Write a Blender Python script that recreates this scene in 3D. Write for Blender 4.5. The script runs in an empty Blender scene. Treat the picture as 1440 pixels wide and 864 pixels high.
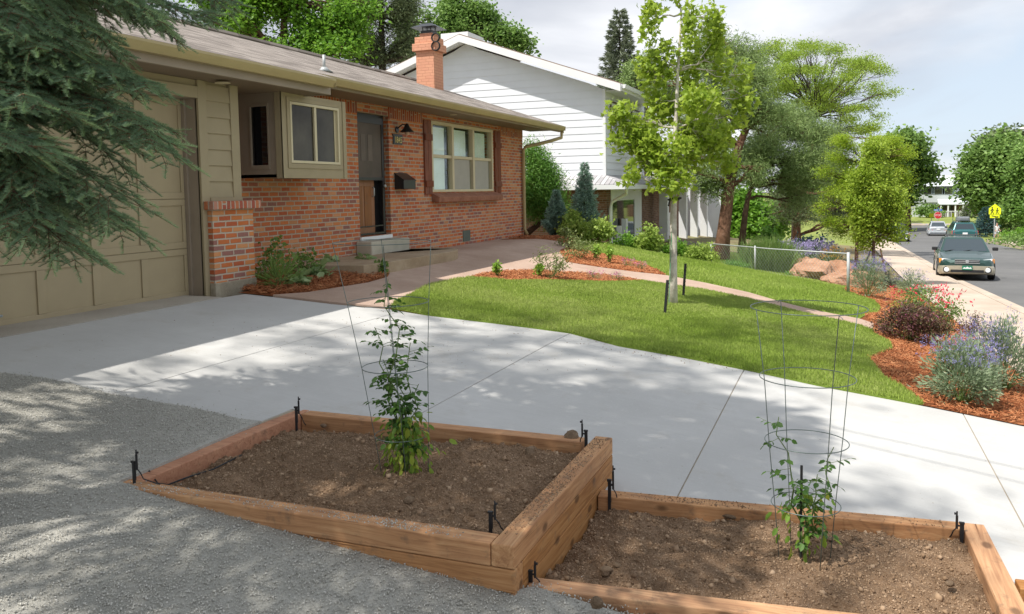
import bpy, math, random
import numpy as np
from mathutils import Matrix, Vector, geometry
R = math.radians
random.seed(7)
rng = np.random.default_rng(7)
scene = bpy.context.scene
COL = scene.collection

# ---------------------------------------------------------------- camera maths
# world: X runs along the house front (away), Y towards the houses, Z up; the camera is at the origin
F, CY = 1165.0, 356.0
_p, _y, _r = .0748, .3771, -.0157
fwd = np.array([math.cos(_y)*math.cos(_p), math.sin(_y)*math.cos(_p), -math.sin(_p)])
rgt = np.cross(fwd, [0, 0, 1]); rgt /= np.linalg.norm(rgt); upv = np.cross(rgt, fwd)
rgt, upv = rgt*math.cos(_r)+upv*math.sin(_r), -rgt*math.sin(_r)+upv*math.cos(_r)
def ray(u, v): return rgt*(u-720)/F-upv*(v-CY)/F+fwd
def onX(u, v, X): d = ray(u, v); return d*(X/d[0])
def onY(u, v, Y): d = ray(u, v); return d*(Y/d[1])
def onZ(u, v, Z): d = ray(u, v); return d*(Z/d[2])
def W(u, v, d): return ray(u, v)*d                     # point at a forward distance

# ---------------------------------------------------------------- terrain
def sm(a, b, x):
    t = np.clip((x-a)/(b-a), 0, 1); return t*t*(3-2*t)
def zs(x):
    x = np.asarray(x, float)
    return np.where(x < 8, -2.25, np.where(x < 32, -2.25-.045*(x-8), np.maximum(-3.33-.03*(x-32), -5.35)))
def zpad(x):
    x = np.asarray(x, float)
    a = -1.14-.72*sm(18.8, 24.5, x)
    b = zs(x)+.75
    t = sm(26, 60, x)
    return a*(1-t)+b*t
def zt(x, y):
    x = np.asarray(x, float); y = np.asarray(y, float)
    zw = zs(x)+.13
    zp = zpad(x)
    t = np.clip((6.4-y)/8.4, 0, 1)
    z = zp+(zw-zp)*t
    # gravel side of the drive
    zg = np.where(y < 3.45, np.maximum(-1.482-.102*(3.45-y), -2.3), -1.14-.1165*np.clip(6.4-y, 0, 9))
    k = sm(3.5, 4.15, x)
    z = np.where(y < 6.4, zg*(1-k)+z*k, z)
    z = np.where(y < -3.6, zs(x), z)
    z = np.where(y < -11.0, zs(x)+.13, z)
    z = np.where(y < -13.2, zs(x)+.13+.02*np.clip(-13.2-y, 0, 30), z)
    return z
def G(u, v, off=0.):
    d = ray(u, v); t = np.linspace(1.2, 170, 9000); P = t[:, None]*d[None]
    g = P[:, 2]-(zt(P[:, 0], P[:, 1])+off)
    i = np.argmax(g < 0)
    if g[i] >= 0: return P[-1]
    a = g[i-1]/(g[i-1]-g[i]) if i else 0
    tt = t[i-1]+(t[i]-t[i-1])*a
    return d*tt

# ---------------------------------------------------------------- mesh helpers
def link(o, parent=None):
    COL.objects.link(o)
    if parent is not None: o.parent = parent
    return o
def tag(o, label=None, cat=None, group=None, kind=None):
    if label: o['label'] = label
    if cat: o['category'] = cat
    if group: o['group'] = group
    if kind: o['kind'] = kind
    return o
def thing(name, loc, label, cat, group=None, rz=0):
    o = bpy.data.objects.new(name, None); o.location = tuple(float(c) for c in loc); o.rotation_euler = (0, 0, rz)
    o.empty_display_size = .2
    return tag(link(o), label, cat, group)
def npmesh(name, V, Fc, mats, parent=None, smooth=False, rnd=None, mi=None, local=False):
    """V (n,3), Fc (m,k) array"""
    V = np.asarray(V, float); Fc = np.asarray(Fc, np.int32)
    if parent is not None and not local: V = V-np.array(parent.location)
    me = bpy.data.meshes.new(name); n, m, k = len(V), len(Fc), Fc.shape[1]
    me.vertices.add(n); me.vertices.foreach_set('co', V.astype(np.float32).ravel())
    me.loops.add(m*k); me.loops.foreach_set('vertex_index', Fc.ravel())
    me.polygons.add(m); me.polygons.foreach_set('loop_start', np.arange(0, m*k, k, dtype=np.int32))
    for x in (mats if isinstance(mats, (list, tuple)) else [mats]): me.materials.append(x)
    if mi is not None: me.polygons.foreach_set('material_index', np.asarray(mi, np.int32))
    me.update(calc_edges=True)
    if smooth: me.polygons.foreach_set('use_smooth', np.ones(m, bool))
    if rnd is not None:
        at = me.attributes.new('rnd', 'FLOAT', 'FACE'); at.data.foreach_set('value', np.asarray(rnd, np.float32))
    return link(bpy.data.objects.new(name, me), parent)
class MB:
    def __init__(s): s.v = []; s.f = []; s.m = []
    def add(s, vs, fs, mi=0):
        b = len(s.v); s.v += [tuple(float(c) for c in v) for v in vs]
        s.f += [tuple(b+i for i in f) for f in fs]; s.m += [mi]*len(fs); return s
    def box(s, a, b, mi=0):
        x0, y0, z0 = np.minimum(a, b); x1, y1, z1 = np.maximum(a, b)
        return s.add([(x0,y0,z0),(x1,y0,z0),(x1,y1,z0),(x0,y1,z0),(x0,y0,z1),(x1,y0,z1),(x1,y1,z1),(x0,y1,z1)],
              [(0,3,2,1),(4,5,6,7),(0,1,5,4),(1,2,6,5),(2,3,7,6),(3,0,4,7)], mi)
    def hexa(s, P, mi=0):       # 8 points: bottom 4 ccw, top 4 ccw
        return s.add(P, [(0,3,2,1),(4,5,6,7),(0,1,5,4),(1,2,6,5),(2,3,7,6),(3,0,4,7)], mi)
    def prism(s, poly, axis, a, b, mi=0):
        """poly in the two other axes (in x,y,z order), extruded along axis from a to b"""
        n = len(poly); vs = []
        for t in (a, b):
            for p in poly:
                q = list(p); q.insert('xyz'.index(axis), t); vs.append(q)
        return s.add(vs, [tuple(range(n))[::-1], tuple(range(n, 2*n))]+[(i, (i+1) % n, n+(i+1) % n, n+i) for i in range(n)], mi)
    def tube(s, pts, r, n=8, mi=0, cap=True):
        pts = [np.array(p, float) for p in pts]; m = len(pts)
        rr = r if hasattr(r, '__len__') else [r]*m
        vs = []; prev = None
        for i, p in enumerate(pts):
            t = pts[min(i+1, m-1)]-pts[max(i-1, 0)]; t = t/(np.linalg.norm(t)+1e-9)
            if prev is None:
                a = np.array([0, 0, 1.]) if abs(t[2]) < .9 else np.array([1., 0, 0])
                u = np.cross(t, a)
            else: u = prev-t*(prev@t)
            u /= np.linalg.norm(u)+1e-9; prev = u; w = np.cross(t, u)
            for k in range(n):
                an = 2*math.pi*k/n; vs.append(p+rr[i]*(math.cos(an)*u+math.sin(an)*w))
        fs = [(i*n+k, i*n+(k+1) % n, (i+1)*n+(k+1) % n, (i+1)*n+k) for i in range(m-1) for k in range(n)]
        if cap: fs += [tuple(range(n))[::-1], tuple(range((m-1)*n, m*n))]
        return s.add(vs, fs, mi)
    def ring(s, c, rad, r, n=40, k=6, mi=0, sq=1.0, a0=0, a1=2*math.pi):
        pts = [(c[0]+rad*math.cos(a0+(a1-a0)*i/n), c[1]+rad*sq*math.sin(a0+(a1-a0)*i/n), c[2]) for i in range(n+1)]
        return s.tube(pts, r, k, mi, False)
    def lathe(s, c, prof, n=20, mi=0, axis='z'):
        vs = []
        for (r, h) in prof:
            for k in range(n):
                a = 2*math.pi*k/n; p = [r*math.cos(a), r*math.sin(a), h]
                if axis == 'y': p = [p[0], p[2], p[1]]
                if axis == 'x': p = [p[2], p[0], p[1]]
                vs.append([c[0]+p[0], c[1]+p[1], c[2]+p[2]])
        m = len(prof)
        fs = [(i*n+k, i*n+(k+1) % n, (i+1)*n+(k+1) % n, (i+1)*n+k) for i in range(m-1) for k in range(n)]
        fs += [tuple(range(n))[::-1], tuple(range((m-1)*n, m*n))]
        return s.add(vs, fs, mi)
    def loft(s, loops, mi=0, cap=True):
        n = len(loops[0]); vs = [p for l in loops for p in l]; m = len(loops)
        fs = [(i*n+k, i*n+(k+1) % n, (i+1)*n+(k+1) % n, (i+1)*n+k) for i in range(m-1) for k in range(n)]
        if cap: fs += [tuple(range(n))[::-1], tuple(range((m-1)*n, m*n))]
        return s.add(vs, fs, mi)
    def build(s, name, mats, parent=None, bevel=0, smooth=False, seg=2, local=False, angle=.6):
        off = np.array(parent.location) if (parent is not None and not local) else np.zeros(3)
        p = parent
        while p is not None and p.parent is not None and not local:
            p = p.parent; off = off+np.array(p.location)
        me = bpy.data.meshes.new(name)
        me.from_pydata([tuple(np.array(v)-off) for v in s.v], [], s.f)
        for x in (mats if isinstance(mats, (list, tuple)) else [mats]): me.materials.append(x)
        me.polygons.foreach_set('material_index', s.m)
        import bmesh
        bm = bmesh.new(); bm.from_mesh(me); bmesh.ops.recalc_face_normals(bm, faces=bm.faces); bm.to_mesh(me); bm.free()
        if smooth: me.polygons.foreach_set('use_smooth', [True]*len(me.polygons))
        o = link(bpy.data.objects.new(name, me), parent)
        if bevel:
            b = o.modifiers.new('bevel', 'BEVEL'); b.width = bevel; b.segments = seg; b.limit_method = 'ANGLE'; b.angle_limit = angle
        return o
def sheet(name, poly, off, step, m, kind='structure', thick=0., parent=None, zf=None):
    """flat polygon (world xy) draped on the terrain"""
    poly = [(float(p[0]), float(p[1])) for p in poly]
    dense = []
    for i, a in enumerate(poly):
        b = poly[(i+1) % len(poly)]; L = math.dist(a, b); k = max(1, int(L/step))
        dense += [(a[0]+(b[0]-a[0])*j/k, a[1]+(b[1]-a[1])*j/k) for j in range(k)]
    P = np.array(dense); x0, y0 = P.min(0); x1, y1 = P.max(0)
    gx, gy = np.meshgrid(np.arange(x0+step/2, x1, step), np.arange(y0+step/2, y1, step)); q = np.stack([gx.ravel(), gy.ravel()], 1)
    q = q[inside(q, P)]
    if len(q):
        q = q+rng.uniform(-.04, .04, q.shape)*step
        d = np.sqrt(((q[:, None, :]-P[None])**2).sum(-1)).min(1) if len(q)*len(P) < 4e7 else np.full(len(q), 9.)
        q = q[d > step*.35]
    pts = [Vector(p) for p in dense]+[Vector(p) for p in q]
    r = geometry.delaunay_2d_cdt(pts, [], [list(range(len(dense)))], 1, 1e-5)
    V2 = np.array([(v.x, v.y) for v in r[0]])
    zz = (zt if zf is None else zf)(V2[:, 0], V2[:, 1])
    V = np.column_stack([V2, zz+off]); Fc = [tuple(f) for f in r[2]]
    me = bpy.data.meshes.new(name)
    if thick:
        n = len(V); cnt = {}
        for f in Fc:
            for i in range(len(f)):
                e = (f[i], f[(i+1) % len(f)]); cnt[e] = 1
        side = [(b, a, a+n, b+n) for (a, b) in cnt if (b, a) not in cnt]
        V = np.vstack([V, V-np.array([0, 0, thick])]); Fc = Fc+side
    me.from_pydata([tuple(v) for v in V], [], Fc); me.materials.append(m)
    me.update()
    if me.polygons and sum(p.normal.z for p in me.polygons) < 0: me.flip_normals()
    o = link(bpy.data.objects.new(name, me), parent)
    if kind: o['kind'] = kind
    return o
def inside(q, P):
    q = np.asarray(q); P = np.asarray(P); c = np.zeros(len(q), bool); j = len(P)-1
    for i in range(len(P)):
        xi, yi = P[i]; xj, yj = P[j]
        m = ((yi > q[:, 1]) != (yj > q[:, 1])) & (q[:, 0] < (xj-xi)*(q[:, 1]-yi)/((yj-yi) if yj != yi else 1e-12)+xi)
        c ^= m; j = i
    return c
def sample_in(P, n):
    P = np.asarray(P); a = P.min(0); b = P.max(0); out = []
    got = 0
    while got < n:
        q = rng.uniform(a, b, (n*2, 2)); q = q[inside(q, P)]; out.append(q); got += len(q)
        if len(q) == 0: break
    return np.vstack(out)[:n]

# ---------------------------------------------------------------- scatter
def frames(nrm, az=None):
    """rotation matrices whose z axis is nrm and x axis is random about it"""
    n = nrm/np.linalg.norm(nrm, axis=1, keepdims=True)
    a = np.where(np.abs(n[:, 2:3]) < .9, np.array([[0, 0, 1.]]), np.array([[1., 0, 0]]))
    u = np.cross(a, n); u /= np.linalg.norm(u, axis=1, keepdims=True); v = np.cross(n, u)
    t = rng.uniform(0, 2*np.pi, len(n)) if az is None else az
    c, s_ = np.cos(t)[:, None], np.sin(t)[:, None]
    x = u*c+v*s_; y = -u*s_+v*c
    return np.stack([x, y, n], axis=2)
def frames_x(xd, up=None):
    """frames whose x axis follows xd"""
    x = xd/np.linalg.norm(xd, axis=1, keepdims=True)
    r = rng.normal(size=x.shape) if up is None else up
    z = r-x*(r*x).sum(1, keepdims=True); z /= np.linalg.norm(z, axis=1, keepdims=True)+1e-9
    return np.stack([x, np.cross(z, x), z], axis=2)
def scatter(T, pos, Rm, sc):
    tv, tf = T; tv = np.asarray(tv, float); tf = np.asarray(tf, np.int32)
    sc = np.asarray(sc, float)
    if sc.ndim == 1: sc = sc[:, None]*np.ones(3)
    loc = tv[None]*sc[:, None, :]
    V = np.einsum('nij,nkj->nki', Rm, loc)+pos[:, None, :]
    Fc = tf[None]+(np.arange(len(pos))*len(tv))[:, None, None]
    rnd = np.repeat(rng.uniform(0, 1, len(pos)), len(tf))
    return V.reshape(-1, 3), Fc.reshape(-1, tf.shape[1]), rnd
def merge(parts):
    V = []; Fc = []; Rn = []; b = 0
    for v, f, r in parts:
        V.append(v); Fc.append(f+b); Rn.append(r); b += len(v)
    return np.vstack(V), np.vstack(Fc), np.concatenate(Rn)
# leaf templates (x = along the leaf, z = normal)
LEAF = ([(0,0,0),(.45,.22,.05),(1,0,-.12),(.45,-.22,.05)], [(0,1,2),(0,2,3)])
LEAFW = ([(0,0,0),(.2,.26,.05),(.62,.3,.04),(1,0,-.12),(.62,-.3,.04),(.2,-.26,.05)], [(0,1,2),(0,2,3),(0,3,4),(0,4,5)])
STRAP = ([(0,-.04,0),(0,.04,0),(.55,.05,.06),(.55,-.05,.06),(1,0,-.03)], [(0,3,2),(0,2,1),(3,4,2)])
NEEDLE = ([(0,-.05,0),(0,.05,0),(1,0,0)], [(0,2,1)])
_ml = [(0,0),(.05,.12),(-.05,.42),(.22,.3),(.38,.58),(.48,.28),(1,0)]
MAPLE = ([(.25,0,.03)]+[(x,y,-.35*abs(y)**1.3-.08*x) for x,y in _ml]+[(x,-y,-.35*abs(y)**1.3-.08*x) for x,y in _ml[-2:0:-1]],
         [(0,i,i+1) for i in range(1, 12)]+[(0,12,1)])
OCTA = ([(1,0,0),(0,1,0),(-1,0,0),(0,-1,0),(0,0,.8),(0,0,-.8)], [(0,1,4),(1,2,4),(2,3,4),(3,0,4),(1,0,5),(2,1,5),(3,2,5),(0,3,5)])
CHIP = ([(-.5,-.12,0),(.5,-.1,0),(.5,.1,.0),(-.5,.12,0),(-.4,0,.12),(.4,0,.12)], [(0,1,5),(0,5,4),(2,3,4),(2,4,5),(1,2,5),(3,0,4)])
BLADE = ([(-.05,0,0),(.05,0,0),(.03,.12,.6),(0,.35,1)], [(0,1,2),(0,2,3)])
# ---------------------------------------------------------------- materials
class N:
    def __init__(s, name):
        s.m = bpy.data.materials.new(name); s.m.use_nodes = True; s.t = s.m.node_tree; s.t.nodes.clear()
        s.out = s.t.nodes.new('ShaderNodeOutputMaterial')
    def n(s, typ, inp=None, **kw):
        x = s.t.nodes.new('ShaderNode'+typ)
        for k, v in kw.items(): setattr(x, k, v)
        for k, v in (inp or {}).items():
            if isinstance(v, bpy.types.NodeSocket): s.t.links.new(v, x.inputs[k])
            elif v is not None: x.inputs[k].default_value = v
        return x
    def math(s, op, a, b=None, c=None, clamp=False):
        d = {0: a}
        if b is not None: d[1] = b
        if c is not None: d[2] = c
        x = s.n('Math', d, operation=op); x.use_clamp = clamp; return x.outputs[0]
    def mix(s, f, a, b, bl='MIX'):
        x = s.n('Mix', data_type='RGBA', blend_type=bl); x.clamp_factor = True
        for k, v in ((0, f), (6, a), (7, b)):
            if isinstance(v, bpy.types.NodeSocket): s.t.links.new(v, x.inputs[k])
            else: x.inputs[k].default_value = v if k == 0 else c4(v)
        return x.outputs[2]
    def ramp(s, f, stops, interp='LINEAR'):
        x = s.n('ValToRGB', {0: f}); r = x.color_ramp; r.interpolation = interp
        while len(r.elements) < len(stops): r.elements.new(.5)
        for e, (p, c) in zip(r.elements, stops): e.position = p; e.color = c4(c)
        return x.outputs[0]
    def noise(s, vec, scale, detail=4, rough=.55, dist=0):
        x = s.n('TexNoise', {'Vector': vec, 'Scale': scale, 'Detail': detail, 'Roughness': rough, 'Distortion': dist}); return x.outputs[0]
    def obj(s): return s.n('TexCoord').outputs['Object']
    def geo(s): return s.n('NewGeometry').outputs['Position']
    def bump(s, h, st=.3, dist=.01, nrm=None):
        d = {'Height': h, 'Strength': st, 'Distance': dist}
        if nrm is not None: d['Normal'] = nrm
        return s.n('Bump', d).outputs[0]
    def bsdf(s, col, rough=.7, nrm=None, metal=0, spec=.4, coat=0, **kw):
        d = {'Base Color': col if isinstance(col, bpy.types.NodeSocket) else c4(col), 'Roughness': rough, 'Metallic': metal, 'Specular IOR Level': spec, 'Coat Weight': coat}
        if nrm is not None: d['Normal'] = nrm
        d.update(kw)
        b = s.n('BsdfPrincipled', d); return b.outputs[0]
    def done(s, sh): s.t.links.new(sh, s.out.inputs[0]); return s.m
def c4(c):
    if not hasattr(c, '__len__'): return (c, c, c, 1)
    return (*c[:3], 1)
def simple(name, col, rough=.6, var=.12, scale=6, bump=.0, bscale=60, metal=0, spec=.4, coat=0, bd=.003, stretch=None):
    t = N(name); v = t.obj()
    if stretch: v = t.n('Mapping', {'Vector': v, 'Scale': stretch}).outputs[0]
    f = t.noise(v, scale, 5)
    c = np.array(col); lo = tuple(c*(1-var)); hi = tuple(np.minimum(c*(1+var), .95))
    cc = t.ramp(f, [(.3, lo), (.7, hi)])
    nm = t.bump(t.noise(v, bscale, 4), bump, bd) if bump else None
    return t.done(t.bsdf(cc, rough, nm, metal, spec, coat))
def leafmat(name, cols, trans=.35, rough=.5, spec=.35, patch=None):
    t = N(name); a = t.n('Attribute', attribute_name='rnd').outputs['Fac']
    n = len(cols); col = t.ramp(a, [(i/(n-1), c) for i, c in enumerate(cols)])
    big = t.noise(t.obj(), .9 if patch is None else patch, 2)
    f = t.math('MULTIPLY', t.math('SUBTRACT', big, .38, clamp=True), 2.2, clamp=True)
    col = t.mix(f, col, t.mix(.55, col, cols[-1]))
    b = t.bsdf(col, rough, spec=spec)
    tc = t.mix(.5, col, tuple(np.minimum(np.array(cols[-1])*1.35, 1)))
    tr = t.n('BsdfTranslucent', {'Color': tc}).outputs[0]
    m = t.n('MixShader', {0: trans, 1: b, 2: tr}).outputs[0]
    return t.done(m)
def brickmat(name, cols, mortar, bw=.205, bh=.0677, mw=.011, soldier=False, bumpd=.006, var=1):
    t = N(name); p = t.n('SeparateXYZ', {0: t.geo()})
    u = t.math('ADD', p.outputs[0], p.outputs[1]); z = p.outputs[2]
    if soldier: u, z = z, u
    # wobble
    w = t.noise(t.geo(), 9, 2); z2 = t.math('ADD', z, t.math('MULTIPLY', t.math('SUBTRACT', w, .5), .010))
    w2 = t.noise(t.geo(), 14, 2); u = t.math('ADD', u, t.math('MULTIPLY', t.math('SUBTRACT', w2, .5), .014))
    zr = t.math('DIVIDE', t.math('ADD', z2, 20.0), bh); row = t.math('FLOOR', zr)
    sh = t.math('MULTIPLY', t.math('FRACT', t.math('MULTIPLY', row, .5)), 1.0)
    rw = t.n('TexWhiteNoise', {'W': row}, noise_dimensions='1D').outputs['Value']
    ur = t.math('ADD', t.math('ADD', t.math('DIVIDE', u, bw), sh), t.math('MULTIPLY', rw, .3)); colm = t.math('FLOOR', ur)
    fz = t.math('FRACT', zr); fu = t.math('FRACT', ur)
    dz = t.math('MULTIPLY', t.math('SUBTRACT', .5, t.math('ABSOLUTE', t.math('SUBTRACT', fz, .5))), bh)
    du = t.math('MULTIPLY', t.math('SUBTRACT', .5, t.math('ABSOLUTE', t.math('SUBTRACT', fu, .5))), bw)
    d = t.math('MINIMUM', dz, du)
    rough = t.math('MULTIPLY', t.math('SUBTRACT', t.noise(t.geo(), 60, 3), .5), .006)
    e = t.math('SUBTRACT', t.math('ADD', d, rough), mw*.5)
    mask = t.math('MULTIPLY', e, 320., clamp=True)
    idv = t.n('CombineXYZ', {0: row, 1: colm, 2: 3.0}).outputs[0]
    wn = t.n('TexWhiteNoise', {'Vector': idv}, noise_dimensions='3D').outputs['Value']
    n = len(cols); bc = t.ramp(wn, [(i/(n), c) for i, c in enumerate(cols)], 'CONSTANT')
    fine = t.noise(t.geo(), 28, 5, .65)
    bc = t.mix(t.math('MULTIPLY', t.math('SUBTRACT', fine, .4, clamp=True), 1.6*var, clamp=True), bc, t.mix(.5, bc, (.52, .22, .12)))
    spl = t.noise(t.geo(), 11, 6, .7)
    bc = t.mix(t.math('MULTIPLY', t.math('SUBTRACT', spl, .66, clamp=True), 7.*var, clamp=True), bc, (.5, .40, .32))
    col = t.mix(mask, mortar, bc)
    h = t.math('ADD', mask, t.math('MULTIPLY', fine, .5))
    return t.done(t.bsdf(col, .85, t.bump(h, .9, bumpd), spec=.25))
def woodmat(name, cols, axis=0, rough=.7, ring=7, knots=True):
    t = N(name); v = t.obj(); sc = [22., 22., 22.]; sc[axis] = 1.4
    m = t.n('Mapping', {'Vector': v, 'Scale': sc}).outputs[0]
    g = t.noise(m, 1.6, 6, .6, 1.2)
    col = t.ramp(g, [(.25, cols[0]), (.5, cols[1]), (.75, cols[2])])
    big = t.noise(v, 2.5, 3)
    col = t.mix(t.math('MULTIPLY', t.math('SUBTRACT', big, .45, clamp=True), 2.5, clamp=True), col, t.mix(.5, col, cols[0]))
    if knots:
        ks = [6., 6., 6.]; ks[axis] = 3.2
        vo = t.n('TexVoronoi', {'Vector': t.n('Mapping', {'Vector': v, 'Scale': ks}).outputs[0], 'Scale': 1.0, 'Randomness': 1.0}).outputs['Distance']
        kf = t.math('MULTIPLY', t.math('SUBTRACT', .16, vo, clamp=True), 14., clamp=True)
        col = t.mix(t.math('MULTIPLY', kf, .75), col, tuple(np.array(cols[0])*.35))
    rn = t.n('ObjectInfo').outputs['Random']; sp_ = t.n('HueSaturation', {'Color': col, 'Value': t.math('ADD', .82, t.math('MULTIPLY', rn, .36)), 'Saturation': t.math('SUBTRACT', 1.08, t.math('MULTIPLY', rn, .25)), 'Hue': .5}); col = sp_.outputs[0]
    crk = t.noise(t.n('Mapping', {'Vector': v, 'Scale': [90 if q_ != axis else 2.2 for q_ in range(3)]}).outputs[0], 1., 3)
    col = t.mix(t.math('MULTIPLY', t.math('SUBTRACT', crk, .64, clamp=True), 9., clamp=True), col, tuple(np.array(cols[0])*.45))
    dirt = t.noise(v, 9, 6, .7)
    col = t.mix(t.math('MULTIPLY', t.math('SUBTRACT', dirt, .56, clamp=True), 4.5, clamp=True), col, (.15, .105, .07))
    return t.done(t.bsdf(col, rough, t.bump(g, .35, .004), spec=.3))
def glass(name, tint=(.04, .05, .055), rough=.04):
    t = N(name)
    b = t.bsdf(tint, rough, spec=.7)
    return t.done(b)
M = {}
def stonemat(name, cols, scales, bumpst, bumpd, rough=.9, speck=None, extra=None):
    t = N(name); v = t.geo()
    c = t.ramp(t.noise(v, scales[0], 4, .6), [(.3, cols[0]), (.55, cols[1]), (.75, cols[2])])
    f = t.noise(v, scales[1], 6, .7)
    c = t.mix(t.math('MULTIPLY', t.math('SUBTRACT', f, .42, clamp=True), 2., clamp=True), c, cols[0])
    g = t.noise(v, scales[2], 3, .7)
    c = t.mix(t.math('MULTIPLY', t.math('SUBTRACT', g, .55, clamp=True), 4., clamp=True), c, cols[2])
    if speck:
        vo = t.n('TexVoronoi', {'Vector': v, 'Scale': speck[0]}).outputs['Color']
        hv = t.n('SeparateColor', {0: vo}).outputs[0]
        c = t.mix(speck[1], c, t.ramp(hv, [(0, speck[2]), (.5, cols[1]), (1, speck[3])]))
    if extra: c = extra(t, v, c)
    h = t.math('ADD', f, t.math('MULTIPLY', g, .6))
    return t.done(t.bsdf(c, rough, t.bump(h, bumpst, bumpd), spec=.2))
def conc_extra(t, v, c):
    # broom marks, uneven curing, old tyre dust, rust specks and small stains
    m = t.n('Mapping', {'Vector': v, 'Scale': (140., 1.5, 1.)}).outputs[0]
    c = t.mix(t.math('MULTIPLY', t.math('SUBTRACT', t.noise(m, 1., 3), .42, clamp=True), 1.1, clamp=True), c, (.40, .395, .38))
    c = t.mix(t.math('MULTIPLY', t.math('SUBTRACT', t.noise(v, .55, 4, .6, .5), .45, clamp=True), 1.9, clamp=True), c, (.43, .425, .41))
    c = t.mix(t.math('MULTIPLY', t.math('SUBTRACT', t.noise(v, 2.3, 7, .75), .56, clamp=True), 2.6, clamp=True), c, (.38, .35, .30))
    c = t.mix(t.math('MULTIPLY', t.math('SUBTRACT', t.noise(v, 7, 7, .8, 1.5), .66, clamp=True), 5, clamp=True), c, (.34, .30, .25))
    for sc, r_, col in ((2.6, .022, (.16, .13, .1)), (5.3, .03, (.25, .17, .10)), (13., .05, (.30, .28, .25))):
        vo = t.n('TexVoronoi', {'Vector': v, 'Scale': sc}).outputs['Distance']
        c = t.mix(t.math('MULTIPLY', t.math('SUBTRACT', r_, vo, clamp=True), 60., clamp=True), c, col)
    return c
M['concrete'] = stonemat('new_concrete', [(.46,.455,.44), (.52,.515,.50), (.56,.555,.54)], (.9, 5, 40), .25, .003, .85, extra=conc_extra)
M['concrete_old'] = stonemat('old_concrete', [(.36,.32,.27), (.45,.41,.35), (.52,.48,.42)], (1.5, 6, 50), .4, .006)
M['joint'] = simple('joint_filler', (.33,.28,.21), .9)
M['walk'] = stonemat('tinted_walk_concrete', [(.37,.26,.20), (.46,.335,.265), (.53,.40,.33)], (1.1, 5, 40), .35, .004)
M['stepstone'] = stonemat('tan_step_concrete', [(.30,.22,.14), (.40,.31,.21), (.47,.38,.28)], (2, 9, 50), .5, .008)
M['found'] = stonemat('foundation_concrete', [(.27,.23,.17), (.38,.33,.25), (.47,.42,.33)], (4, 12, 60), .6, .01)
M['sidewalk'] = stonemat('sidewalk_concrete', [(.42,.34,.27), (.52,.43,.35), (.58,.50,.42)], (.8, 4, 30), .3, .004)
M['asphalt'] = stonemat('asphalt', [(.125,.125,.125), (.155,.153,.152), (.19,.187,.182)], (.35, 3, 60), .4, .005)
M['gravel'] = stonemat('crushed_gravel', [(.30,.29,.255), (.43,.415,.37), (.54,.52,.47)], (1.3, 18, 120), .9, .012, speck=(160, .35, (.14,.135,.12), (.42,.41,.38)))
M['soil'] = stonemat('garden_soil', [(.15,.092,.052), (.26,.165,.098), (.40,.265,.165)], (5, 25, 140), 1., .015, speck=(170, .3, (.06,.04,.03), (.34,.26,.19)))
M['mulch'] = stonemat('cedar_mulch', [(.13,.035,.012), (.27,.085,.028), (.42,.17,.06)], (6, 30, 90), 1., .02, speck=(60, .4, (.10,.03,.015), (.5,.22,.09)))
M['turf'] = stonemat('turf_soil', [(.13,.19,.025), (.18,.26,.04), (.24,.31,.07)], (1.2, 8, 60), .9, .02)
M['dirt'] = stonemat('dry_ground', [(.17,.13,.07), (.24,.20,.11), (.20,.25,.08)], (.25, 2.5, 20), .8, .03)
M['fieldgrass'] = stonemat('far_grass', [(.17,.21,.05), (.24,.28,.07), (.30,.31,.11)], (.12, 1.2, 8), .8, .05)
M['brick'] = brickmat('used_red_brick', [(.52,.15,.055), (.56,.17,.055), (.44,.105,.045), (.58,.21,.075), (.36,.13,.085), (.54,.155,.055), (.50,.22,.10), (.47,.115,.045), (.57,.19,.07), (.36,.12,.08), (.50,.14,.05), (.27,.12,.10), (.60,.27,.13)], (.47,.37,.285), mw=.016)
M['brick_p'] = brickmat('pillar_brick', [(.55,.16,.05), (.62,.23,.08), (.46,.11,.045), (.58,.19,.06), (.30,.14,.12), (.56,.16,.055), (.62,.28,.12)], (.52,.43,.34), mw=.016)
M['soldier'] = brickmat('soldier_brick', [(.37,.085,.035), (.45,.12,.04), (.30,.06,.03), (.40,.14,.07), (.26,.085,.065)], (.45,.37,.29), soldier=True, bh=.075, bw=.5, mw=.012)
M['capbrick'] = brickmat('cap_brick', [(.42,.11,.06), (.50,.17,.08), (.36,.09,.06), (.46,.22,.16)], (.50,.42,.34), soldier=True, bh=.072, bw=.9, mw=.013)
M['brick_n'] = brickmat('brown_brick', [(.17,.085,.05), (.21,.11,.07), (.14,.07,.045), (.24,.14,.10)], (.27,.22,.18), mw=.012, var=.4)
M['brick_c'] = brickmat('painted_chimney_brick', [(.66,.33,.21), (.64,.31,.20)], (.52,.24,.15), mw=.006, var=.2)
M['tan'] = simple('tan_siding_paint', (.36,.295,.185), .6, .06, 3, .15, 90)
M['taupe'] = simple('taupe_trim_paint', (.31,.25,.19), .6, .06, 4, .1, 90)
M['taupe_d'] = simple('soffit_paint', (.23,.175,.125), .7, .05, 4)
M['door_p'] = simple('garage_door_paint', (.39,.315,.195), .5, .05, 3, .2, 25)
M['gutter'] = simple('gutter_metal', (.42,.335,.17), .4, .07, 3)
M['cream'] = simple('cream_vinyl', (.62,.54,.36), .4, .05, 4)
M['white'] = simple('white_paint', (.78,.79,.80), .5, .03, 3)
M['sidingw'] = simple('white_siding_paint', (.76,.78,.82), .55, .03, 2, .1, 60)
M['fascw'] = simple('white_fascia_paint', (.80,.80,.80), .5, .03, 3)
M['cedar'] = woodmat('cedar_timber', [(.27,.115,.042), (.45,.22,.085), (.60,.345,.155)], 0)
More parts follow.
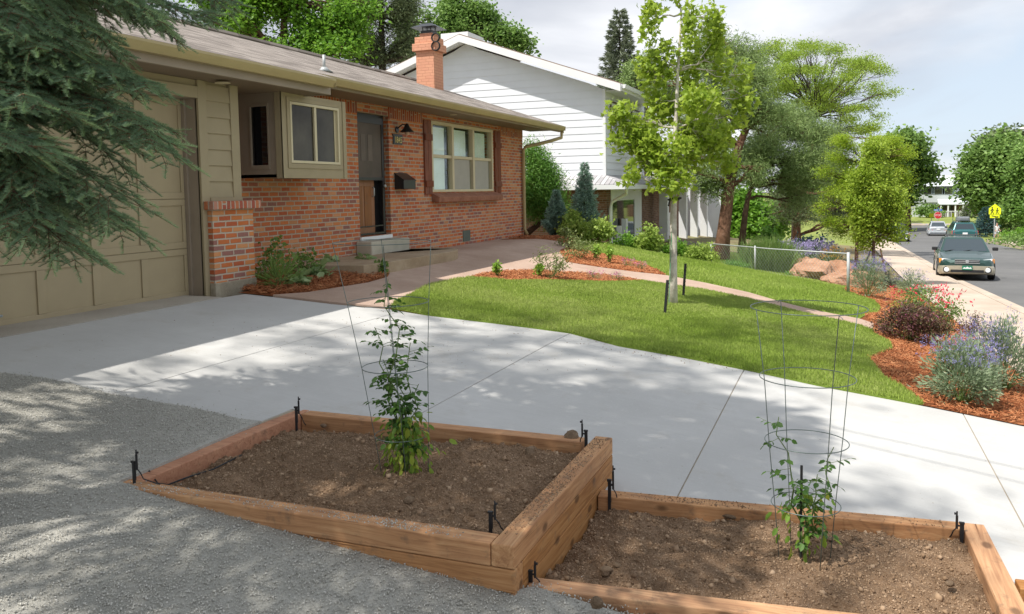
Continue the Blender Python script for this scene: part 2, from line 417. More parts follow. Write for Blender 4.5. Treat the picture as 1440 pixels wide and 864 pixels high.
M['cedar_y'] = woodmat('cedar_timber_cross', [(.27,.115,.042), (.45,.22,.085), (.60,.345,.155)], 1)
M['cedar_red'] = woodmat('fresh_cedar_timber', [(.30,.10,.035), (.42,.17,.07), (.50,.24,.11)], 1, knots=False)
M['cedar_dull'] = woodmat('weathered_cedar', [(.19,.115,.06), (.29,.19,.10), (.37,.26,.15)], 0)
M['shutter'] = woodmat('stained_shutter', [(.085,.022,.012), (.20,.05,.02), (.30,.085,.03)], 2, .55, knots=False)
M['doorwood'] = woodmat('oak_door', [(.20,.075,.022), (.28,.11,.035), (.34,.145,.05)], 2, .45, knots=False)
M['sillbrick'] = stonemat('sill_sandstone', [(.24,.11,.07), (.34,.16,.105), (.42,.22,.15)], (6, 20, 60), .5, .008)
M['black'] = simple('black_metal', (.018,.018,.02), .35, .2, 8, spec=.5)
M['blackp'] = simple('black_plastic', (.02,.02,.022), .5, .2, 8)
M['blackr'] = simple('black_rubber', (.025,.025,.025), .75, .15, 8)
M['steel'] = simple('galvanised_steel', (.40,.42,.42), .5, .1, 12, metal=.2)
M['wire'] = simple('green_grey_wire', (.13,.165,.155), .4, .1, 12, metal=.5)
M['glass_d'] = glass('dark_window_glass', (.035,.036,.032), .03)
M['glass_bay'] = simple('bay_window_glass', (.065,.058,.042), .10, .45, 2.0, spec=.22)
def winglass(name, tint, op):
    t = N(name); fc = t.n('LayerWeight', {'Blend': .5}).outputs['Facing']; fr = t.math('ADD', t.math('MULTIPLY', t.math('POWER', fc, 4.), .6), .04)
    g = t.n('BsdfGlossy', {'Color': (.9, .95, 1, 1), 'Roughness': .03}).outputs[0]; tr = t.n('BsdfTransparent', {'Color': c4(tint)}).outputs[0]
    f = t.math('ADD', fr, op, clamp=True)
    return t.done(t.n('MixShader', {0: f, 1: tr, 2: g}).outputs[0])
M['winglass'] = winglass('clear_window_glass', (.97,1.,.98), .0)
M['screenglass'] = winglass('storm_glass', (.8,.8,.76), -.02)
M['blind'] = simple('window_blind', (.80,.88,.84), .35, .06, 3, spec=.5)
M['screen'] = simple('window_screen', (.40,.385,.34), .5, .05, 5)
M['mirror'] = glass('side_window_glass', (.01,.01,.012), .02)
M['gold'] = simple('brass_numeral', (.70,.58,.22), .4, .05, 9)
M['lampbulb'] = simple('lamp_glass', (.65,.42,.30), .3, .05, 9)
def roofmat(name, cols, ex=.14, w=.30):
    t = N(name); p = t.n('SeparateXYZ', {0: t.geo()})
    yy = t.math('MULTIPLY', t.math('ADD', p.outputs[1], t.math('MULTIPLY', p.outputs[2], .0)), 1/ex)
    yy = t.math('ADD', yy, t.math('MULTIPLY', t.noise(t.geo(), 3, 2), .15))
    row = t.math('FLOOR', yy); rn = t.n('TexWhiteNoise', {'W': row}, noise_dimensions='1D').outputs['Value']
    xx = t.math('ADD', t.math('DIVIDE', p.outputs[0], w), t.math('MULTIPLY', rn, 7.)); co = t.math('FLOOR', xx)
    wn = t.n('TexWhiteNoise', {'Vector': t.n('CombineXYZ', {0: row, 1: co}).outputs[0]}, noise_dimensions='2D').outputs['Value']
    tab = t.math('GREATER_THAN', wn, .45)
    col = t.ramp(wn, [(0, cols[0]), (.35, cols[1]), (.7, cols[2]), (1, cols[3])])
    col = t.mix(t.math('MULTIPLY', t.noise(t.geo(), 90, 3), .5), col, cols[0])
    col = t.mix(t.math('MULTIPLY', t.math('SUBTRACT', t.noise(t.geo(), .8, 3), .45, clamp=True), 1.5, clamp=True), col, cols[2])
    fy = t.math('FRACT', yy)
    col = t.mix(t.math('LESS_THAN', fy, .13), col, tuple(np.array(cols[0])*.45))
    h = t.math('ADD', t.math('SUBTRACT', 1., fy), t.math('MULTIPLY', tab, .8))
    return t.done(t.bsdf(col, .9, t.bump(h, .9, .012), spec=.2))
M['shingle'] = roofmat('roof_shingle', [(.15,.128,.112), (.23,.198,.175), (.31,.27,.24), (.38,.335,.30)])
M['shingle_n'] = roofmat('light_shingle', [(.30,.29,.30), (.42,.41,.42), (.50,.49,.50), (.55,.54,.55)], .14, .5)
M['bark'] = stonemat('brown_bark', [(.07,.045,.03), (.15,.09,.06), (.24,.16,.11)], (6, 20, 60), 1., .03)
M['bark_m'] = stonemat('young_maple_bark', [(.42,.37,.31), (.62,.57,.50), (.72,.68,.62)], (9, 20, 60), .6, .01)
M['bark_d'] = stonemat('dark_bark', [(.05,.04,.03), (.09,.07,.055), (.14,.11,.09)], (6, 20, 60), 1., .03)
M['bark_pine'] = stonemat('pine_bark', [(.11,.055,.035), (.21,.11,.07), (.32,.19,.13)], (8, 14, 50), 1., .04)
M['stem'] = simple('green_stem', (.11,.17,.04), .5, .2, 20)
M['twig'] = simple('twig_bark', (.20,.12,.06), .8, .2, 20)
M['l_maple'] = leafmat('maple_leaf', [(.15,.24,.02), (.23,.35,.03), (.32,.44,.045), (.42,.53,.08)], .48)
M['cream_step'] = stonemat('pale_step_concrete', [(.40,.37,.29), (.52,.48,.39), (.60,.56,.47)], (3, 12, 60), .4, .005)
M['l_spruce'] = leafmat('spruce_needle', [(.09,.16,.10), (.145,.235,.14), (.21,.32,.18), (.34,.48,.24)], .15, .55)
M['l_spruce_l'] = leafmat('grey_spruce_needle', [(.15,.18,.12), (.21,.25,.165), (.29,.33,.22)], .15)
M['l_pine'] = leafmat('pine_needle', [(.13,.20,.06), (.20,.30,.09), (.28,.39,.13), (.35,.46,.18)], .25)
M['l_dkpine'] = leafmat('dark_pine_needle', [(.05,.08,.04), (.10,.14,.065), (.16,.21,.10), (.22,.27,.13)], .2)
M['l_bright'] = leafmat('bright_leaf', [(.06,.16,.015), (.11,.25,.02), (.16,.33,.03), (.22,.40,.05)], .42)
M['l_cotton'] = leafmat('poplar_leaf', [(.08,.17,.035), (.13,.25,.05), (.19,.33,.07), (.26,.39,.11)], .38)
M['l_locust'] = leafmat('locust_leaf', [(.16,.27,.025), (.23,.36,.035), (.29,.42,.05), (.36,.46,.07)], .42)
M['l_yell'] = leafmat('lime_leaf', [(.13,.24,.015), (.21,.35,.02), (.30,.44,.03), (.40,.50,.05)], .45)
M['l_mid'] = leafmat('mid_green_leaf', [(.09,.17,.04), (.13,.23,.05), (.18,.30,.07), (.25,.37,.10)], .35)
M['l_juni'] = leafmat('juniper_leaf', [(.06,.17,.025), (.10,.25,.035), (.15,.33,.05), (.24,.43,.08)], .3)
M['l_blue'] = leafmat('blue_juniper_leaf', [(.14,.25,.19), (.20,.33,.25), (.28,.42,.33), (.38,.52,.42)], .2)
M['l_bluesp'] = leafmat('blue_spruce_leaf', [(.03,.08,.08), (.06,.13,.13), (.09,.18,.18)], .15)
M['l_shrub'] = leafmat('lime_shrub_leaf', [(.13,.22,.03), (.22,.33,.05), (.32,.43,.08), (.40,.50,.12)], .4)
M['l_sage'] = leafmat('grey_green_leaf', [(.13,.19,.10), (.20,.28,.15), (.29,.37,.22), (.37,.44,.29)], .3)
M['l_purp'] = leafmat('purple_leaf', [(.06,.02,.03), (.12,.035,.05), (.18,.06,.06), (.15,.17,.06)], .25)
M['l_tom'] = leafmat('tomato_leaf', [(.025,.065,.012), (.04,.105,.02), (.07,.16,.03), (.12,.24,.04)], .35)
M['l_tomlow'] = leafmat('lower_tomato_leaf', [(.07,.16,.02), (.12,.25,.03), (.19,.34,.045), (.40,.44,.06)], .4)
M['l_hosta'] = leafmat('hosta_leaf', [(.12,.21,.06), (.22,.33,.11), (.40,.50,.26)], .3)
M['l_sedum'] = leafmat('sedum_leaf', [(.17,.33,.04), (.27,.45,.06), (.36,.55,.09)], .35)
M['l_peony'] = leafmat('peony_leaf', [(.08,.12,.03), (.17,.22,.06), (.31,.36,.15)], .3)
M['l_grass'] = leafmat('grass_blade', [(.17,.26,.03), (.24,.35,.045), (.32,.43,.075), (.44,.50,.16)], .35, .6, .2, patch=.8)
M['l_orn'] = leafmat('tall_grass_blade', [(.10,.19,.04), (.17,.28,.06), (.27,.36,.12)], .35)
M['f_blue'] = leafmat('blue_flower', [(.22,.21,.48), (.30,.28,.58), (.40,.36,.66)], .3)
M['f_lav'] = leafmat('lavender_flower', [(.32,.25,.55), (.42,.35,.66), (.55,.48,.75)], .3)
M['f_red'] = leafmat('red_flower', [(.62,.03,.06), (.75,.05,.10), (.80,.10,.16)], .3)
M['f_pink'] = leafmat('pink_flower', [(.62,.10,.33), (.75,.18,.45), (.80,.30,.55)], .3)
M['f_gold'] = leafmat('orange_flower', [(.60,.25,.04), (.70,.40,.06)], .3)
M['chips'] = leafmat('mulch_chip', [(.17,.05,.02), (.29,.09,.035), (.39,.14,.058), (.52,.25,.12)], .0, .85, .1, patch=3)
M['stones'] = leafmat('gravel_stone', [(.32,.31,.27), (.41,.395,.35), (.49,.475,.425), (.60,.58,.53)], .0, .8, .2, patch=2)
M['clods'] = leafmat('soil_crumb', [(.14,.085,.05), (.24,.155,.093), (.34,.23,.145), (.43,.31,.21)], .0, .9, .1, patch=3)
M['sandstone'] = stonemat('sandstone_boulder', [(.30,.15,.09), (.45,.26,.17), (.55,.36,.26)], (3, 9, 40), .8, .03)
M['rock'] = stonemat('soil_clod', [(.14,.095,.06), (.24,.165,.105), (.34,.25,.17)], (12, 40, 140), 1., .01)
M['block'] = stonemat('wall_block', [(.38,.34,.29), (.48,.44,.38), (.55,.51,.45)], (4, 15, 60), .5, .01)
M['tomato'] = simple('unripe_tomato', (.16,.30,.05), .3, .15, 8, spec=.5)
# crown clumps of the shade tree (x, y, z, radius, weight)
SHADE_BLOBS = [(-.5,5.6,7.5,1.7,2),(1.6,5.8,8.5,1.7,2),(.5,7.2,8.5,1.8,1.5),(3.0,4.8,8.6,1.1,.45),(4.2,6.0,9.2,1.2,.3),(-1.8,4.2,7.0,1.5,1.2),(.4,3.6,7.6,1.0,.8),(2.6,7.4,9.4,1.5,1.0),(5.6,4.4,9.4,.9,.55),(4.6,3.0,9.0,.8,.35)]

SHADE_BLOBS = [(x-4.6, y+3.4, z+9.5, r, w) for (x, y, z, r, w) in SHADE_BLOBS]
# ---------------------------------------------------------------- ground
def P(*l):
    out = []
    for a in l:
        if a[0] == 'w': out.append((a[1], a[2]))
        else: g = G(*a); out.append((g[0], g[1]))
    return out
def axis(a): return np.array(sorted(set(np.round(np.concatenate(a), 3))))
gx = axis([np.arange(-40, 0, 4), np.arange(0, 44, .5), np.arange(44, 110, 3), np.arange(110, 700, 30)])
gy = axis([np.arange(-500, -60, 30), np.arange(-60, -14, 3), np.arange(-14, 9, .4), [-3.6, -3.605, -11, -11.005, -2, 6.4], np.arange(9, 60, 3), np.arange(60, 500, 30)])
XX, YY = np.meshgrid(gx, gy); ZZ = zt(XX, YY)-.05-.4*((XX > 2.9) & (XX < 4.6) & (YY < 3.45) & (YY > -3))
n1 = len(gx); V = np.stack([XX.ravel(), YY.ravel(), ZZ.ravel()], 1)
idx = np.arange(len(V)).reshape(len(gy), n1)
Fc = np.stack([idx[:-1, :-1], idx[:-1, 1:], idx[1:, 1:], idx[1:, :-1]], -1).reshape(-1, 4)
cx_ = V[Fc].mean(1); far = ((cx_[:, 0] > 60) | (cx_[:, 1] < -13) | (cx_[:, 0] < -2))
tag(npmesh('ground', V, Fc, [M['dirt'], M['fieldgrass']], mi=far.astype(int)), kind='structure')

# front yard mulch under everything
edgeX = 8.22
lawn_edge = [(600,445.5),(720,460),(800,470.5),(870,489),(960,505),(1050,523),(1150,545),(1290,571.5),(1440,602)]
mulch_poly = P(('w',7.93,6.4),('w',7.93,7.3),('w',19.3,7.3),('w',19.6,9.),('w',22.0,8.5),('w',21.6,3.),('w',20.5,-.5),('w',19.8,-2.0),('w',8.2,-2.0),*lawn_edge[::-1],(548,436.5),(468,429),(384,419),(334,414))
sheet('mulch', mulch_poly, .02, .35, M['mulch'])
# driveway: slabs between control joints
dl = [(P((334,414))[0])]
xr = [q for q in P((384,419.5),(468,429.5),(548,437),*lawn_edge)]+[(8.0,-2.0)]
ys_ = np.array([q[1] for q in xr]); xs_ = np.array([q[0] for q in xr])
def xedge(y): return float(np.interp(-y, -ys_, xs_))
sheet('driveway_joint_bed', [(3.4,6.35),(7.5,6.35),(8.1,4.4),(8.2,-2.0),(4.55,-2.0),(4.4,1.2),(4.64,1.25),(4.64,3.45),(3.4,3.5)], .007, .5, M['joint'])
jts = [6.37, 4.60, 2.73, .85, -1.02, -2.0]
slabs = []
for i in range(len(jts)-1):
    a, b = jts[i]-.0045, jts[i+1]+.0045
    r_ = [(xedge(y), y) for y in np.linspace(a, b, 8)]
    if i == 0:
        e = P((334,414))[0]; r_ = [(7.35, a), (e[0], min(e[1], a-.02))]+[q for q in xr if b < q[1] < e[1]-.05]+[(xedge(b), b)]
    xl = lambda y: 3.3 if y > 3.49 else 4.64 if y > 1.24 else 4.40+.18*(1.23-y)/1.93
    if i == 0: lf = [(1.2,b),(1.2,a)]
    else:
        mid = [(q, y) for q, y in [(3.3,3.49),(4.64,3.48),(4.64,1.245),(4.40,1.23)] if b < y < a]
        lf = [(xl(b), b)]+mid[::-1]+[(xl(a), a)]
    # boundary: right edge from top (a) to bottom (b), then the left edge back up
    sl = sheet('driveway', r_+lf, .012, .3, M['concrete'], thick=.03)
# garage apron strip
sheet('garage_apron', [(1.2,6.383),(7.32,6.383),(7.32,6.96),(1.2,6.96)], .016, .3, M['concrete_old'], thick=.02)
# front walk and porch slab
isl1_top = [(660,392.6),(681,387),(708,383.5),(754,382.5),(785,384.6),(827,386.7),(854,389.8),(879,393),(904,398)]
isl1_bot = [(904,398),(843,399.6),(789,398.8),(718,398.4),(693,395.5),(660,394)]
isl2_bot = [(787,356.5),(797,371),(818,374.6),(847.5,379),(889,384.6),(937,389.8)]
isl2_top = [(937,389.8),(924.6,382.5),(899.6,371),(868,362.7),(847,359.6),(833,357.5),(814,354),(789,355.4)]
path_up = [(937,389.8),(993,400.6),(1052,413.6),(1101,428),(1139,437.5),(1170,444),(1208,451),(1229,458)]
path_lo = [(1226,467),(1194,459),(1146,448),(1097,436),(1052,424.5),(1000,413.5),(945,404.5),(904,398)]
walk_poly = P((384,419),(468,429),(548,436.5),(556,428),(600,405),(640,395.5),(660,393),*isl1_top[1:],*path_lo[::-1][1:],*path_up[::-1],*isl2_bot[::-1][1:],(788,353),(803,347),(785,341.5),('w',17.6,6.9),('w',17.2,7.3),('w',10.9,7.3),('w',10.2,6.9),(549,386),(545,393),(518,401),(476,408),(434,415))
sheet('front_walk', walk_poly, .035, .25, M['walk'], thick=.03)
# the rounded step landing in front of the door
a = G(575,377); b = G(640,377); c = G(668,370)
yf = (a[1]+b[1])/2
zstep = float(zt(a[0], yf))+.20
yf += .05; c[0] = G(668,366)[0]+.1
poly = [(9.6,7.3),(9.9,yf+.1),(10.4,yf),(c[0]-.9,yf)]+[(c[0]-.9+.9*math.cos(t), yf+.62+.62*math.sin(t)) for t in np.linspace(-1.35, 1.45, 14)]+[(c[0]-1.6,yf+1.32),(12.6,7.3)]
mb = MB(); mb.prism(poly, 'z', zstep-.35, zstep)
o = mb.build('door_landing', M['stepstone'], bevel=.015)
tag(o, 'low tan concrete landing with a rounded end before the front door', 'step')
print('LANDING', a, b, c, zstep)
# lawns
lawn1 = P((550,436.5),*lawn_edge[:8],(1298,572.6),(1271,550),(1243,536),(1226,515),(1222,506.6),(1243,498.6),(1255,494),(1250,484),(1229,473.6),(1227,468),*path_lo[1:-1],*isl1_bot,(640,396),(600,406),(556,429))
lawn2 = P(*path_up[:-1],(1215,447),(1236,442),(1240,436),(1230,425),(1188,411),(1187,409),(1198,401),(1174,391),(1160,383),(1146,379),(1104,369),(1059,361),(1000,352.5),(980,348),(938,343.5),(902,341),(860,339.5),(832,339.5),(806,346.5),(814,353),*isl2_top[::-1][2:-1])
for pl in (lawn1, lawn2): sheet('lawn', pl, .03, .3, M['turf'], thick=.05)
LAWNS = [lawn1, lawn2]
# street, kerb, walk
def strip(name, ya, yb, off, m, x0=-10, x1=None, thick=0, nx=140):
    xs = np.concatenate([np.arange(x0, 60, 1.), np.arange(60, x1+1, 4.)])
    ysn = np.linspace(ya, yb, 4)
    A, B = np.meshgrid(xs, ysn); Z = zt(A, np.clip(B, -50, 50))+off
    V = np.stack([A.ravel(), B.ravel(), Z.ravel()], 1); idx = np.arange(len(V)).reshape(len(ysn), len(xs))
    f = np.stack([idx[:-1, :-1], idx[:-1, 1:], idx[1:, 1:], idx[1:, :-1]], -1).reshape(-1, 4)
    if V[f[0,3],1] < V[f[0,0],1]: f = f[:, ::-1]
    o = npmesh(name, V, f, m); o['kind'] = 'structure'; return o
strip('street', -3.98, -10.6, .012, M['asphalt'], -10, 128)
strip('sidewalk', -2.0, -3.42, .014, M['sidewalk'], -10, 78)
strip('gutter_pan', -3.61, -3.97, .018, M['sidewalk'], -10, 78)
strip('sidewalk', -11.4, -13.2, .014, M['sidewalk'], -10, 78)
def kerb(y0, y1, x0, x1, nm='kerb'):
    mb = MB(); xs = np.arange(x0, x1, 2.)
    loops = []
    for x in xs:
        z = float(zs(x)); loops.append([(x, y0, z-.05), (x, y1, z-.05), (x, y1, z+(.03 if y1 < y0 else .155)), (x, (y0+y1)/2, z+.15), (x, y0, z+.155)])
    mb.loft(loops); o = mb.build(nm, M['sidewalk']); o['kind'] = 'structure'
kerb(-3.42, -3.62, -10, 78); kerb(-11.4, -11.0, -10, 78)
# cross street at the end with its far kerb and verge
mb = MB(); z = -5.36
mb.add([(100,-60,z+.03),(120,-60,z+.03),(120,60,z+.03),(100,60,z+.03)], [(0,1,2,3)]); o = mb.build('street', M['asphalt']); o['kind'] = 'structure'
mb = MB(); mb.box((120,-60,z-.1),(122.5,60,z+.16)); o = mb.build('sidewalk', M['sidewalk']); o['kind'] = 'structure'

# gravel sheet
gr_edge = [(335,593),(300,584),(260,575.5),(200,566),(160,559),(130,552),(100,543),(60,535.5),(0,528)]
ge = P(*gr_edge)
gravel_poly = [(-3,ge[-1][1]+.4),(-3,-3),(3.0,-3),(3.22,1.2),(3.13,1.27),(3.13,3.44),(4.3,3.47)]+ge+[(3.6,5.75),(2.5,5.9)]
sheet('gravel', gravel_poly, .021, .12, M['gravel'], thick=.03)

# ---- raised beds
ZB, ZL = -1.475, -1.70
TH = .105
C4 = dict(x0=3.10, x1=4.68, y0=1.24, y1=3.47)
S = bpy.data.objects
bed = thing('raised_bed', (3.9,2.35,ZB-.3), 'upper cedar timber bed with the taller tomato plant, its left end flush with the gravel', 'raised bed', 'cedar garden beds')
def timber(root, a, b, w, ztop, zbot, m, taper=None, name='timber', inner=0):
    """a,b: ends of one long top edge (xy); the timber lies to the left of a->b when w > 0"""
    a = np.array(a, float); b = np.array(b, float); d = (b-a)/np.linalg.norm(b-a); nrm = np.array([-d[1], d[0]])*w
    za, zb_ = zbot if hasattr(zbot, '__len__') else (zbot, zbot)
    mb = MB(); P8 = [(*a, za), (*b, zb_), (*(b+nrm), zb_), (*(a+nrm), za), (*a, ztop), (*b, ztop), (*(b+nrm), ztop), (*(a+nrm), ztop)]
    mb.hexa(P8); return mb.build(name, m, root, bevel=.006)
x0, x1, y0, y1 = C4['x0'], C4['x1'], C4['y0'], C4['y1']
timber(bed, (x0,y0+TH+.003), (x0,y1+.12), -TH, ZB, ZB-.1, M['cedar_y'])         # front, upper course (lies at x0..x0+TH)
timber(bed, (x0+.002,y0-.0), (x0+.002,y1-.8), -TH, ZB-.103, ZB-.205, M['cedar_y'])
timber(bed, (x0+.004,y0+.0), (x0+.004,y1-1.6), -TH, ZB-.208, ZB-.31, M['cedar_y'])
timber(bed, (x1-TH,y0+TH+.05), (x1-TH,y1-.11), -TH, ZB-.004, ZB-.14, M['cedar_y'])     # back
timber(bed, (x0+TH+.004,y1-TH), (x1,y1-TH), TH, ZB-.002, ZB-.14, M['cedar_red'])       # left
for k in range(3):
    timber(bed, (x0-.0+(.0 if k == 0 else TH+.003),y0), (x1+.03,y0), TH, ZB+.002-k*.104, ZB+.002-k*.104-(.101 if k < 2 else .2), M['cedar'])
# soil surface with a numpy fractal
def vnoise(x, y, s, seed):
    r = np.random.default_rng(seed); T = r.uniform(-1, 1, (128, 128)); X = x*s; Y = y*s
    i = np.floor(X).astype(int); j = np.floor(Y).astype(int); u = X-i; v = Y-j; u = u*u*(3-2*u); v = v*v*(3-2*v)
    g = lambda a, b: T[a % 128, b % 128]
    return (g(i,j)*(1-u)+g(i+1,j)*u)*(1-v)+(g(i,j+1)*(1-u)+g(i+1,j+1)*u)*v
def fbm(x, y, s, seed, o=5, p=.55):
    a = 1; t = 0
    for k in range(o): t = t+a*vnoise(x+k*3.1, y+k*1.7, s*2**k, seed+k); a *= p
    return t
def soil(name, q, z0, lab, seed, mound):
    """q: four xy corners; subdivided sheet with lumps"""
    n = 260; s, t = np.meshgrid(np.linspace(0, 1, n), np.linspace(0, 1, n)); s = s.ravel()[:, None]; t = t.ravel()[:, None]
    q = [np.array(c, float) for c in q]
    XY = q[0]*(1-s)*(1-t)+q[1]*s*(1-t)+q[2]*s*t+q[3]*(1-s)*t
    x, y = XY[:, 0], XY[:, 1]
    e = np.minimum(np.minimum(s, 1-s), np.minimum(t, 1-t))[:, 0]
    f = fbm(x, y, 3.2, seed); g = fbm(x, y, 22, seed+9, 4, .6)
    z = z0+.022*f+.007*g+.012*np.maximum(g, .5)*1.2+mound(x, y)-.03*np.exp(-e*25)
    idx = np.arange(n*n).reshape(n, n)
    f_ = np.stack([idx[:-1, :-1], idx[:-1, 1:], idx[1:, 1:], idx[1:, :-1]], -1).reshape(-1, 4)
    o = npmesh(name, np.column_stack([x, y, z]), f_, M['soil'], smooth=True)
    if o.data.polygons[0].normal.z < 0: o.data.flip_normals()
    tag(o, kind='stuff'); o['label'] = lab; o['category'] = 'soil'
    return x, y, z
def crumbs(name, x, y, z, n, lab, big=.0):
    i = rng.integers(0, len(x), n); s = .0022+.005*rng.random(n)**3+.016*(rng.random(n) < .016)*rng.random(n)
    p = np.column_stack([x[i], y[i], z[i]+s*.3])+rng.normal(0, .002, (n, 3))*[1, 1, 0]
    Rm = frames(rng.normal(size=(n, 3))); sc = s[:, None]*rng.uniform(.6, 1.3, (n, 3))
    v, f, r = scatter(OCTA, p, Rm, sc)
    o = npmesh(name, v, f, M['clods'], rnd=r); tag(o, kind='stuff'); o['label'] = lab; o['category'] = 'soil crumbs'
i0 = .10
ub = soil('soil', [(x0+i0,y0+i0),(x1-i0,y0+i0),(x1-i0,y1-i0),(x0+i0,y1-i0)], ZB-.065, 'loose brown soil filling the upper timber bed', 11,
     lambda x, y: .03*np.exp(-((x-3.75)**2+(y-2.3)**2)/.35)-.035*sm(4.2, 4.6, x)*sm(1.9, 2.6, y))
crumbs('soil_crumbs', *ub, 26000, 'small crumbs and stones on the upper bed soil')
low = thing('raised_bed', (3.9,.3,ZL-.2), 'lower cedar timber bed with the smaller tomato plant, one step down to the right', 'raised bed', 'cedar garden beds')
LB = [(3.26,1.235),(4.43,1.235),(4.60,-.70),(3.60,-.74)]
e1 = onZ(739.5,826.5,ZL); e2 = onZ(960,852,ZL)
dd = (e2-e1)[:2]; dd /= np.linalg.norm(dd)
fa = e1[:2]-dd*.0; fb = e1[:2]+dd*2.2
timber(low, fb, fa, -TH, ZL, ZL-.12, M['cedar_y'])
timber(low, (4.35,1.233), (4.50,-.595), TH, ZL-.0, ZL-.2, M['cedar_y'])
rt1 = onZ(1384,738,ZL)[:2]; rt2 = onZ(1440,846,ZL)[:2]; dr = (rt2-rt1)/np.linalg.norm(rt2-rt1)
timber(low, rt1, rt1+dr*1.9, -TH, ZL+.001, ZL-.2, M['cedar'])
timber(low, rt1+np.array([-.01,.0]), rt1+dr*1.9+np.array([-.01,.0]), -TH, ZL-.203, ZL-.4, M['cedar'], name='timber')
LQ = [(fa[0]+.02,1.235),(4.44,1.235),(4.54,-.64),(fa[0]-.15,-.8)]
lb = soil('soil', LQ, ZL-.075, 'loose brown soil filling the lower timber bed', 31, lambda x, y: .025*np.exp(-((x-3.7)**2+(y-.7)**2)/.2)+.02*np.exp(-((x-4.0)**2+(y-.2)**2)/.1))
crumbs('soil_crumbs', *lb, 30000, 'small crumbs and stones on the lower bed soil')
third = thing('raised_bed', (4.2,-1.5,ZL-.4), 'third cedar bed cut off at the lower right corner of the photo', 'raised bed', 'cedar garden beds')
timber(third, (4.30,-.80), (4.36,-2.0), TH, ZL-.17, ZL-.45, M['cedar_y'])
tb = soil('soil', [(3.6,-.84),(4.32,-.84),(4.36,-1.9),(3.4,-1.9)], ZL-.25, 'loose brown soil of the bed cut off at the right edge', 51, lambda x, y: 0*x)
# rocks / clods
def clod(px, r, zb, lab, m='rock', flat=.6, seed=0, d=None):
    c = onZ(px[0], px[1], zb); rr = np.random.default_rng(seed)
    import bmesh
    bm = bmesh.new(); bmesh.ops.create_icosphere(bm, subdivisions=3, radius=1)
    ph = rr.uniform(0, 6, 9)
    for v in bm.verts:
        p = v.co; k = 1+.18*math.sin(p.x*2.3+ph[0])*math.cos(p.y*2.1+ph[1])+.12*math.sin(p.z*4+p.x*3+ph[2])+.06*math.sin(p.y*9+ph[3])*math.cos(p.x*8+ph[4])+.04*math.sin(p.z*13+ph[5]+p.x*11)
        v.co = p*k
    for v in bm.verts: v.co.x *= r; v.co.y *= r*.85; v.co.z *= r*flat
    me = bpy.data.meshes.new('clod'); bm.to_mesh(me); bm.free(); me.materials.append(M[m])
    me.polygons.foreach_set('use_smooth', [True]*len(me.polygons))
    o = link(bpy.data.objects.new('rock', me)); o.location = (c[0], c[1], zb+r*flat*.5); o.rotation_euler = (0, 0, rr.uniform(0, 6))
    return tag(o, lab, 'rock')
clod((852,805), .034, ZL-.045, 'round brown clod near the front of the lower bed', seed=1)
clod((868,797), .020, ZL-.045, 'small clod touching the round brown clod in the lower bed', seed=2)
clod((745,640), .036, ZB-.07, 'tan angular stone by the right wall of the upper bed', seed=3, flat=.9)
clod((804,618), .05, ZB-.02, 'pile of tan soil lying on the back right corner of the upper bed', seed=4, flat=.6)
clod((1026,727), .045, ZL-.06, 'flat brown stone against the back timber of the lower bed', seed=5, flat=.5)
clod((1024,806), .022, ZL-.05, 'small tan stone in the middle of the lower bed soil', seed=6)
clod((1336,823), .02, ZL-.05, 'pale round stone at the right of the lower bed', seed=7)
clod((575,706), .028, ZB-.05, 'brown clod in front of the taller tomato plant', seed=8)
clod((455,600), .02, ZB-.06, 'brown clod near the back left corner of the upper bed', seed=9)
clod((590,728), .03, ZB-.05, 'crumbly clod near the front timber of the upper bed', seed=10)
clod((1165,760), .02, ZL-.05, 'dark clod beside the smaller tomato plant', seed=12)
clod((840,852), .03, ZL+.02, 'tan clod resting on the front timber of the lower bed', seed=11, flat=.8)

# soil spilled on the timber tops and grit along the driveway edges
def spill(name, a, b, w, z, n, m, lab, sz=.004):
    a = np.array(a, float); b = np.array(b, float); t_ = rng.random(n); c = rng.uniform(0, 1, 5); t_ = np.clip(np.concatenate([c[rng.integers(0, 5, n-n//4)]+rng.normal(0, .07, n-n//4), rng.random(n//4)]), 0, 1)
    d = (b-a)/np.linalg.norm(b-a); nn = np.array([-d[1], d[0]]); p = a+(b-a)*t_[:, None]+nn*(w*rng.random(n))[:, None]; s_ = sz*(.3+rng.random(n)**2)
    zz = np.full(n, z) if not callable(z) else z(p[:, 0], p[:, 1])
    v, f, r = scatter(OCTA, np.column_stack([p, zz+s_*.3]), frames(rng.normal(size=(n, 3))), s_); o = npmesh(name, v, f, M[m], rnd=r); tag(o, kind='stuff'); o['label'] = lab; o['category'] = 'spilled soil'
spill('spilled_soil', (3.2,1.25), (4.65,1.25), .09, ZB+.002, 1500, 'clods', 'soil crumbs spilled on top of the dividing timber wall')
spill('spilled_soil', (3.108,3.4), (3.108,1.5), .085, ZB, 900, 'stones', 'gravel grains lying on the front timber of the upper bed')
spill('spilled_soil', (4.36,1.15), (4.5,-.5), .09, ZL+.001, 500, 'clods', 'soil crumbs on the back timber of the lower bed')
spill('driveway_grit', (7.9,5.5), (8.2,-1.5), .4, lambda x, y: zt(x-.2, y)+.012, 300, 'clods', 'bits of grit and mulch on the driveway by the lawn', .006)
spill('driveway_grit', (4.3,5.6), (8.0,1.0), 2., lambda x, y: zt(x, y)+.012, 500, 'clods', 'scattered grit on the middle of the driveway', .004)
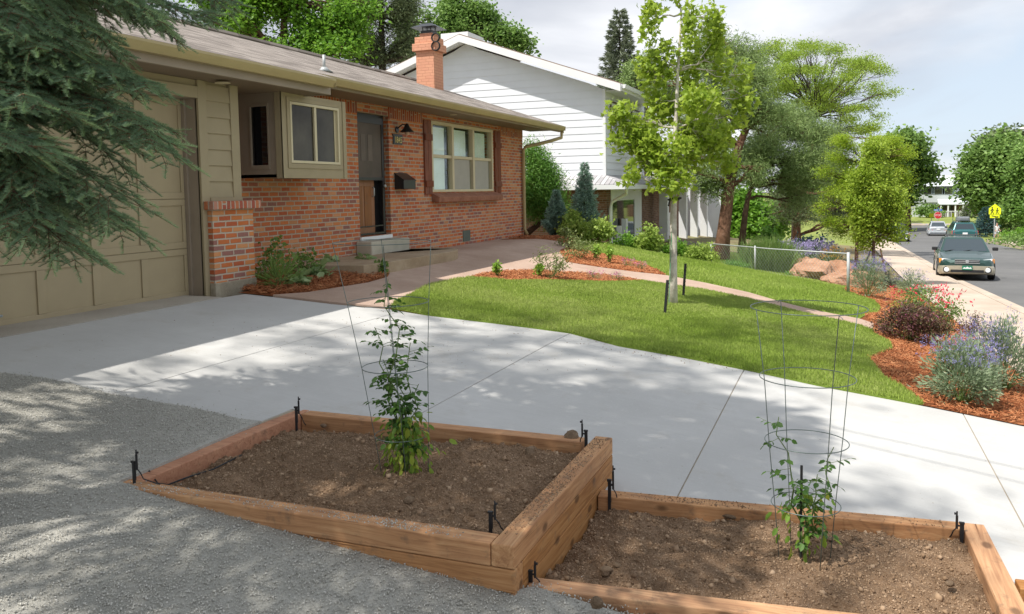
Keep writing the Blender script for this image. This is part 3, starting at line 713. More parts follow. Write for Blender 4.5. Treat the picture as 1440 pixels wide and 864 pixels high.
# ---------------------------------------------------------------- the brick house
YB, YG, YD = 7.3, 6.72, 6.93            # brick front, garage siding plane, garage door plane
XE = 19.25
house = thing('brick_house', (10, 7.3, -1.14), 'single-storey red brick house with tan garage door, bay window and brown shingle roof', 'house')
def hb(name, m, a, b, parent=house, bevel=0): mb = MB(); mb.box(a, b); return mb.build(name, m, parent, bevel=bevel)
def boxes(name, m, L, parent=house, bevel=0):
    if name in ('corner_board','soldier_course','batten','corner_trim','pane','jamb','rake_board') and len(L) > 1:
        return [boxes(name, m, [l], parent, bevel) for l in L][0]
    mb = MB()
    for a, b in L: mb.box(a, b)
    return mb.build(name, m, parent, bevel=bevel)
# brick walls (one mesh with the openings left free)
dx0, dx1, dzt, dzb = 11.70, 12.70, 1.33, -.72
wx0, wx1, wz0, wz1 = 14.30, 17.32, .0, 1.37
zS = 1.50
bw_ = 7.3+.24
boxes('brick_wall', M['brick'], [((7.0,YB,-1.5),(dx0,bw_,zS)), ((dx0,YB,-1.5),(dx1,bw_,dzb)), ((dx0,YB,dzt),(dx1,bw_,zS)), ((dx1,YB,-1.5),(wx0,bw_,zS)),
      ((wx0,YB,-1.5),(wx1,bw_,wz0)), ((wx0,YB,wz1),(wx1,bw_,zS)), ((wx1,YB,-1.5),(XE,bw_,zS)), ((XE-.24,bw_,-1.5),(XE,14.0,zS))])
boxes('soldier_course', M['soldier'], [((10.1,YB-.006,1.295),(dx0,YB,zS-.01)), ((dx1,YB-.006,1.295),(wx0-.3,YB,zS-.01)), ((wx1+.4,YB-.006,1.295),(XE-.0,YB,zS-.01))])
# garage siding, trims
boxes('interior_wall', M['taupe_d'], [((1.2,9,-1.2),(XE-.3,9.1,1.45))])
mb = MB(); 
for i in range(14):
    z0 = -.02+.183*i+.0; z1 = min(z0+.183, 1.295)
    if z0 > 1.25: break
    mb.hexa([(7.56,YG-.022,z0),(7.96,YG-.022,z0),(7.96,YG+.02,z0),(7.56,YG+.02,z0),(7.56,YG-.004,z1),(7.96,YG-.004,z1),(7.96,YG+.02,z1),(7.56,YG+.02,z1)])
mb.build('siding', M['tan'], house)
boxes('wall_core', M['tan'], [((7.44,YG+.02,-1.2),(8.1,7.299,1.295))])
boxes('corner_trim', M['tan'], [((7.96,YG-.03,-.03),(8.10,YG+.02,1.295)), ((7.43,YG-.03,-1.17),(7.56,YG+.02,1.295))], bevel=.004)
boxes('sill_board', M['tan'], [((7.56,YG-.04,-.07),(8.1,YG+.02,-.022))])
# pillar
px0, px1, pyf = 7.50, 8.20, 6.62
boxes('brick_pillar', M['brick_p'], [((px0,pyf,-1.0),(px1,YG-.031,-.16)), ((8.101,YG-.031,-1.0),(px1,YB-.001,-.16))])
boxes('pillar_cap', M['capbrick'], [((px0-.06,pyf-.075,-.16),(px1+.07,YG-.031,-.065))], bevel=.008)
boxes('pillar_plinth', M['found'], [((px0-.01,pyf-.015,-1.4),(px1+.01,YG-.031,-1.0))], bevel=.012)
# garage front: header, jambs, door
gz = 1.09
boxes('garage_header', M['tan'], [((1.0,YG-.03,gz),(7.43,YG+.0,gz+.13)), ((1.0,YG,gz+.13),(7.43,YG+.1,1.295))], bevel=.004)
boxes('garage_jamb', M['taupe'], [((7.43,YG+.0,-1.17),(7.47,YD+.1,gz)), ((1.0,YG,gz-.001),(7.43,YD+.1,gz+.03))])
boxes('jamb_stop', M['taupe'], [((7.405,YD-.055,-1.17),(7.43,YD-.0,gz-.002))])
gd = MB(); gx0, gx1 = 2.42, 7.40
gd.box((gx0,YD,-1.155),(gx1,YD+.045,gz-.01))
garage_door = gd.build('garage_door', M['door_p'], house)
mb = MB(); nrow, ncol = 4, 8; ph = (gz+1.155)/nrow; pw = (gx1-gx0)/ncol; e = .075
for r in range(nrow):
    z0 = -1.155+r*ph
    for (a, b) in ((z0+.002, z0+e), (z0+ph-e, z0+ph-.004)): mb.box((gx0,YD-.016,a),(gx1,YD-.002,b))
    for c in range(ncol+1):
        xx = gx0+c*pw; mb.box((max(gx0,xx-e*.62),YD-.0165,z0+e+.001),(min(gx1,xx+e*.62),YD-.002,z0+ph-e-.001))
mb.build('panel_rails', M['door_p'], garage_door, bevel=.004)
o = MB().tube([(4.93,YD-.02,-1.03),(4.93,YD-.07,-1.03),(5.08,YD-.07,-1.03),(5.08,YD-.02,-1.03)], .012).build('handle', M['steel'], garage_door, smooth=True)
boxes('bottom_seal', M['blackr'], [((gx0,YD+.004,-1.18),(gx1,YD+.03,-1.156))], garage_door)
# door rail hinge plate
# bay window
bx0, bx1, by, bz0, bz1 = 8.80, 10.24, 6.60, .22, 1.30
bay = boxes('bay_window', M['taupe'], [((bx0,by+.06,bz0),(bx0+.04,YB,.38)), ((bx0,by+.06,1.13),(bx0+.04,YB,bz1)), ((bx0,by+.06,.38),(bx0+.04,by+.22,1.13)), ((bx0,YB-.22,.38),(bx0+.04,YB,1.13)),
                                       ((bx1-.04,by+.06,bz0),(bx1,YB,bz1)), ((bx0,by+.06,bz0-.0),(bx1,YB,bz0+.04)), ((bx0+.04,by+.06,bz1-.04),(bx1-.04,YB,bz1))])
boxes('bay_shell', M['tan'], [((bx0-.012,by,bz0-.01),(bx1+.012,by+.06,.40)), ((bx0-.012,by,1.20),(bx1+.012,by+.06,bz1)), ((bx0-.012,by,.40),(bx0+.16,by+.06,1.20)), ((bx1-.16,by,.40),(bx1+.012,by+.06,1.20))], bay)
boxes('corner_board', M['tan'], [((bx0-.02,by-.012,bz0-.012),(bx0+.06,by-.001,bz1)), ((bx1-.06,by-.012,bz0-.012),(bx1+.02,by-.001,bz1)), ((bx0-.02,by-.012,bz0-.012),(bx0-.0121,by+.09,bz1))], bay)
boxes('bay_trim', M['tan'], [((bx0+.10,by-.012,.34),(bx1-.10,by-.001,.40)), ((bx0+.10,by-.012,1.20),(bx1-.10,by-.001,1.25)), ((bx0+.10,by-.012,.40),(bx0+.16,by-.001,1.20)), ((bx1-.16,by-.012,.40),(bx1-.10,by-.001,1.20))], bay)
a, b = bx0+.16, bx1-.16
wf = boxes('window_frame', M['cream'], [((a,by-.018,.405),(a+.035,by+.04,1.195)), ((b-.035,by-.018,.405),(b,by+.04,1.195)), ((a+.035,by-.018,.405),(b-.035,by+.04,.44)), ((a+.035,by-.018,1.16),(b-.035,by+.04,1.195)), (((a+b)/2-.03,by-.014,.44),((a+b)/2+.02,by+.035,1.16))], bay, bevel=.003)
boxes('sash', M['cream'], [((b-.075,by+.02,.44),(b-.036,by+.05,1.16))], bay)
boxes('pane', M['glass_bay'], [((a+.02,by+.012,.42),((a+b)/2,by+.018,1.18)), (((a+b)/2,by+.022,.42),(b-.02,by+.028,1.18))], bay)
boxes('side_pane', M['mirror'], [((bx0+.015,by+.22,.38),(bx0+.02,YB-.22,1.13))], bay)
boxes('side_trim', M['taupe'], [((bx0-.014,by+.2,.33),(bx0-.001,YB-.2,.38)), ((bx0-.014,by+.2,1.13),(bx0-.001,YB-.2,1.16)), ((bx0-.014,by+.2,.38),(bx0-.001,by+.22,1.13)), ((bx0-.014,YB-.22,.38),(bx0-.001,YB-.2,1.13))], bay)
# upright black strip between wall and bay
boxes('dark_strip', M['black'], [((8.44,YB-.07,.2),(8.56,YB-.001,1.26))])
# front door with storm door
dr = boxes('front_door', M['doorwood'], [((dx0+.04,YB+.17,dzb+.03),(dx1-.25,YB+.21,dzt-.1))])
boxes('door_frame', M['black'], [((dx0,YB+.10,dzb),(dx0+.055,YB+.23,dzt)), ((dx1-.07,YB+.10,dzb),(dx1,YB+.23,dzt)), ((dx0+.055,YB+.10,dzt-.09),(dx1-.07,YB+.23,dzt)), ((dx1-.3,YB+.19,dzb),(dx1-.07,YB+.22,dzt-.09))], dr)
boxes('door_panel', M['doorwood'], [((dx0+.14,YB+.16,-.58),(dx0+.36,YB+.172,.12)), ((dx0+.42,YB+.16,-.58),(dx0+.64,YB+.172,.12)), ((dx0+.14,YB+.16,.3),(dx0+.36,YB+.172,1.1)), ((dx0+.42,YB+.16,.3),(dx0+.64,YB+.172,1.1))], dr, bevel=.005)
zm = .24
boxes('storm_door', M['black'], [((dx0+.055,YB+.06,dzb+.02),(dx0+.10,YB+.085,dzt-.05)), ((dx1-.14,YB+.06,dzb+.02),(dx1-.07,YB+.085,dzt-.05)), ((dx0+.1,YB+.06,dzb+.02),(dx1-.14,YB+.085,dzb+.05)), ((dx0+.1,YB+.06,dzt-.16),(dx1-.14,YB+.085,dzt-.05)),
      ((dx0+.1,YB+.06,zm-.025),(dx1-.14,YB+.085,zm+.025)), ((dx0+.1,YB+.066,dzb+.15),(dx1-.14,YB+.074,dzb+.17))], dr)
boxes('storm_door_screen', simple('storm_screen', (.085,.06,.045), .45, .25, 3), [((dx0+.1,YB+.072,zm+.026),(dx1-.14,YB+.078,dzt-.161))], dr)
boxes('door_curtain', simple('door_light', (.13,.10,.08), .5), [((dx0+.2,YB+.068,zm+.3),(dx0+.34,YB+.0715,dzt-.35)), ((dx0+.42,YB+.068,zm+.3),(dx0+.56,YB+.0715,dzt-.35))], dr)
for k in range(3):
    z = -.5+k*.8; MB().tube([(dx0+.03,YB+.05,z-.05),(dx0+.03,YB+.05,z+.05)], .014).build('hinge', M['black'], dr)
MB().lathe((dx1-.105,YB+.035,zm-.12), [(.004,-.02),(.022,-.018),(.028,0),(.022,.02),(.004,.03)], 14, axis='y').build('knob', M['steel'], dr, smooth=True)
MB().tube([(dx1-.33,YB+.15,zm-.3),(dx1-.33,YB+.12,zm-.28),(dx1-.33,YB+.12,zm-.16),(dx1-.33,YB+.15,zm-.14)], .012).build('door_handle', M['steel'], dr, smooth=True)
boxes('door_sill', M['white'], [((dx0-.02,YB-.03,dzb-.06),(dx1,YB+.2,dzb-.002))])
boxes('door_step', M['cream_step'], [((dx0-.15,YB-.30,-1.2),(dx1+.12,YB-.002,dzb-.065))], bevel=.02)
boxes('hall_wall', M['glass_d'], [((dx0,bw_+.0,dzb),(dx1,bw_+.02,dzt))])
# main window
win = boxes('window', M['cream'], [((wx0,YB-.02,wz1-.06),(wx1,YB+.1,wz1)), ((wx0,YB-.02,wz0),(wx1,YB+.1,wz0+.05)), ((wx0,YB-.02,wz0+.05),(wx0+.06,YB+.1,wz1-.06)), ((wx1-.07,YB-.02,wz0+.05),(wx1,YB+.1,wz1-.06))], bevel=.004)
c1, c2 = 15.26, 16.28; zmm = .70
boxes('mullion', M['cream'], [((c1-.045,YB-.012,wz0+.05),(c1+.045,YB+.09,wz1-.06)), ((c2-.045,YB-.012,wz0+.05),(c2+.045,YB+.09,wz1-.06)), ((wx0+.06,YB+.005,zmm-.03),(c1-.045,YB+.08,zmm+.03)), ((c1+.045,YB+.005,zmm-.03),(c2-.045,YB+.08,zmm+.03)), ((c2+.045,YB+.005,zmm-.03),(wx1-.07,YB+.08,zmm+.03))], win, bevel=.003)
for (a, b) in ((wx0+.06,c1-.045),(c1+.045,c2-.045),(c2+.045,wx1-.07)):
    g = boxes('pane', M['winglass'] if 'winglass' in M else M['glass_d'], [((a,YB+.05,zmm+.03),(b,YB+.056,wz1-.06)), ((a,YB+.05,wz0+.05),(b,YB+.056,zmm-.03))], win)
    if a > 15: boxes('screen', M['screen'], [((a,YB+.03,wz0+.05),(b-.10,YB+.034,zmm-.03))], win)
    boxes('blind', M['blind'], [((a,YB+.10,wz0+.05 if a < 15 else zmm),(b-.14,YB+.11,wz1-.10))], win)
boxes('room_dark', M['glass_d'], [((wx0,YB+.2,wz0),(wx1,YB+.22,wz1))], win)
sil = MB(); sil.hexa([(wx0-.02,YB-.16,-.20),(wx1+.2,YB-.16,-.20),(wx1+.2,YB-.001,-.19),(wx0-.02,YB-.001,-.19),(wx0-.02,YB-.18,-.10),(wx1+.2,YB-.18,-.10),(wx1+.2,YB-.001,-.012),(wx0-.02,YB-.001,-.012)])
sil.build('window_sill', M['sillbrick'], house, bevel=.01)
for (a, b) in ((13.98,14.27),(17.40,17.75)):
    sh = boxes('shutter', M['shutter'], [((a,YB-.035,-.04),((a+b)/2-.004,YB-.001,1.36)), (((a+b)/2+.004,YB-.035,-.04),(b,YB-.001,1.36))], bevel=.004)
    boxes('batten', M['shutter'], [((a-.004,YB-.06,.98),(b+.004,YB-.036,1.10)), ((a-.004,YB-.06,.10),(b+.004,YB-.036,.22))], sh, bevel=.004)
# foundation vent
boxes('crawl_vent', simple('vent_metal', (.10,.12,.10), .6), [((15.66,YB-.012,-1.04),(16.02,YB-.001,-.81))])
# mailbox
mbx = MB(); mbx.prism([(YB-.001,.06),(YB-.19,.06),(YB-.19,.22),(YB-.001,.34)], 'x', 12.86, 13.30)
mail = mbx.build('mailbox', M['black'], house, bevel=.008)
m2 = MB(); m2.hexa([(12.85,YB-.20,.205),(13.31,YB-.20,.205),(13.31,YB-.001,.335),(12.85,YB-.001,.335),(12.85,YB-.20,.22),(13.31,YB-.20,.22),(13.31,YB-.001,.352),(12.85,YB-.001,.352)])
m2.build('lid', M['black'], mail, bevel=.003)
# wall lamp
lp = MB(); lp.lathe((12.98,YB-.012,1.11), [(.055,-.012),(.055,.011)], 18, axis='y')
lamp = lp.build('wall_lamp', M['black'], house)
q = MB(); q.tube([(12.98,YB-.02,1.13),(12.99,YB-.12,1.20),(13.0,YB-.20,1.18)], .012); q.lathe((13.0,YB-.2,1.06), [(.13,0),(.125,.005),(.07,.06),(.045,.10),(.03,.14),(.01,.15)], 20)
q.build('lamp_shade', M['black'], lamp, smooth=True)
MB().lathe((13.0,YB-.2,1.0), [(.005,0),(.035,.015),(.042,.04),(.035,.065),(.02,.075)], 14).build('bulb', M['lampbulb'], lamp, smooth=True)
# house number plate
pl = MB(); pl.prism([(12.80,1.03),(12.84,.99),(12.83,.85),(13.15,.85),(13.15,.99),(13.17,1.0),(13.15,1.03)], 'y', YB-.02, YB-.001)
plate = pl.build('number_plate', M['black'], house)
def text(s, size, m, loc, rotm, parent=None, name='lettering', ext=.002, sx=1.):
    c = bpy.data.curves.new(name, 'FONT'); c.body = s; c.size = size; c.extrude = ext; c.align_x = 'CENTER'; c.align_y = 'CENTER'
    tmp = bpy.data.objects.new(name, c); COL.objects.link(tmp)
    dg = bpy.context.evaluated_depsgraph_get(); me = bpy.data.meshes.new_from_object(tmp.evaluated_get(dg)); bpy.data.objects.remove(tmp)
    me.materials.clear(); me.materials.append(m)
    mtx = Matrix.Translation(Vector(loc)) @ rotm.to_4x4() @ Matrix.Diagonal((sx, 1, 1, 1)); me.transform(mtx)
    off = np.zeros(3); p = parent
    while p is not None: off = off+np.array(p.location); p = p.parent
    me.transform(Matrix.Translation(-Vector(off)))
    return link(bpy.data.objects.new(name, me), parent)
text('1845', .155, M['gold'], (13.0,YB-.024,.925), Matrix.Rotation(R(90), 3, 'X'), plate, ext=.003, sx=.85)
# roof: eave 1 (garage) at y 6.2, eave 2 at y 6.45, ridge at y 10.35
YR, SL = 10.35, 1/3
def rz(y): return 1.60-(6.45-y)*SL
zr = rz(YR); XR = 19.85; YK = 14.3
mb = MB()
th = .05
def slab(x0, x1, y0, y1):
    mb.hexa([(x0,y0,rz(y0)-th),(x1,y0,rz(y0)-th),(x1,y1,rz(y1)-th),(x0,y1,rz(y1)-th),(x0,y0,rz(y0)),(x1,y0,rz(y0)),(x1,y1,rz(y1)),(x0,y1,rz(y1))])
slab(-2.0, 9.30, 6.12, YR); slab(9.30, XR, 6.42, YR)
mb.hexa([(-2,YR,zr-th),(XR,YR,zr-th),(XR,YK,rz(6.42)-th),(-2,YK,rz(6.42)-th),(-2,YR,zr),(XR,YR,zr),(XR,YK,rz(6.42)),(-2,YK,rz(6.42))])
roof = mb.build('roof', M['shingle'], house)
r2 = MB(); r2.tube([(-2,YR,zr+.01),(XR,YR,zr+.01)], .06, 6); r2.build('ridge_cap', M['shingle'], roof)
# gable end wall and rake board
g = MB(); g.prism([(7.3,1.5),(14.0,1.5),(YR,zr-.16)], 'x', XE-.2, XE-.02); g.build('gable_wall', M['tan'], house)
rk = MB()
for (ya, yb) in ((6.42,YR),(YK,YR)):
    za, zb = rz(6.42)-th, zr-th
    rk.hexa([(XR-.03,ya,za-.13),(XR,ya,za-.13),(XR,yb,zb-.13),(XR-.03,yb,zb-.13),(XR-.03,ya,za),(XR,ya,za),(XR,yb,zb),(XR-.03,yb,zb)])
rk.build('rake_board', M['gutter'], roof)
# soffits and fascias
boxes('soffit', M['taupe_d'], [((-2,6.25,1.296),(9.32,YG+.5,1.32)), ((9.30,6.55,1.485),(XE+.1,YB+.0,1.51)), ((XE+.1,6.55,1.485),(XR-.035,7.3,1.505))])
boxes('fascia', M['taupe'], [((-2,6.20,1.285),(9.28,6.25,rz(6.2)-th-.005)), ((9.33,6.50,1.44),(XR-.04,6.55,rz(6.5)-th-.005)), ((9.28,6.20,1.285),(9.32,7.0,rz(6.2)-th-.01))], bevel=.004)
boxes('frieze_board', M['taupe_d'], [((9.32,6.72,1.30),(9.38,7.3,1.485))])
def gutter(x0, x1, y, zt_):
    mb = MB(); prof = [(y,zt_-.10),(y-.075,zt_-.10),(y-.105,zt_-.055),(y-.125,zt_-.02),(y-.125,zt_+.005),(y-.115,zt_+.005),(y-.112,zt_-.02),(y-.07,zt_-.085),(y,zt_-.085)]
    mb.prism(prof, 'x', x0, x1); mb.box((x0,y-.12,zt_-.095),(x0+.004,y,zt_-.001)); mb.box((x1-.004,y-.12,zt_-.095),(x1,y,zt_-.001))
    return mb.build('gutter', M['gutter'], house)
gutter(-2, 9.26, 6.195, rz(6.12)-.02); gutter(9.34, XR, 6.495, rz(6.42)-.02)
# downspout
MB().tube([(19.7,6.43,1.42),(19.72,6.44,1.30),(19.55,6.65,1.22),(19.3,6.95,1.13),(19.17,7.18,1.08),(19.15,7.24,1.0),(19.15,7.24,-.95),(19.18,7.18,-1.08)], .042, 8).build('downspout', M['gutter'], house, smooth=True)
# vent pipe with flashing
vz = rz(7.02)
vp = MB().lathe((10.4,7.02,vz-.02), [(.13,0),(.05,.05),(.045,.07)], 16).build('pipe_flashing', M['steel'], roof, smooth=True)
MB().tube([(10.4,7.02,vz),(10.4,7.02,vz+.23)], .022, 10).build('vent_pipe', M['steel'], roof, smooth=True)
# recessed lights
MB().lathe((7.62,6.5,1.262), [(.085,0),(.085,.006)], 24).build('recessed_light', M['cream'], house)
MB().lathe((14.6,6.95,1.478), [(.07,0),(.07,.006)], 20).build('soffit_vent', M['cream'], house)
# chimney
cx0, cx1, cy0, cy1 = 18.24, 18.74, 9.18, 9.66
ch = boxes('chimney', M['brick_c'], [((cx0,cy0,2.2),(cx1,cy1,3.42))], roof)
boxes('corbel', M['brick_c'], [((cx0-.07,cy0-.07,3.42),(cx1+.07,cy1+.07,3.60)), ((cx0-.02,cy0-.02,3.60),(cx1+.02,cy1+.02,3.76)), ((cx0+.07,cy0+.07,3.76),(cx1-.07,cy1-.07,3.86))], ch, bevel=.01)
boxes('flue_base', M['black'], [((cx0+.10,cy0+.10,3.86),(cx1-.10,cy1-.10,3.93))], ch)
cp = MB(); cp.hexa([(cx0-.09,cy0-.09,3.99),(cx1+.09,cy0-.09,3.99),(cx1+.09,cy1+.09,3.99),(cx0-.09,cy1+.09,3.99),(cx0+.12,cy0+.12,4.10),(cx1-.12,cy0+.12,4.10),(cx1-.12,cy1-.12,4.10),(cx0+.12,cy1-.12,4.10)])
for (x, y) in ((cx0+.13,cy0+.13),(cx1-.13,cy0+.13),(cx1-.13,cy1-.13),(cx0+.13,cy1-.13)): cp.tube([(x,y,3.92),(x,y,4.02)], .012, 5)
cp.build('chimney_cap', M['black'], ch)
co_ = MB()
for (z, r_) in ((3.70,.10),(3.50,.105)):
    for k in range(3):
        pts = [(cx0-.10+.02*k+(.0), cy0-.10+.0+ (r_)*math.cos(t)+.0, z+(r_)*math.sin(t)) for t in np.linspace(0, 2*math.pi, 25)]
        co_.tube(pts, .014, 5, cap=False)
co = co_.build('cable_coil', M['blackr'], ch, smooth=True)
# small block wall / gate behind the downspout, at the neighbour's boundary is left to the plants

# ---------------------------------------------------------------- white neighbour house
XN = 24.5
nh = thing('white_house', (24.5, 9, -1.9), 'two-storey white clapboard house with a wide gable, next to the brick house', 'house')
NY0, NYP, NY1 = 6.63, 11.17, 15.7; NZE, NZP = 3.02, 3.02+(11.17-6.63)*.355
def nroof(y): return NZE+.10+(min(y, 2*NYP-y)-NY0)*.355
mb = MB(); ex = .216; z = .40
XW = float(onY(908,300,6.58)[0]); XRF = float(onY(927,147,6.0)[0])
mb.box((XN+.03,NY0+.03,.2),(XW,NY1,NZE)); mb.box((XN+.031,NY0+.031,-2.6),(float(onY(937,300,6.58)[0]),NY1,.2))
mb.prism([(NY0+.03,NZE),(NY1,NZE),(NYP,NZE+(NYP-NY0)*.355-.02)], 'x', XN+.03, XN+.2)
core = mb.build('wall', M['sidingw'], nh)
mb = MB(); k = 0
while z < NZP+.1:
    z1 = z+ex
    def yr(zz): return (NY0, NY1) if zz <= NZE+.05 else (NY0+(zz-NZE-.02)/.355, NY1-(zz-NZE-.02)/.355)
    a0, b0 = yr(z); a1, b1 = yr(z1)
    if b0-a0 < .15: break
    if b1 < a1: a1 = b1 = NYP
    mb.hexa([(XN-.013,a0,z),(XN+.03,a0,z),(XN+.03,b0,z),(XN-.013,b0,z),(XN-.001,a1,z1),(XN+.03,a1,z1),(XN+.03,b1,z1),(XN-.001,b1,z1)])
    z = z1
z = .40
while z < NZE-.02:
    z1 = min(z+ex, NZE)
    mb.hexa([(XN+.0,NY0-.022,z),(XW-.01,NY0-.022,z),(XW-.01,NY0+.03,z),(XN,NY0+.03,z),(XN,NY0-.001,z1),(XW-.01,NY0-.001,z1),(XW-.01,NY0+.03,z1),(XN,NY0+.03,z1)]); z = z1
mb.build('clapboard', M['sidingw'], nh)
XW = float(onY(908,300,6.58)[0]); XRF = float(onY(927,147,6.0)[0])
boxes('corner_board', M['white'], [((XN-.035,NY0-.035,.40),(XN+.06,NY0+.06,NZE-.02))], nh)
# roof of the neighbour
RX0 = XN-.50; EY0 = NY0-.62; EY1 = NY1+.62
def nz_(y): return 4.91-abs(y-NYP)*.355
mb = MB()
for ya, yb in ((EY0,NYP),(EY1,NYP)):
    mb.hexa([(RX0,ya,nz_(ya)-.04),(XRF,ya,nz_(ya)-.04),(XRF,yb,nz_(yb)-.04),(RX0,yb,nz_(yb)-.04),(RX0,ya,nz_(ya)+.03),(XRF,ya,nz_(ya)+.03),(XRF,yb,nz_(yb)+.03),(RX0,yb,nz_(yb)+.03)])
nroof_o = mb.build('roof', simple('brown_roof_shingle', (.20,.14,.11), .9, .2, 8), nh)
mb = MB()
for ya, yb in ((EY0,NYP),(EY1,NYP)):
    mb.hexa([(RX0-.03,ya,nz_(ya)-.22),(RX0+.01,ya,nz_(ya)-.22),(RX0+.01,yb,nz_(yb)-.22),(RX0-.03,yb,nz_(yb)-.22),(RX0-.03,ya,nz_(ya)-.0),(RX0+.01,ya,nz_(ya)-.0),(RX0+.01,yb,nz_(yb)-.0),(RX0-.03,yb,nz_(yb)-.0)])
mb.box((RX0+.012,EY0-.03,nz_(EY0)-.20),(XRF,EY0,nz_(EY0)-.01))
mb.build('bargeboard', M['fascw'], nroof_o)
mb = MB()
for ya, yb in ((EY0+.02,NYP),(EY1-.02,NYP)):
    mb.hexa([(RX0+.012,ya,nz_(ya)-.18),(XN+.02,ya,nz_(ya)-.18),(XN+.02,yb,nz_(yb)-.18),(RX0+.012,yb,nz_(yb)-.18),(RX0+.012,ya,nz_(ya)-.15),(XN+.02,ya,nz_(ya)-.15),(XN+.02,yb,nz_(yb)-.15),(RX0+.012,yb,nz_(yb)-.15)])
mb.box((XN+.03,EY0,NZE-.08),(XRF-.02,NY0-.023,NZE-.05))
mb.build('soffit', M['white'], nh)
mb = MB(); prof = [(EY0-.03,nz_(EY0)-.13),(EY0-.12,nz_(EY0)-.13),(EY0-.15,nz_(EY0)-.02),(EY0-.03,nz_(EY0)-.02)]
mb.prism(prof, 'x', RX0+.05, XRF-.02); mb.build('gutter', M['white'], nh)
boxes('chimney', M['white'], [((25.6,11.6,4.5),(26.9,12.6,5.32))], nh)
# upper windows on the street side
UX = lambda u, Y=6.58: float(onY(u, 300, Y)[0])
for (a, b) in ((UX(861),UX(876.5)),(UX(890),UX(899.5))):
    w = boxes('window', simple('brown_window_trim', (.13,.08,.06), .6), [((a-.08,NY0-.05,1.62),(b+.08,NY0-.023,2.72))], nh)
    boxes('window_frame', M['white'], [((a,NY0-.075,1.69),(a+.07,NY0-.051,2.65)), ((b-.07,NY0-.075,1.69),(b,NY0-.051,2.65)), (((a+b)/2-.04,NY0-.075,1.69),((a+b)/2+.04,NY0-.051,2.65)), ((a+.07,NY0-.075,2.58),(b-.07,NY0-.051,2.65)), ((a+.07,NY0-.075,1.69),(b-.07,NY0-.051,1.76))], w)
    boxes('pane', M['glass_d'], [((a+.05,NY0-.056,1.74),(b-.05,NY0-.052,2.6))], w)
# pent roof
XPE = float(onY(1001,300,5.85)[0])
mb = MB(); PZ0, PZ1, PD = .13, .42, .78
mb.hexa([(XN-PD,NY0-PD,PZ0),(XN,NY0-.02,PZ1),(XN,NY1,PZ1),(XN-PD,NY1,PZ0),(XN-PD,NY0-PD,PZ0+.03),(XN+.02,NY0+.02,PZ1+.03),(XN+.02,NY1,PZ1+.03),(XN-PD,NY1,PZ0+.03)])
mb.hexa([(XN-PD,NY0-PD,PZ0),(XPE,NY0-PD,PZ0),(XPE,NY0-.023,PZ1),(XN-.0,NY0-.023,PZ1),(XN-PD,NY0-PD,PZ0+.03),(XPE,NY0-PD,PZ0+.03),(XPE,NY0,PZ1+.03),(XN,NY0,PZ1+.03)])
mb.build('pent_roof', M['shingle_n'], nh)
boxes('pent_fascia', M['white'], [((XN-PD,NY0-PD-.03,PZ0-.13),(XPE,NY0-PD,PZ0+.0)), ((XN-PD-.03,NY0-PD-.03,PZ0-.13),(XN-PD,NY1,PZ0+.0)), ((XN-PD,NY0-PD,PZ0-.12),(XN,NY1,PZ0-.10)), ((XN,NY0-PD,PZ0-.12),(XPE,NY0,PZ0-.10))], nh)
# lower brick and garage opening
boxes('brick_wall', M['brick_n'], [((XN-.05,NY0-.05,-2.8),(XN+.02,NY1,.05)), ((XN+.02,NY0-.05,-2.8),(UX(859),NY0-.024,.05))], nh)
boxes('brick_wall', M['brick_n'], [((UX(902),NY0-.05,-2.8),(UX(937),NY0-.024,.05))], nh)
boxes('garage_frame', M['white'], [((UX(859),NY0-.06,-.36),(UX(902),NY0-.024,.05)), ((UX(859),NY0-.06,-2.8),(UX(861),NY0-.024,-.36)), ((UX(892),NY0-.06,-2.8),(UX(902),NY0-.024,-.36))], nh)
boxes('garage_interior', M['glass_d'], [((UX(861),NY0-.04,-2.8),(UX(892),NY0-.026,-.36))], nh)
boxes('stored_board', M['white'], [((25.45,NY0-.25,-2.6),(25.53,NY0-.1,-1.15)), ((26.1,NY0-.25,-2.6),(26.35,NY0-.1,-.95))], nh)
boxes('brick_patch', simple('buff_block', (.42,.36,.28), .8), [((XN-.062,9.4,-.62),(XN-.051,10.3,-.48))], nh)
MB().tube([(XN-PD+.35,NY0-PD+.03,.02),(XN-.0,NY0-PD+.12,-.14),(XN+.05,NY0-.2,-.38),(XN+.12,NY0-.12,-.6),(XN+.12,NY0-.12,-2.6)], .05, 8).build('downspout', M['white'], nh, smooth=True)
# posts and wall of its front porch
for (u0, u1) in ((938,947),(964.5,972),(980,986),(993.5,1000)):
    Yc = 6.0; xa, xb = float(onY(u0,300,Yc)[0]), float(onY(u1,300,Yc)[0]); w_ = .30
    boxes('porch_column', M['white'], [((xa,Yc-.02,-3.6),(xa+w_*1.0,Yc+w_,PZ0-.13))], nh, bevel=.01)
boxes('porch_wall', M['brick_n'], [((UX(937)+.01,NY0+.6,-3.6),(UX(1000),NY0+.7,PZ0))], nh)
boxes('side_wall', M['sidingw'], [((XPE+.2,float(onX(1013,330,XPE+.2)[1]),-3.8),(XPE+.4,9,1.2))], nh)
boxes('door', M['white'], [((UX(957),NY0+.55,-2.9),(UX(962),NY0+.595,-1.1))], nh)
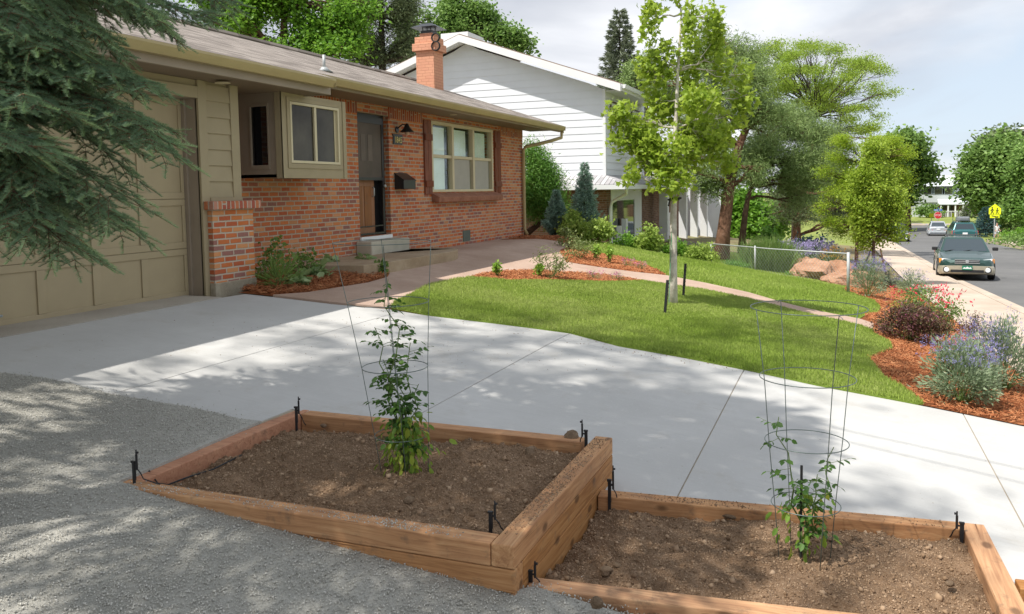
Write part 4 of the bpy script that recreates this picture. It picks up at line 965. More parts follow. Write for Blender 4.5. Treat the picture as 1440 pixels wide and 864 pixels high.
# ---------------------------------------------------------------- vegetation
def tubes_np(segs, n=5):
    """many tapered segments: list of (p0,p1,r0,r1) -> arrays"""
    A = np.array([s[0] for s in segs], float); B = np.array([s[1] for s in segs], float); r0 = np.array([s[2] for s in segs]); r1 = np.array([s[3] for s in segs])
    d = B-A; d /= np.linalg.norm(d, axis=1, keepdims=True)+1e-9
    a = np.where(np.abs(d[:, 2:3]) < .9, [[0, 0, 1.]], [[1., 0, 0]]); u = np.cross(d, a); u /= np.linalg.norm(u, axis=1, keepdims=True); w = np.cross(d, u)
    V = np.zeros((len(A), 2*n, 3))
    for k in range(n):
        t = 2*math.pi*k/n; o = u*math.cos(t)+w*math.sin(t)
        V[:, k] = A+o*r0[:, None]; V[:, n+k] = B+o*r1[:, None]
    f = np.array([(k, (k+1) % n, n+(k+1) % n, n+k) for k in range(n)])
    Fc = f[None]+(np.arange(len(A))*2*n)[:, None, None]
    return V.reshape(-1, 3), Fc.reshape(-1, 4)
def curve(p0, p1, n=5, sag=0., wob=.0, r=None):
    p0 = np.array(p0, float); p1 = np.array(p1, float); t = np.linspace(0, 1, n)[:, None]
    L = np.linalg.norm(p1-p0); q = p0+(p1-p0)*t; q[:, 2] += (sag*L*np.sin(t[:, 0]*math.pi))
    q[1:-1] += rng.normal(0, wob*L, (n-2, 3)); return q
def polyseg(q, r0, r1):
    n = len(q); rr = np.linspace(r0, r1, n); return [(q[i], q[i+1], rr[i], rr[i+1]) for i in range(n-1)]
def tree(name, label, cat, base, trunk, tr, blobs, ncl, nlf, cr, ls, leaf, mat, bark, group=None, up=.6, limb_r=None, flat=.8, shell=.45, twig=True, droop=0, lw=1., limbs_to=None, thin=1):
    """trunk: list of points; blobs: (centre, (rx,ry,rz), weight)"""
    root = thing(name, base, label, cat, group)
    trunk = [np.array(p, float) for p in trunk]
    q = []
    for i in range(len(trunk)-1):
        q.append(trunk[i]+(trunk[i+1]-trunk[i])*0); q.append((trunk[i]+trunk[i+1])/2+rng.normal(0, tr*.12, 3))
    q.append(trunk[-1]); q = np.array(q)
    L = np.concatenate([[0], np.cumsum(np.linalg.norm(np.diff(q, axis=0), axis=1))]); L /= L[-1]
    rr = tr*(1-.80*L**1.1); rr[0] *= 1.22
    mb = MB(); mb.tube(q, list(rr), 10); mb.build('trunk', M[bark], root, smooth=True)
    segs = []; cen = []
    wts = np.array([b[2] for b in blobs], float); wts /= wts.sum()
    limb_pts = [p for p in q[len(q)//2:]]
    for (c, r_, w_) in blobs:
        c = np.array(c, float); i = np.argmin([np.linalg.norm(p-c)+(.6*max(0, p[2]-c[2]+.2*r_[2])) for p in q[1:]])+1
        m = curve(q[i], c+np.array([0, 0, -.15*r_[2]]), 6, .06, .03); lr = max(tr*.16, min(rr[i]*.7, tr*.4)) if limb_r is None else limb_r
        segs += polyseg(m, lr, lr*.4); limb_pts += list(m[1:])
        for k in range(3):
            e = c+rng.normal(0, .45, 3)*np.array(r_); m2 = curve(m[rng.integers(2, 5)], e, 5, .05, .04); segs += polyseg(m2, lr*.5, lr*.15); limb_pts += list(m2[1:])
    limb_pts = np.array(limb_pts)
    bi = rng.choice(len(blobs), ncl, p=wts)
    d = rng.normal(size=(ncl, 3)); d /= np.linalg.norm(d, axis=1, keepdims=True); rad = rng.uniform(shell, 1, ncl)**.7
    C = np.array([blobs[i][0] for i in bi])+d*rad[:, None]*np.array([blobs[i][1] for i in bi])
    if twig:
        D = ((C[:, None]-limb_pts[None])**2).sum(-1); j = D.argmin(1)
        for i in range(0, ncl, thin):
            if D[i, j[i]] > .01: segs += polyseg(curve(limb_pts[j[i]], C[i], 4, .05, .04), max(tr*.045, .004), max(tr*.018, .002))
    v, f = tubes_np(segs, 5); npmesh('branches', v, f, M[bark], root, smooth=True)
    nlf = int(nlf); n = ncl*nlf; cc = np.repeat(C, nlf, 0); off = rng.normal(size=(n, 3))*cr*np.array([1, 1, flat]); pos = cc+off
    pos[:, 2] -= droop*np.linalg.norm(off[:, :2], axis=1)
    nr = rng.normal(size=(n, 3))*(1-up)+np.array([0, 0, up]); Rm = frames(nr)
    s = ls*rng.uniform(.6, 1.25, n); sc = np.column_stack([s, s*lw, s])
    v, f, r = scatter(leaf, pos, Rm, sc); npmesh('crown', v, f, M[mat], root, rnd=r)
    return root
def pxblobs(l, d, split=0):
    out = []
    if split:
        l2 = []
        for (u, v, ru, rv, w, *dd) in l:
            for k in range(split):
                a = rng.uniform(0, 6.28); q = rng.uniform(.15, 1)**.6*.78
                s_ = rng.uniform(.28, .5); l2.append((u+ru*q*math.cos(a), v+rv*q*math.sin(a), ru*s_, rv*s_*1.1, w*s_*s_, (dd[0] if dd else 0)+rng.uniform(-1, 1)*ru*d/F*.7))
        l = l2
    for (u, v, ru, rv, w, *dd) in l:
        k = d+(dd[0] if dd else 0); c = W(u, v, k); out.append((c, (ru*k/F, ru*k/F*.9, rv*k/F), w))
    return out
def conifer(name, label, cat, base, H, rad, mat, nb=26, nn=900, ls=.10, tr=.15, group=None, leaf=LEAF, lw=.5, dens=1., low=.06, curveup=-.1, pw=.9):
    """tiers of boughs as needle sprays"""
    root = thing(name, base, label, cat, group); b = np.array(base, float)
    MB().tube([b, b+[0, 0, H*.5], b+[0, 0, H*.98]], [tr, tr*.6, .01], 8).build('trunk', M['bark_d'], root, smooth=True)
    P_ = []; D_ = []; segs = []
    for t in range(nb):
        h = low+(1-low)*(t/nb)**pw; z = H*h; Lb = rad*(1-h)**.85*rng.uniform(.8, 1.1)+.05*rad; k = max(4, int(11*(1-h)+4))
        a0 = rng.uniform(0, 6.28)
        for j in range(k):
            a = a0+2*math.pi*j/k+rng.normal(0, .12); L = Lb*rng.uniform(.75, 1.12)
            m = max(12, int(nn*dens*L/rad/k)); s = rng.uniform(.12, 1, m)**.75
            w = rng.normal(0, .13, m)*L*(1.1-s*.8)
            x = s*L; zz = z+curveup*x+.12*x*s-abs(w)*.35+rng.normal(0, .02*rad, m)
            P_.append(b+np.column_stack([x*math.cos(a)-w*math.sin(a), x*math.sin(a)+w*math.cos(a), zz]))
            D_.append(np.column_stack([np.full(m, math.cos(a))+rng.normal(0, .5, m), np.full(m, math.sin(a))+rng.normal(0, .5, m), rng.normal(.05, .35, m)]))
            segs.append((b+[0, 0, z], b+[L*.9*math.cos(a), L*.9*math.sin(a), z+(curveup+.1)*L*.9], tr*.18, tr*.04))
    v, f = tubes_np(segs, 4); npmesh('branches', v, f, M['bark_d'], root)
    pos = np.vstack(P_); Rm = frames_x(np.vstack(D_)); s = ls*rng.uniform(.6, 1.3, len(pos))
    v, f, r = scatter(leaf, pos, Rm, np.column_stack([s, s*lw, s])); npmesh('crown', v, f, M[mat], root, rnd=r)
    return root
def bush(name, label, cat, base, w, h, n, ls, leaf, mat, group=None, up=.35, lw=1., stems=14, dome=1.0, flowers=None, depth=None, stemr=.004, spiky=False, shell=.55, stemmat='stem'):
    """leafy dome of stems from the base; flowers=(mat,n,size,spread_top)"""
    root = thing(name, base, label, cat, group); b = np.array(base, float); dp = depth or w
    segs = []; tips = []
    for i in range(stems):
        a = rng.uniform(0, 6.28); e = rng.uniform(0, 1)**.6; th = e*1.5*dome
        t = b+np.array([math.sin(th)*w*.5*math.cos(a), math.sin(th)*dp*.5*math.sin(a), h*(.22+.78*math.cos(min(th,1.5)))*rng.uniform(.75, 1.0)])
        m = curve(b+rng.normal(0, .02, 3)*[1, 1, 0]+[0, 0, -.01], t, 5, .04, .03); segs += polyseg(m, stemr, stemr*.4); tips.append(m)
    v, f = tubes_np(segs, 4); npmesh('stems', v, f, M[stemmat], root)
    T = np.array(tips)
    i = rng.integers(0, len(T), n); s = rng.uniform(.25, 1, n)**shell*4*.999; k = s.astype(int); fr = (s-k)[:, None]
    p = T[i, k]*(1-fr)+T[i, k+1]*fr; sp = np.array([w, dp, h])*.5/max(2, math.sqrt(stems))*.9
    p = p+rng.normal(size=(n, 3))*sp*[1, 1, .8]; p[:, 2] = np.maximum(p[:, 2], b[2]+.01)
    if spiky:
        d = p-(b+[0, 0, h*.2]); d += rng.normal(size=d.shape)*.25*np.linalg.norm(d, axis=1, keepdims=True); Rm = frames_x(d)
    else: Rm = frames(rng.normal(size=(n, 3))*(1-up)+[0, 0, up])
    q = ls*rng.uniform(.6, 1.3, n); v, f, r = scatter(leaf, p, Rm, np.column_stack([q, q*lw, q])); npmesh('foliage', v, f, M[mat], root, rnd=r)
    if flowers:
        fm, fn, fs, lo = flowers; i = rng.integers(0, len(T), fn); p = T[i, 4]+rng.normal(size=(fn, 3))*sp*[1.1, 1.1, .9]; z0 = b[2]+h*lo
        p[:, 2] = np.where(p[:, 2] < z0, z0+rng.random(fn)*h*(1-lo)*.8, p[:, 2])+h*.04
        m = 5; pp = np.repeat(p, m, 0)+rng.normal(0, fs*.5, (fn*m, 3)); v, f, r = scatter(LEAF, pp, frames(rng.normal(size=(fn*m, 3))), np.full(fn*m, fs)*rng.uniform(.6, 1.2, fn*m)); npmesh('flowers', v, f, M[fm], root, rnd=r)
    return root
def gp(u, v): return G(u, v)+np.array([0, 0, .02])

# ---- lawn grass, mulch chips, gravel stones
gpos = []
for pl, n in ((lawn1, 230000), (lawn2, 120000)):
    q = sample_in(pl, n); gpos.append(q)
q = np.vstack(gpos); z = zt(q[:, 0], q[:, 1])+.028
pos = np.column_stack([q, z]); n = len(pos)
Rm = frames(rng.normal(0, .28, (n, 3))+[0, 0, 1]); s = rng.uniform(.028, .055, n)*(1+.25*fbm(q[:, 0], q[:, 1], .9, 77, 3))
wd_ = .055+.04*(q[:, 0] > 11)
v, f, r = scatter(BLADE, pos, Rm, np.column_stack([wd_*1.6, s*.8, s]))
patch = np.repeat(np.clip(.48+.36*fbm(q[:, 0], q[:, 1], .7, 5, 5)+rng.normal(0, .22, n)+.5*(rng.random(n) < .04), 0, 1), 2)
o = npmesh('lawn_grass', v, f, M['l_grass'], rnd=patch); tag(o, kind='stuff'); o['label'] = 'short mown lawn grass on both sides of the curved path'; o['category'] = 'grass'
isl1 = P(*isl1_top, *isl1_bot[1:-1]); isl2 = P(*isl2_bot, *isl2_top[1:-1])
wallbed = P((336,413.5),(384,418),(434,415),(476,408),(518,401),(545,393),(549,386),('w',10.3,6.95),('w',10.9,7.25),('w',7.95,7.25),('w',7.95,6.5))
rightbed = P((1300,573),(1271,550),(1243,536),(1226,515),(1222,506.6),(1243,498.6),(1255,494),(1250,484),(1229,473.6),(1229,458),(1215,445),(1236,442),(1240,436),(1230,425),(1188,411),(1187,409),(1198,401),(1174,391),(1160,383),(1146,378),(1200,376),('w',19.8,-1.95),('w',8.25,-1.95),(1440,602))
backbed = P((712,339.5),(785,341),(803,346),(832,339),(900,340),(960,340),('w',21.3,5),('w',21,8),('w',19.5,7.6))
chp = []
for pl, n, h in ((isl1, 9000, .03), (isl2, 9000, .03), (wallbed, 12000, .05), (rightbed, 60000, .03), (backbed, 8000, .03)):
    q = sample_in(pl, n); z = zt(q[:, 0], q[:, 1])+.025+h*rng.random(len(q)); m = len(q); sc = rng.uniform(.012, .055, m)*(1+(q[:, 0] > 14)*.4)
    chp.append(scatter(CHIP, np.column_stack([q, z]), frames(rng.normal(0, .35, (m, 3))+[0, 0, 1]), np.column_stack([sc, sc*.8, sc*.8])))
v, f, r = merge(chp); o = npmesh('mulch_chips', v, f, M['chips'], rnd=r); tag(o, kind='stuff'); o['label'] = 'shredded red brown bark mulch around the planting beds'; o['category'] = 'mulch'
gv = [(1.2,.3),(3.10,-1.1),(3.24,1.2),(3.12,1.25),(3.12,3.46),(4.2,3.5)]+ge[:]+[(3.0,6.3),(.9,2.2)]
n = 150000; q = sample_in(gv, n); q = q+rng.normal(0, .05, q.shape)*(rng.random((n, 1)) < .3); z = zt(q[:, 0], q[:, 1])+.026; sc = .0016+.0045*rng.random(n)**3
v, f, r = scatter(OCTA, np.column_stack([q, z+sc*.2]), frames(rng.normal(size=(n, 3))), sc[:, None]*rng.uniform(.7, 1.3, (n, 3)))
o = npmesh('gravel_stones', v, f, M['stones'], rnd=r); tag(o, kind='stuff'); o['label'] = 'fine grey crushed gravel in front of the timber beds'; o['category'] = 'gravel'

# ---- the young maple on the lawn
mbse = G(946,431); dm = float(mbse@fwd)
mt = lambda u, v, dd=0: W(u, v, dm+dd)
blb = pxblobs([(940,215,50,24,3.4),(905,195,24,24,1.5,-.1),(882,165,16,26,.9,-.2),(990,190,40,24,2.4,.2),(1028,160,22,26,1.0,.4),(930,150,30,24,2.0,.3),(985,140,34,24,2.0,-.3),(915,95,14,30,.9,.1),(935,80,14,34,1.1),(1010,80,13,42,1.2,.2),(915,25,11,34,.9,-.1),(975,95,22,36,1.6,.3),(968,30,14,40,1.2,-.2),(1000,30,13,30,.9,.1),
   (950,250,34,12,1.1,-.3),(902,232,24,12,.7,-.2),(1010,225,26,14,.8,.1),(866,195,10,14,.35,-.2),(950,-25,20,26,.8),(886,248,8,6,.16,-.5),(1052,140,9,14,.3,.3),(862,160,7,12,.2,-.2),(1045,105,8,26,.4,.3)], dm)
tree('maple_tree', 'young maple with a pale thin trunk standing alone on the near lawn', 'tree', mbse, [mbse-[0,0,.05], mt(947,340), mt(948,272), mt(950,180), mt(953,100), mt(958,20)], .062, blb, 520, 13, .066, .088, MAPLE, 'l_maple', 'bark_m', up=.45, limb_r=.015, flat=1.1, droop=.35, thin=1)
# strap and stakes
tk = MB()
for (u, v) in ((947,281),(950,279)): tk.ring(mt(u, v), .075, .016, 20, 6)
tk.tube([mt(942,282,-.07), mt(940,290,-.1)], .012); o = tk.build('tree_tie', M['blackr']); tag(o, 'black rubber tie round the trunk of the young maple', 'tree tie')
for (ub_, vb, ut, vt, lab) in ((935,445,940,394,'dark metal tree stake left of the maple trunk'), (961,421,965,371,'dark metal tree stake right of the maple trunk')):
    b0 = G(ub_, vb); d0 = float(b0@fwd); tp = W(ut, vt, d0)
    r0 = thing('tree_stake', b0, lab, 'stake', 'stakes beside the young maple')
    s1 = MB(); s1.hexa([b0+np.array(o_) for o_ in ((-.02,-.006,-.1),(.02,-.006,-.1),(.02,.006,-.1),(-.02,.006,-.1))]+[tp+np.array(o_) for o_ in ((-.02,-.006,0),(.02,-.006,0),(.02,.006,0),(-.02,.006,0))])
    s1.hexa([b0+np.array(o_) for o_ in ((-.004,.007,-.1),(.004,.007,-.1),(.004,.03,-.1),(-.004,.03,-.1))]+[tp+np.array(o_) for o_ in ((-.004,.007,0),(.004,.007,0),(.004,.03,0),(-.004,.03,0))])
    s1.build('stake_bar', M['black'], r0)
    s2 = MB()
    for k in range(9): s2.box(b0+(tp-b0)*(.1+k*.1)+[-.006,-.014,-.008], b0+(tp-b0)*(.1+k*.1)+[.006,-.007,.008])
    s2.build('studs', M['black'], r0)
gw = MB(); gw.tube([mt(940,444,-.25), mt(944,340,-.05), mt(946,282,-.0)], .004, 5); o = gw.build('guy_wire', simple('green_wire', (.05,.30,.14), .4)); tag(o, 'thin green guy wire running up the maple trunk', 'wire')

# ---- big spruce at the left edge with hanging boughs
sb = np.array([1.55, 4.35, float(zt(1.55, 4.35))])
root = thing('spruce_tree', sb, 'large blue green spruce at the left edge with drooping boughs over the drive', 'tree')
MB().tube([sb, sb+[0,0,4], sb+[0,0,11.5]], [.2,.14,.03], 10).build('trunk', M['bark_d'], root, smooth=True)
# twig template: a stem with needles, local x along
def spray_template(nn=90, L=1.0, seed=3):
    r = np.random.default_rng(seed); vs = []; fs = []
    for k in range(nn):
        t = (k+.5)/nn; a = r.uniform(0, 6.28); ln = .15*(1-.35*t); fw_ = .62+.5*t
        d = np.array([fw_, math.cos(a), abs(math.sin(a))*.8+math.sin(a)*.2]); d /= np.linalg.norm(d); p = np.array([t*L, 0, 0]); s = np.cross(d, [.3, .5, .8]); s /= np.linalg.norm(s)
        b = len(vs); vs += [p-s*.010, p+s*.010, p+d*ln]; fs.append((b, b+1, b+2))
    return vs, fs
TPL = [spray_template(72, 1., s) for s in (3, 4, 5)]
TWIG = ([(0,.009,0),(0,-.005,.008),(0,-.005,-.008),(1,0,0)], [(0,1,3),(1,2,3),(2,0,3)])
def bough(p0, p1, n_side, Ls, out, tw, droopk=.35, seg=None, width=.5):
    """main stem from p0 to p1 with side sprays hanging a little"""
    p0 = np.array(p0); p1 = np.array(p1); L = np.linalg.norm(p1-p0); d = (p1-p0)/L; sd = np.cross(d, [0,0,1]); sd /= np.linalg.norm(sd)+1e-9
    m = curve(p0, p1, 7, .07, .015); seg += polyseg(m, .008, .003)
    for k in range(n_side):
        t = (k+.4)/n_side; i = min(int(t*6), 5); fr = t*6-i; p = m[i]*(1-fr)+m[i+1]*fr
        for sg in (-1, 1):
            ln = Ls*(1-.65*t)*rng.uniform(.7, 1.2)+.06
            dd = d*rng.uniform(.5, .9)+sd*sg*rng.uniform(.5, 1.)+np.array([0, 0, -droopk*rng.uniform(.3, 1.6)]); dd /= np.linalg.norm(dd)
            q = curve(p, p+dd*ln, 4, .03, .02); seg += polyseg(q, .0022, .0012)
            ns = max(2, int(ln/.055))
            for j in range(ns):
                tt = (j+.3)/ns; ii = min(int(tt*3), 2); f2 = tt*3-ii; pp = q[ii]*(1-f2)+q[ii+1]*f2
                for s2 in (-1, 1):
                    l2 = rng.uniform(.07, .14)*(1-.35*tt); d2 = dd*.75+np.cross(dd, [0,0,1])*s2*rng.uniform(.7, 1.4)+np.array([0,0,-droopk*rng.uniform(0, 1.1)]); out.append(pp); tw.append((d2, l2))
            out.append(q[-1]-dd*.03); tw.append((dd, .121))
    out.append(m[-1]-d*.05); tw.append((d, .15))
outp = []; tws = []; sg_ = []
def rimg(u, v, d): return W(u, v, d)
# (start px, end px, start depth, end depth)
BO = [((-80,-60),(285,20),4.6,4.9,12,.62),((-60,-90),(225,38),4.3,4.5,12,.60),((-80,-70),(150,52),4.0,4.2,11,.6),((-80,-40),(80,70),4.1,4.0,9,.6),((60,-90),(318,2),5.0,5.3,9,.55),((-60,-100),(180,10),4.7,4.9,10,.6),((0,-80),(120,20),5.2,5.3,9,.6),
      ((-110,60),(205,118),4.3,4.1,13,.62),((-120,90),(232,208),4.4,4.0,14,.60),((-120,60),(150,165),4.6,4.5,12,.6),((-120,140),(168,282),4.2,3.9,12,.60),((-120,120),(216,170),4.7,4.5,12,.5),
      ((-120,180),(95,345),4.0,3.8,12,.55),((-120,150),(60,250),3.9,3.7,11,.55),((-120,200),(178,325),4.5,4.3,12,.5),((-120,100),(60,150),3.8,3.6,10,.55),((-120,230),(10,330),3.9,3.7,8,.5),((-120,30),(100,110),4.0,3.9,10,.55),
      ((-120,60),(180,240),4.8,4.8,11,.5),((-120,180),(135,300),4.9,4.8,11,.5),((-120,0),(60,60),3.9,3.8,9,.5),((-120,20),(170,100),5.0,5.0,10,.5),((-110,90),(215,195),4.6,4.5,12,.5),((-120,150),(120,290),4.5,4.4,12,.5),((-120,100),(30,200),3.9,3.8,10,.5),((-110,70),(120,130),4.6,4.4,11,.5),((-120,210),(110,355),4.4,4.2,11,.5),((-120,240),(70,310),4.7,4.6,9,.5),((-120,160),(20,200),3.6,3.4,8,.5)]
BO2 = []
for (a, b, d0, d1, ns, Ls) in BO:
    j_ = rng.uniform(-1, 1, 4); f_ = rng.uniform(.62, .95); BO2.append((a, (a[0]+(b[0]-a[0])*f_+j_[0]*14, a[1]+(b[1]-a[1])*f_+j_[1]*22), d0+.25*j_[2], d1+.3*j_[3], ns, Ls))
for (a, b, d0, d1, ns, Ls) in BO+BO2: bough(rimg(*a, d0), rimg(*b, d1), ns+6, Ls*.72, outp, tws, .32, sg_)
tips_n = len(outp)
pos = np.array(outp); D = np.array([t_[0] for t_ in tws]); D = D+rng.normal(0, .16, D.shape); Ln = np.array([t_[1] for t_ in tws])
grp = rng.integers(0, 3, len(pos)); parts = []; tipf = np.clip(rng.normal(.33, .2, len(pos))+.5*((Ln == .121) | (Ln == .15)), 0, 1)
for g_ in range(3):
    k = grp == g_; parts.append(scatter(TPL[g_], pos[k], frames_x(D[k], np.tile([0,0,1.], (k.sum(), 1))+rng.normal(0, .3, (k.sum(), 3))), np.column_stack([Ln[k], np.full(k.sum(), .215), np.full(k.sum(), .215)]))); parts[-1] = (parts[-1][0], parts[-1][1], np.repeat(tipf[k], len(TPL[g_][1])))
v, f, r = merge(parts); npmesh('needles', v, f, M['l_spruce'], root, rnd=r)
sv, sf, sr = scatter(TWIG, pos, frames_x(D), np.column_stack([Ln, np.full(len(pos), .3), np.full(len(pos), .3)])); npmesh('twigs', sv, sf, M['twig'], root)
v, f = tubes_np(sg_, 5); npmesh('boughs', v, f, M['bark'], root)
print('spruce twigs', len(pos))
# the rest of the spruce's crown (outside the frame, but it shades the gravel and the beds)
P_ = []; D_ = []
for t_ in range(30):
    h = .08+.92*t_/30; z = 3.9+7.2*h*.95; Lb = 2.3*(1-h)**.8+.15; kk = 10
    for j in range(kk):
        a = j*.628+t_*1.1+rng.normal(0, .1)
        e = np.array([math.cos(a), math.sin(a)])
        m_ = int(38*Lb/2.3+5); s = rng.uniform(.15, 1, m_)**.7; wv = rng.normal(0, .16, m_)*Lb
        x = s*Lb; P_.append(sb+np.column_stack([x*e[0]-wv*e[1], x*e[1]+wv*e[0], z-sb[2]*0-1.4*0-.12*x+rng.normal(0, .05, m_)])); D_.append(np.column_stack([np.full(m_, e[0])+rng.normal(0, .4, m_), np.full(m_, e[1])+rng.normal(0, .4, m_), rng.normal(-.2, .2, m_)]))
pos = np.vstack(P_); s = rng.uniform(.12, .3, len(pos)); v, f, r = scatter(LEAF, pos, frames_x(np.vstack(D_)), np.column_stack([s, s*.6, s])); npmesh('crown', v, f, M['l_spruce'], root, rnd=r)
# shade tree behind the camera: its crown throws the dappled shade on the drive
stb = np.array([-2.6, 6.9, -1.2])
SB = []
for (x, y, z, r_, w_) in SHADE_BLOBS: SB.append(((x, y, z), (r_, r_, r_*.6), w_))
tree('shade_tree', 'tall leafy tree standing outside the frame on the left whose crown shades the driveway', 'tree', stb, [stb, stb+[-.2,.5,6], stb+[-.3,1.6,12], stb+[-.5,3.,17.5]], .30, SB, 340, 15, .26, .17, LEAFW, 'l_bright', 'bark', up=.5, thin=2)
# ---------------------------------------------------------------- trees behind and beyond
def far_tree(name, label, u, vb, d, blobs, ncl, nlf, cr, ls, leaf, mat, bark='bark', tr=.18, cat='tree', top=None, group=None, zb=None, split=6, **k):
    P0 = W(u, vb, d); zb = float(zt(P0[0], P0[1])) if zb is None else zb
    base = np.array([P0[0], P0[1], zb]); B = pxblobs(blobs, d, split)
    tp = max(b[0][2] for b in B) if top is None else top
    cm = np.mean([b[0][:2] for b in B], axis=0)
    trunk = [base-[0,0,.2], base+[0,0,(tp-zb)*.35], np.array([*(base[:2]*.5+cm*.5), zb+(tp-zb)*.65]), np.array([*cm, tp])]
    return tree(name, label, cat, base, trunk, tr, B, int(ncl*1.25), nlf*1.75, cr*.82, ls*.62, leaf, mat, bark, group, **k)
# behind the brick house
far_tree('broadleaf_tree', 'bright green leafy tree behind the left of the brown roof', 390, 60, 30, [(370,20,70,50,4),(440,25,60,50,4),(330,10,40,40,2),(480,40,40,35,2),(400,-40,80,40,3),(300,-20,50,40,2),(440,70,60,20,2),(505,20,25,45,1)], 620, 22, .34, .24, LEAFW, 'l_bright', tr=.3)
far_tree('pine_tree', 'dark green pine between the bright tree and the chimney', 535, 80, 34, [(530,10,45,30,3),(545,50,48,30,3),(515,75,30,28,2),(560,80,35,22,2),(530,-30,40,30,2),(570,20,22,30,1.2)], 520, 30, .28, .26, LEAF, 'l_dkpine', 'bark_d', tr=.3, lw=.35, shell=.3)
far_tree('poplar_tree', 'leafy green tree with open branches rising above the white gable', 640, 60, 44, [(600,30,40,26,2),(650,30,42,26,3),(700,45,34,20,2),(735,62,18,14,.8),(630,5,20,16,1),(592,60,30,20,1.4),(655,12,20,18,1),(690,20,24,18,1),(720,55,20,12,.8)], 330, 24, .34, .30, LEAFW, 'l_cotton', 'bark_d', tr=.3, shell=.3)
# grey green spruce behind the white house
cb_ = W(872, 130, 46); conifer('spruce_tree', 'tall grey green spruce with a pointed top behind the right end of the white gable', 'tree', (cb_[0], cb_[1], -2.2), float(W(870,12,46)[2])+2.2, 2.9, 'l_spruce_l', nb=38, nn=3600, ls=.22, tr=.2, lw=.4)
far_tree('broadleaf_tree', 'small green tree between the white eave and the spruce', 905, 130, 42, [(900,95,22,28,2),(915,120,24,22,2),(890,120,18,18,1),(945,130,20,24,1)], 190, 24, .28, .22, LEAF, 'l_pine', tr=.14)
# big pine group beyond the neighbour's garden
pb = G(1010, 352); d0 = 25.5
def at_ground(u, v, d): p = W(u, v, d); return np.array([p[0], p[1], float(zt(p[0], p[1]))])
b0 = at_ground(1014, 345, 25.5)
tree('pine_tree', 'large pine with a thick leaning red brown trunk behind the young maple', 'tree', b0, [b0, W(1022,290,25.5), W(1032,235,25.7), W(1050,180,26), W(1040,90,26.5)], .22, pxblobs([(985,120,55,40,3,1),(1035,90,55,40,3,1),(960,170,48,40,2.5,1),(1020,170,55,50,3),(1060,130,45,45,3),(985,70,50,34,2,2),(1040,235,45,28,1.6),(1005,255,30,26,1.1),(985,225,40,30,1.5,.6),(935,110,30,40,1.4,2),(1000,45,30,22,1,2),(1085,170,30,30,1.2)], 25.5, 5), 1000, 44, .20, .15, LEAF, 'l_pine', 'bark_pine', lw=.28, shell=.25, up=.4)
b0 = at_ground(1043, 338, 29)
tree('pine_tree', 'pine with a slim leaning grey trunk right of the thick red brown trunk', 'tree', b0, [b0, W(1048,300,29), W(1057,262,29), W(1076,200,29)], .13, pxblobs([(1060,205,48,28,2.4),(1100,225,48,30,2.4),(1085,180,40,26,2),(1130,210,40,40,2.4),(1080,250,40,20,1.3),(1125,260,42,30,2),(1150,180,35,30,1.8,1),(1120,170,40,22,1.5,1),(1150,240,35,45,2)], 29, 6), 900, 44, .21, .16, LEAF, 'l_pine', 'bark', lw=.28, shell=.25, up=.4)
b0 = at_ground(1106, 345, 33)
far_tree('pine_tree', 'broad pine with a short pale trunk behind the lavender flowers', 1120, 335, 34, [(1130,290,45,25,2),(1160,250,40,50,3),(1100,270,30,26,1.6),(1165,200,34,34,2),(1175,300,30,26,1.6)], 480, 26, .28, .22, LEAF, 'l_dkpine', 'bark_pine', tr=.19, lw=.3, shell=.3)
# honey locust with an airy spreading crown
OL = np.array([(1058,85),(1080,62),(1120,52),(1165,58),(1205,70),(1243,92),(1238,118),(1260,138),(1250,165),(1215,192),(1180,182),(1130,175),(1075,160)], float)
lq = []
for i in range(78):
    while True:
        c_ = rng.uniform((1055,50),(1262,195))
        if inside([c_], OL)[0]: break
    lq.append((c_[0], c_[1], rng.uniform(11, 20), rng.uniform(4, 8.5), 1., rng.uniform(-3, 3)))
far_tree('locust_tree', 'tall honey locust with an airy spreading crown against the sky', 1120, 330, 42, lq, 760, 30, .30, .17, LEAF, 'l_locust', 'bark_d', tr=.24, shell=.1, flat=.45, up=.45, thin=1, split=0, limb_r=.03, top=float(W(1140,165,42)[2]))
# lime-green tree and its neighbour beside the sidewalk
far_tree('locust_tree', 'lime green feathery tree hiding the pines near the sidewalk', 1205, 365, 24.0, [(1200,235,40,30,2.6),(1175,280,32,32,2),(1240,215,36,24,2),(1235,260,36,34,2.4),(1180,240,30,26,1.6),(1265,240,22,28,1.2),(1200,320,34,22,1.4),(1190,205,30,14,1),(1172,320,20,16,.7),(1260,215,24,18,1),(1245,200,24,14,.9)], 620, 30, .15, .095, LEAF, 'l_yell', 'bark', tr=.06, shell=.25, flat=.5, up=.7)
far_tree('linden_tree', 'small dense bright green tree propped with stakes near the sidewalk', 1228, 375, 21.5, [(1228,290,34,30,3),(1235,245,30,30,2.6),(1222,325,28,22,1.6),(1250,285,26,28,1.8),(1232,215,18,20,1.1),(1258,320,20,14,.8),(1210,270,20,26,1.2)], 380, 26, .15, .11, LEAFW, 'l_maple', 'bark', tr=.05, shell=.3, up=.5)
for (a, b, lab) in (((1206,392),(1228,345),'wooden prop stake leaning left against the small bright green tree'),((1246,385),(1238,350),'upright wooden stake by the small bright green tree')):
    g0 = G(*a); dd_ = float(g0@fwd); mb = MB(); mb.tube([g0-[0,0,.05], W(b[0],b[1],dd_+.2)], .03, 6); o = mb.build('tree_stake', M['bark']); tag(o, lab, 'stake')
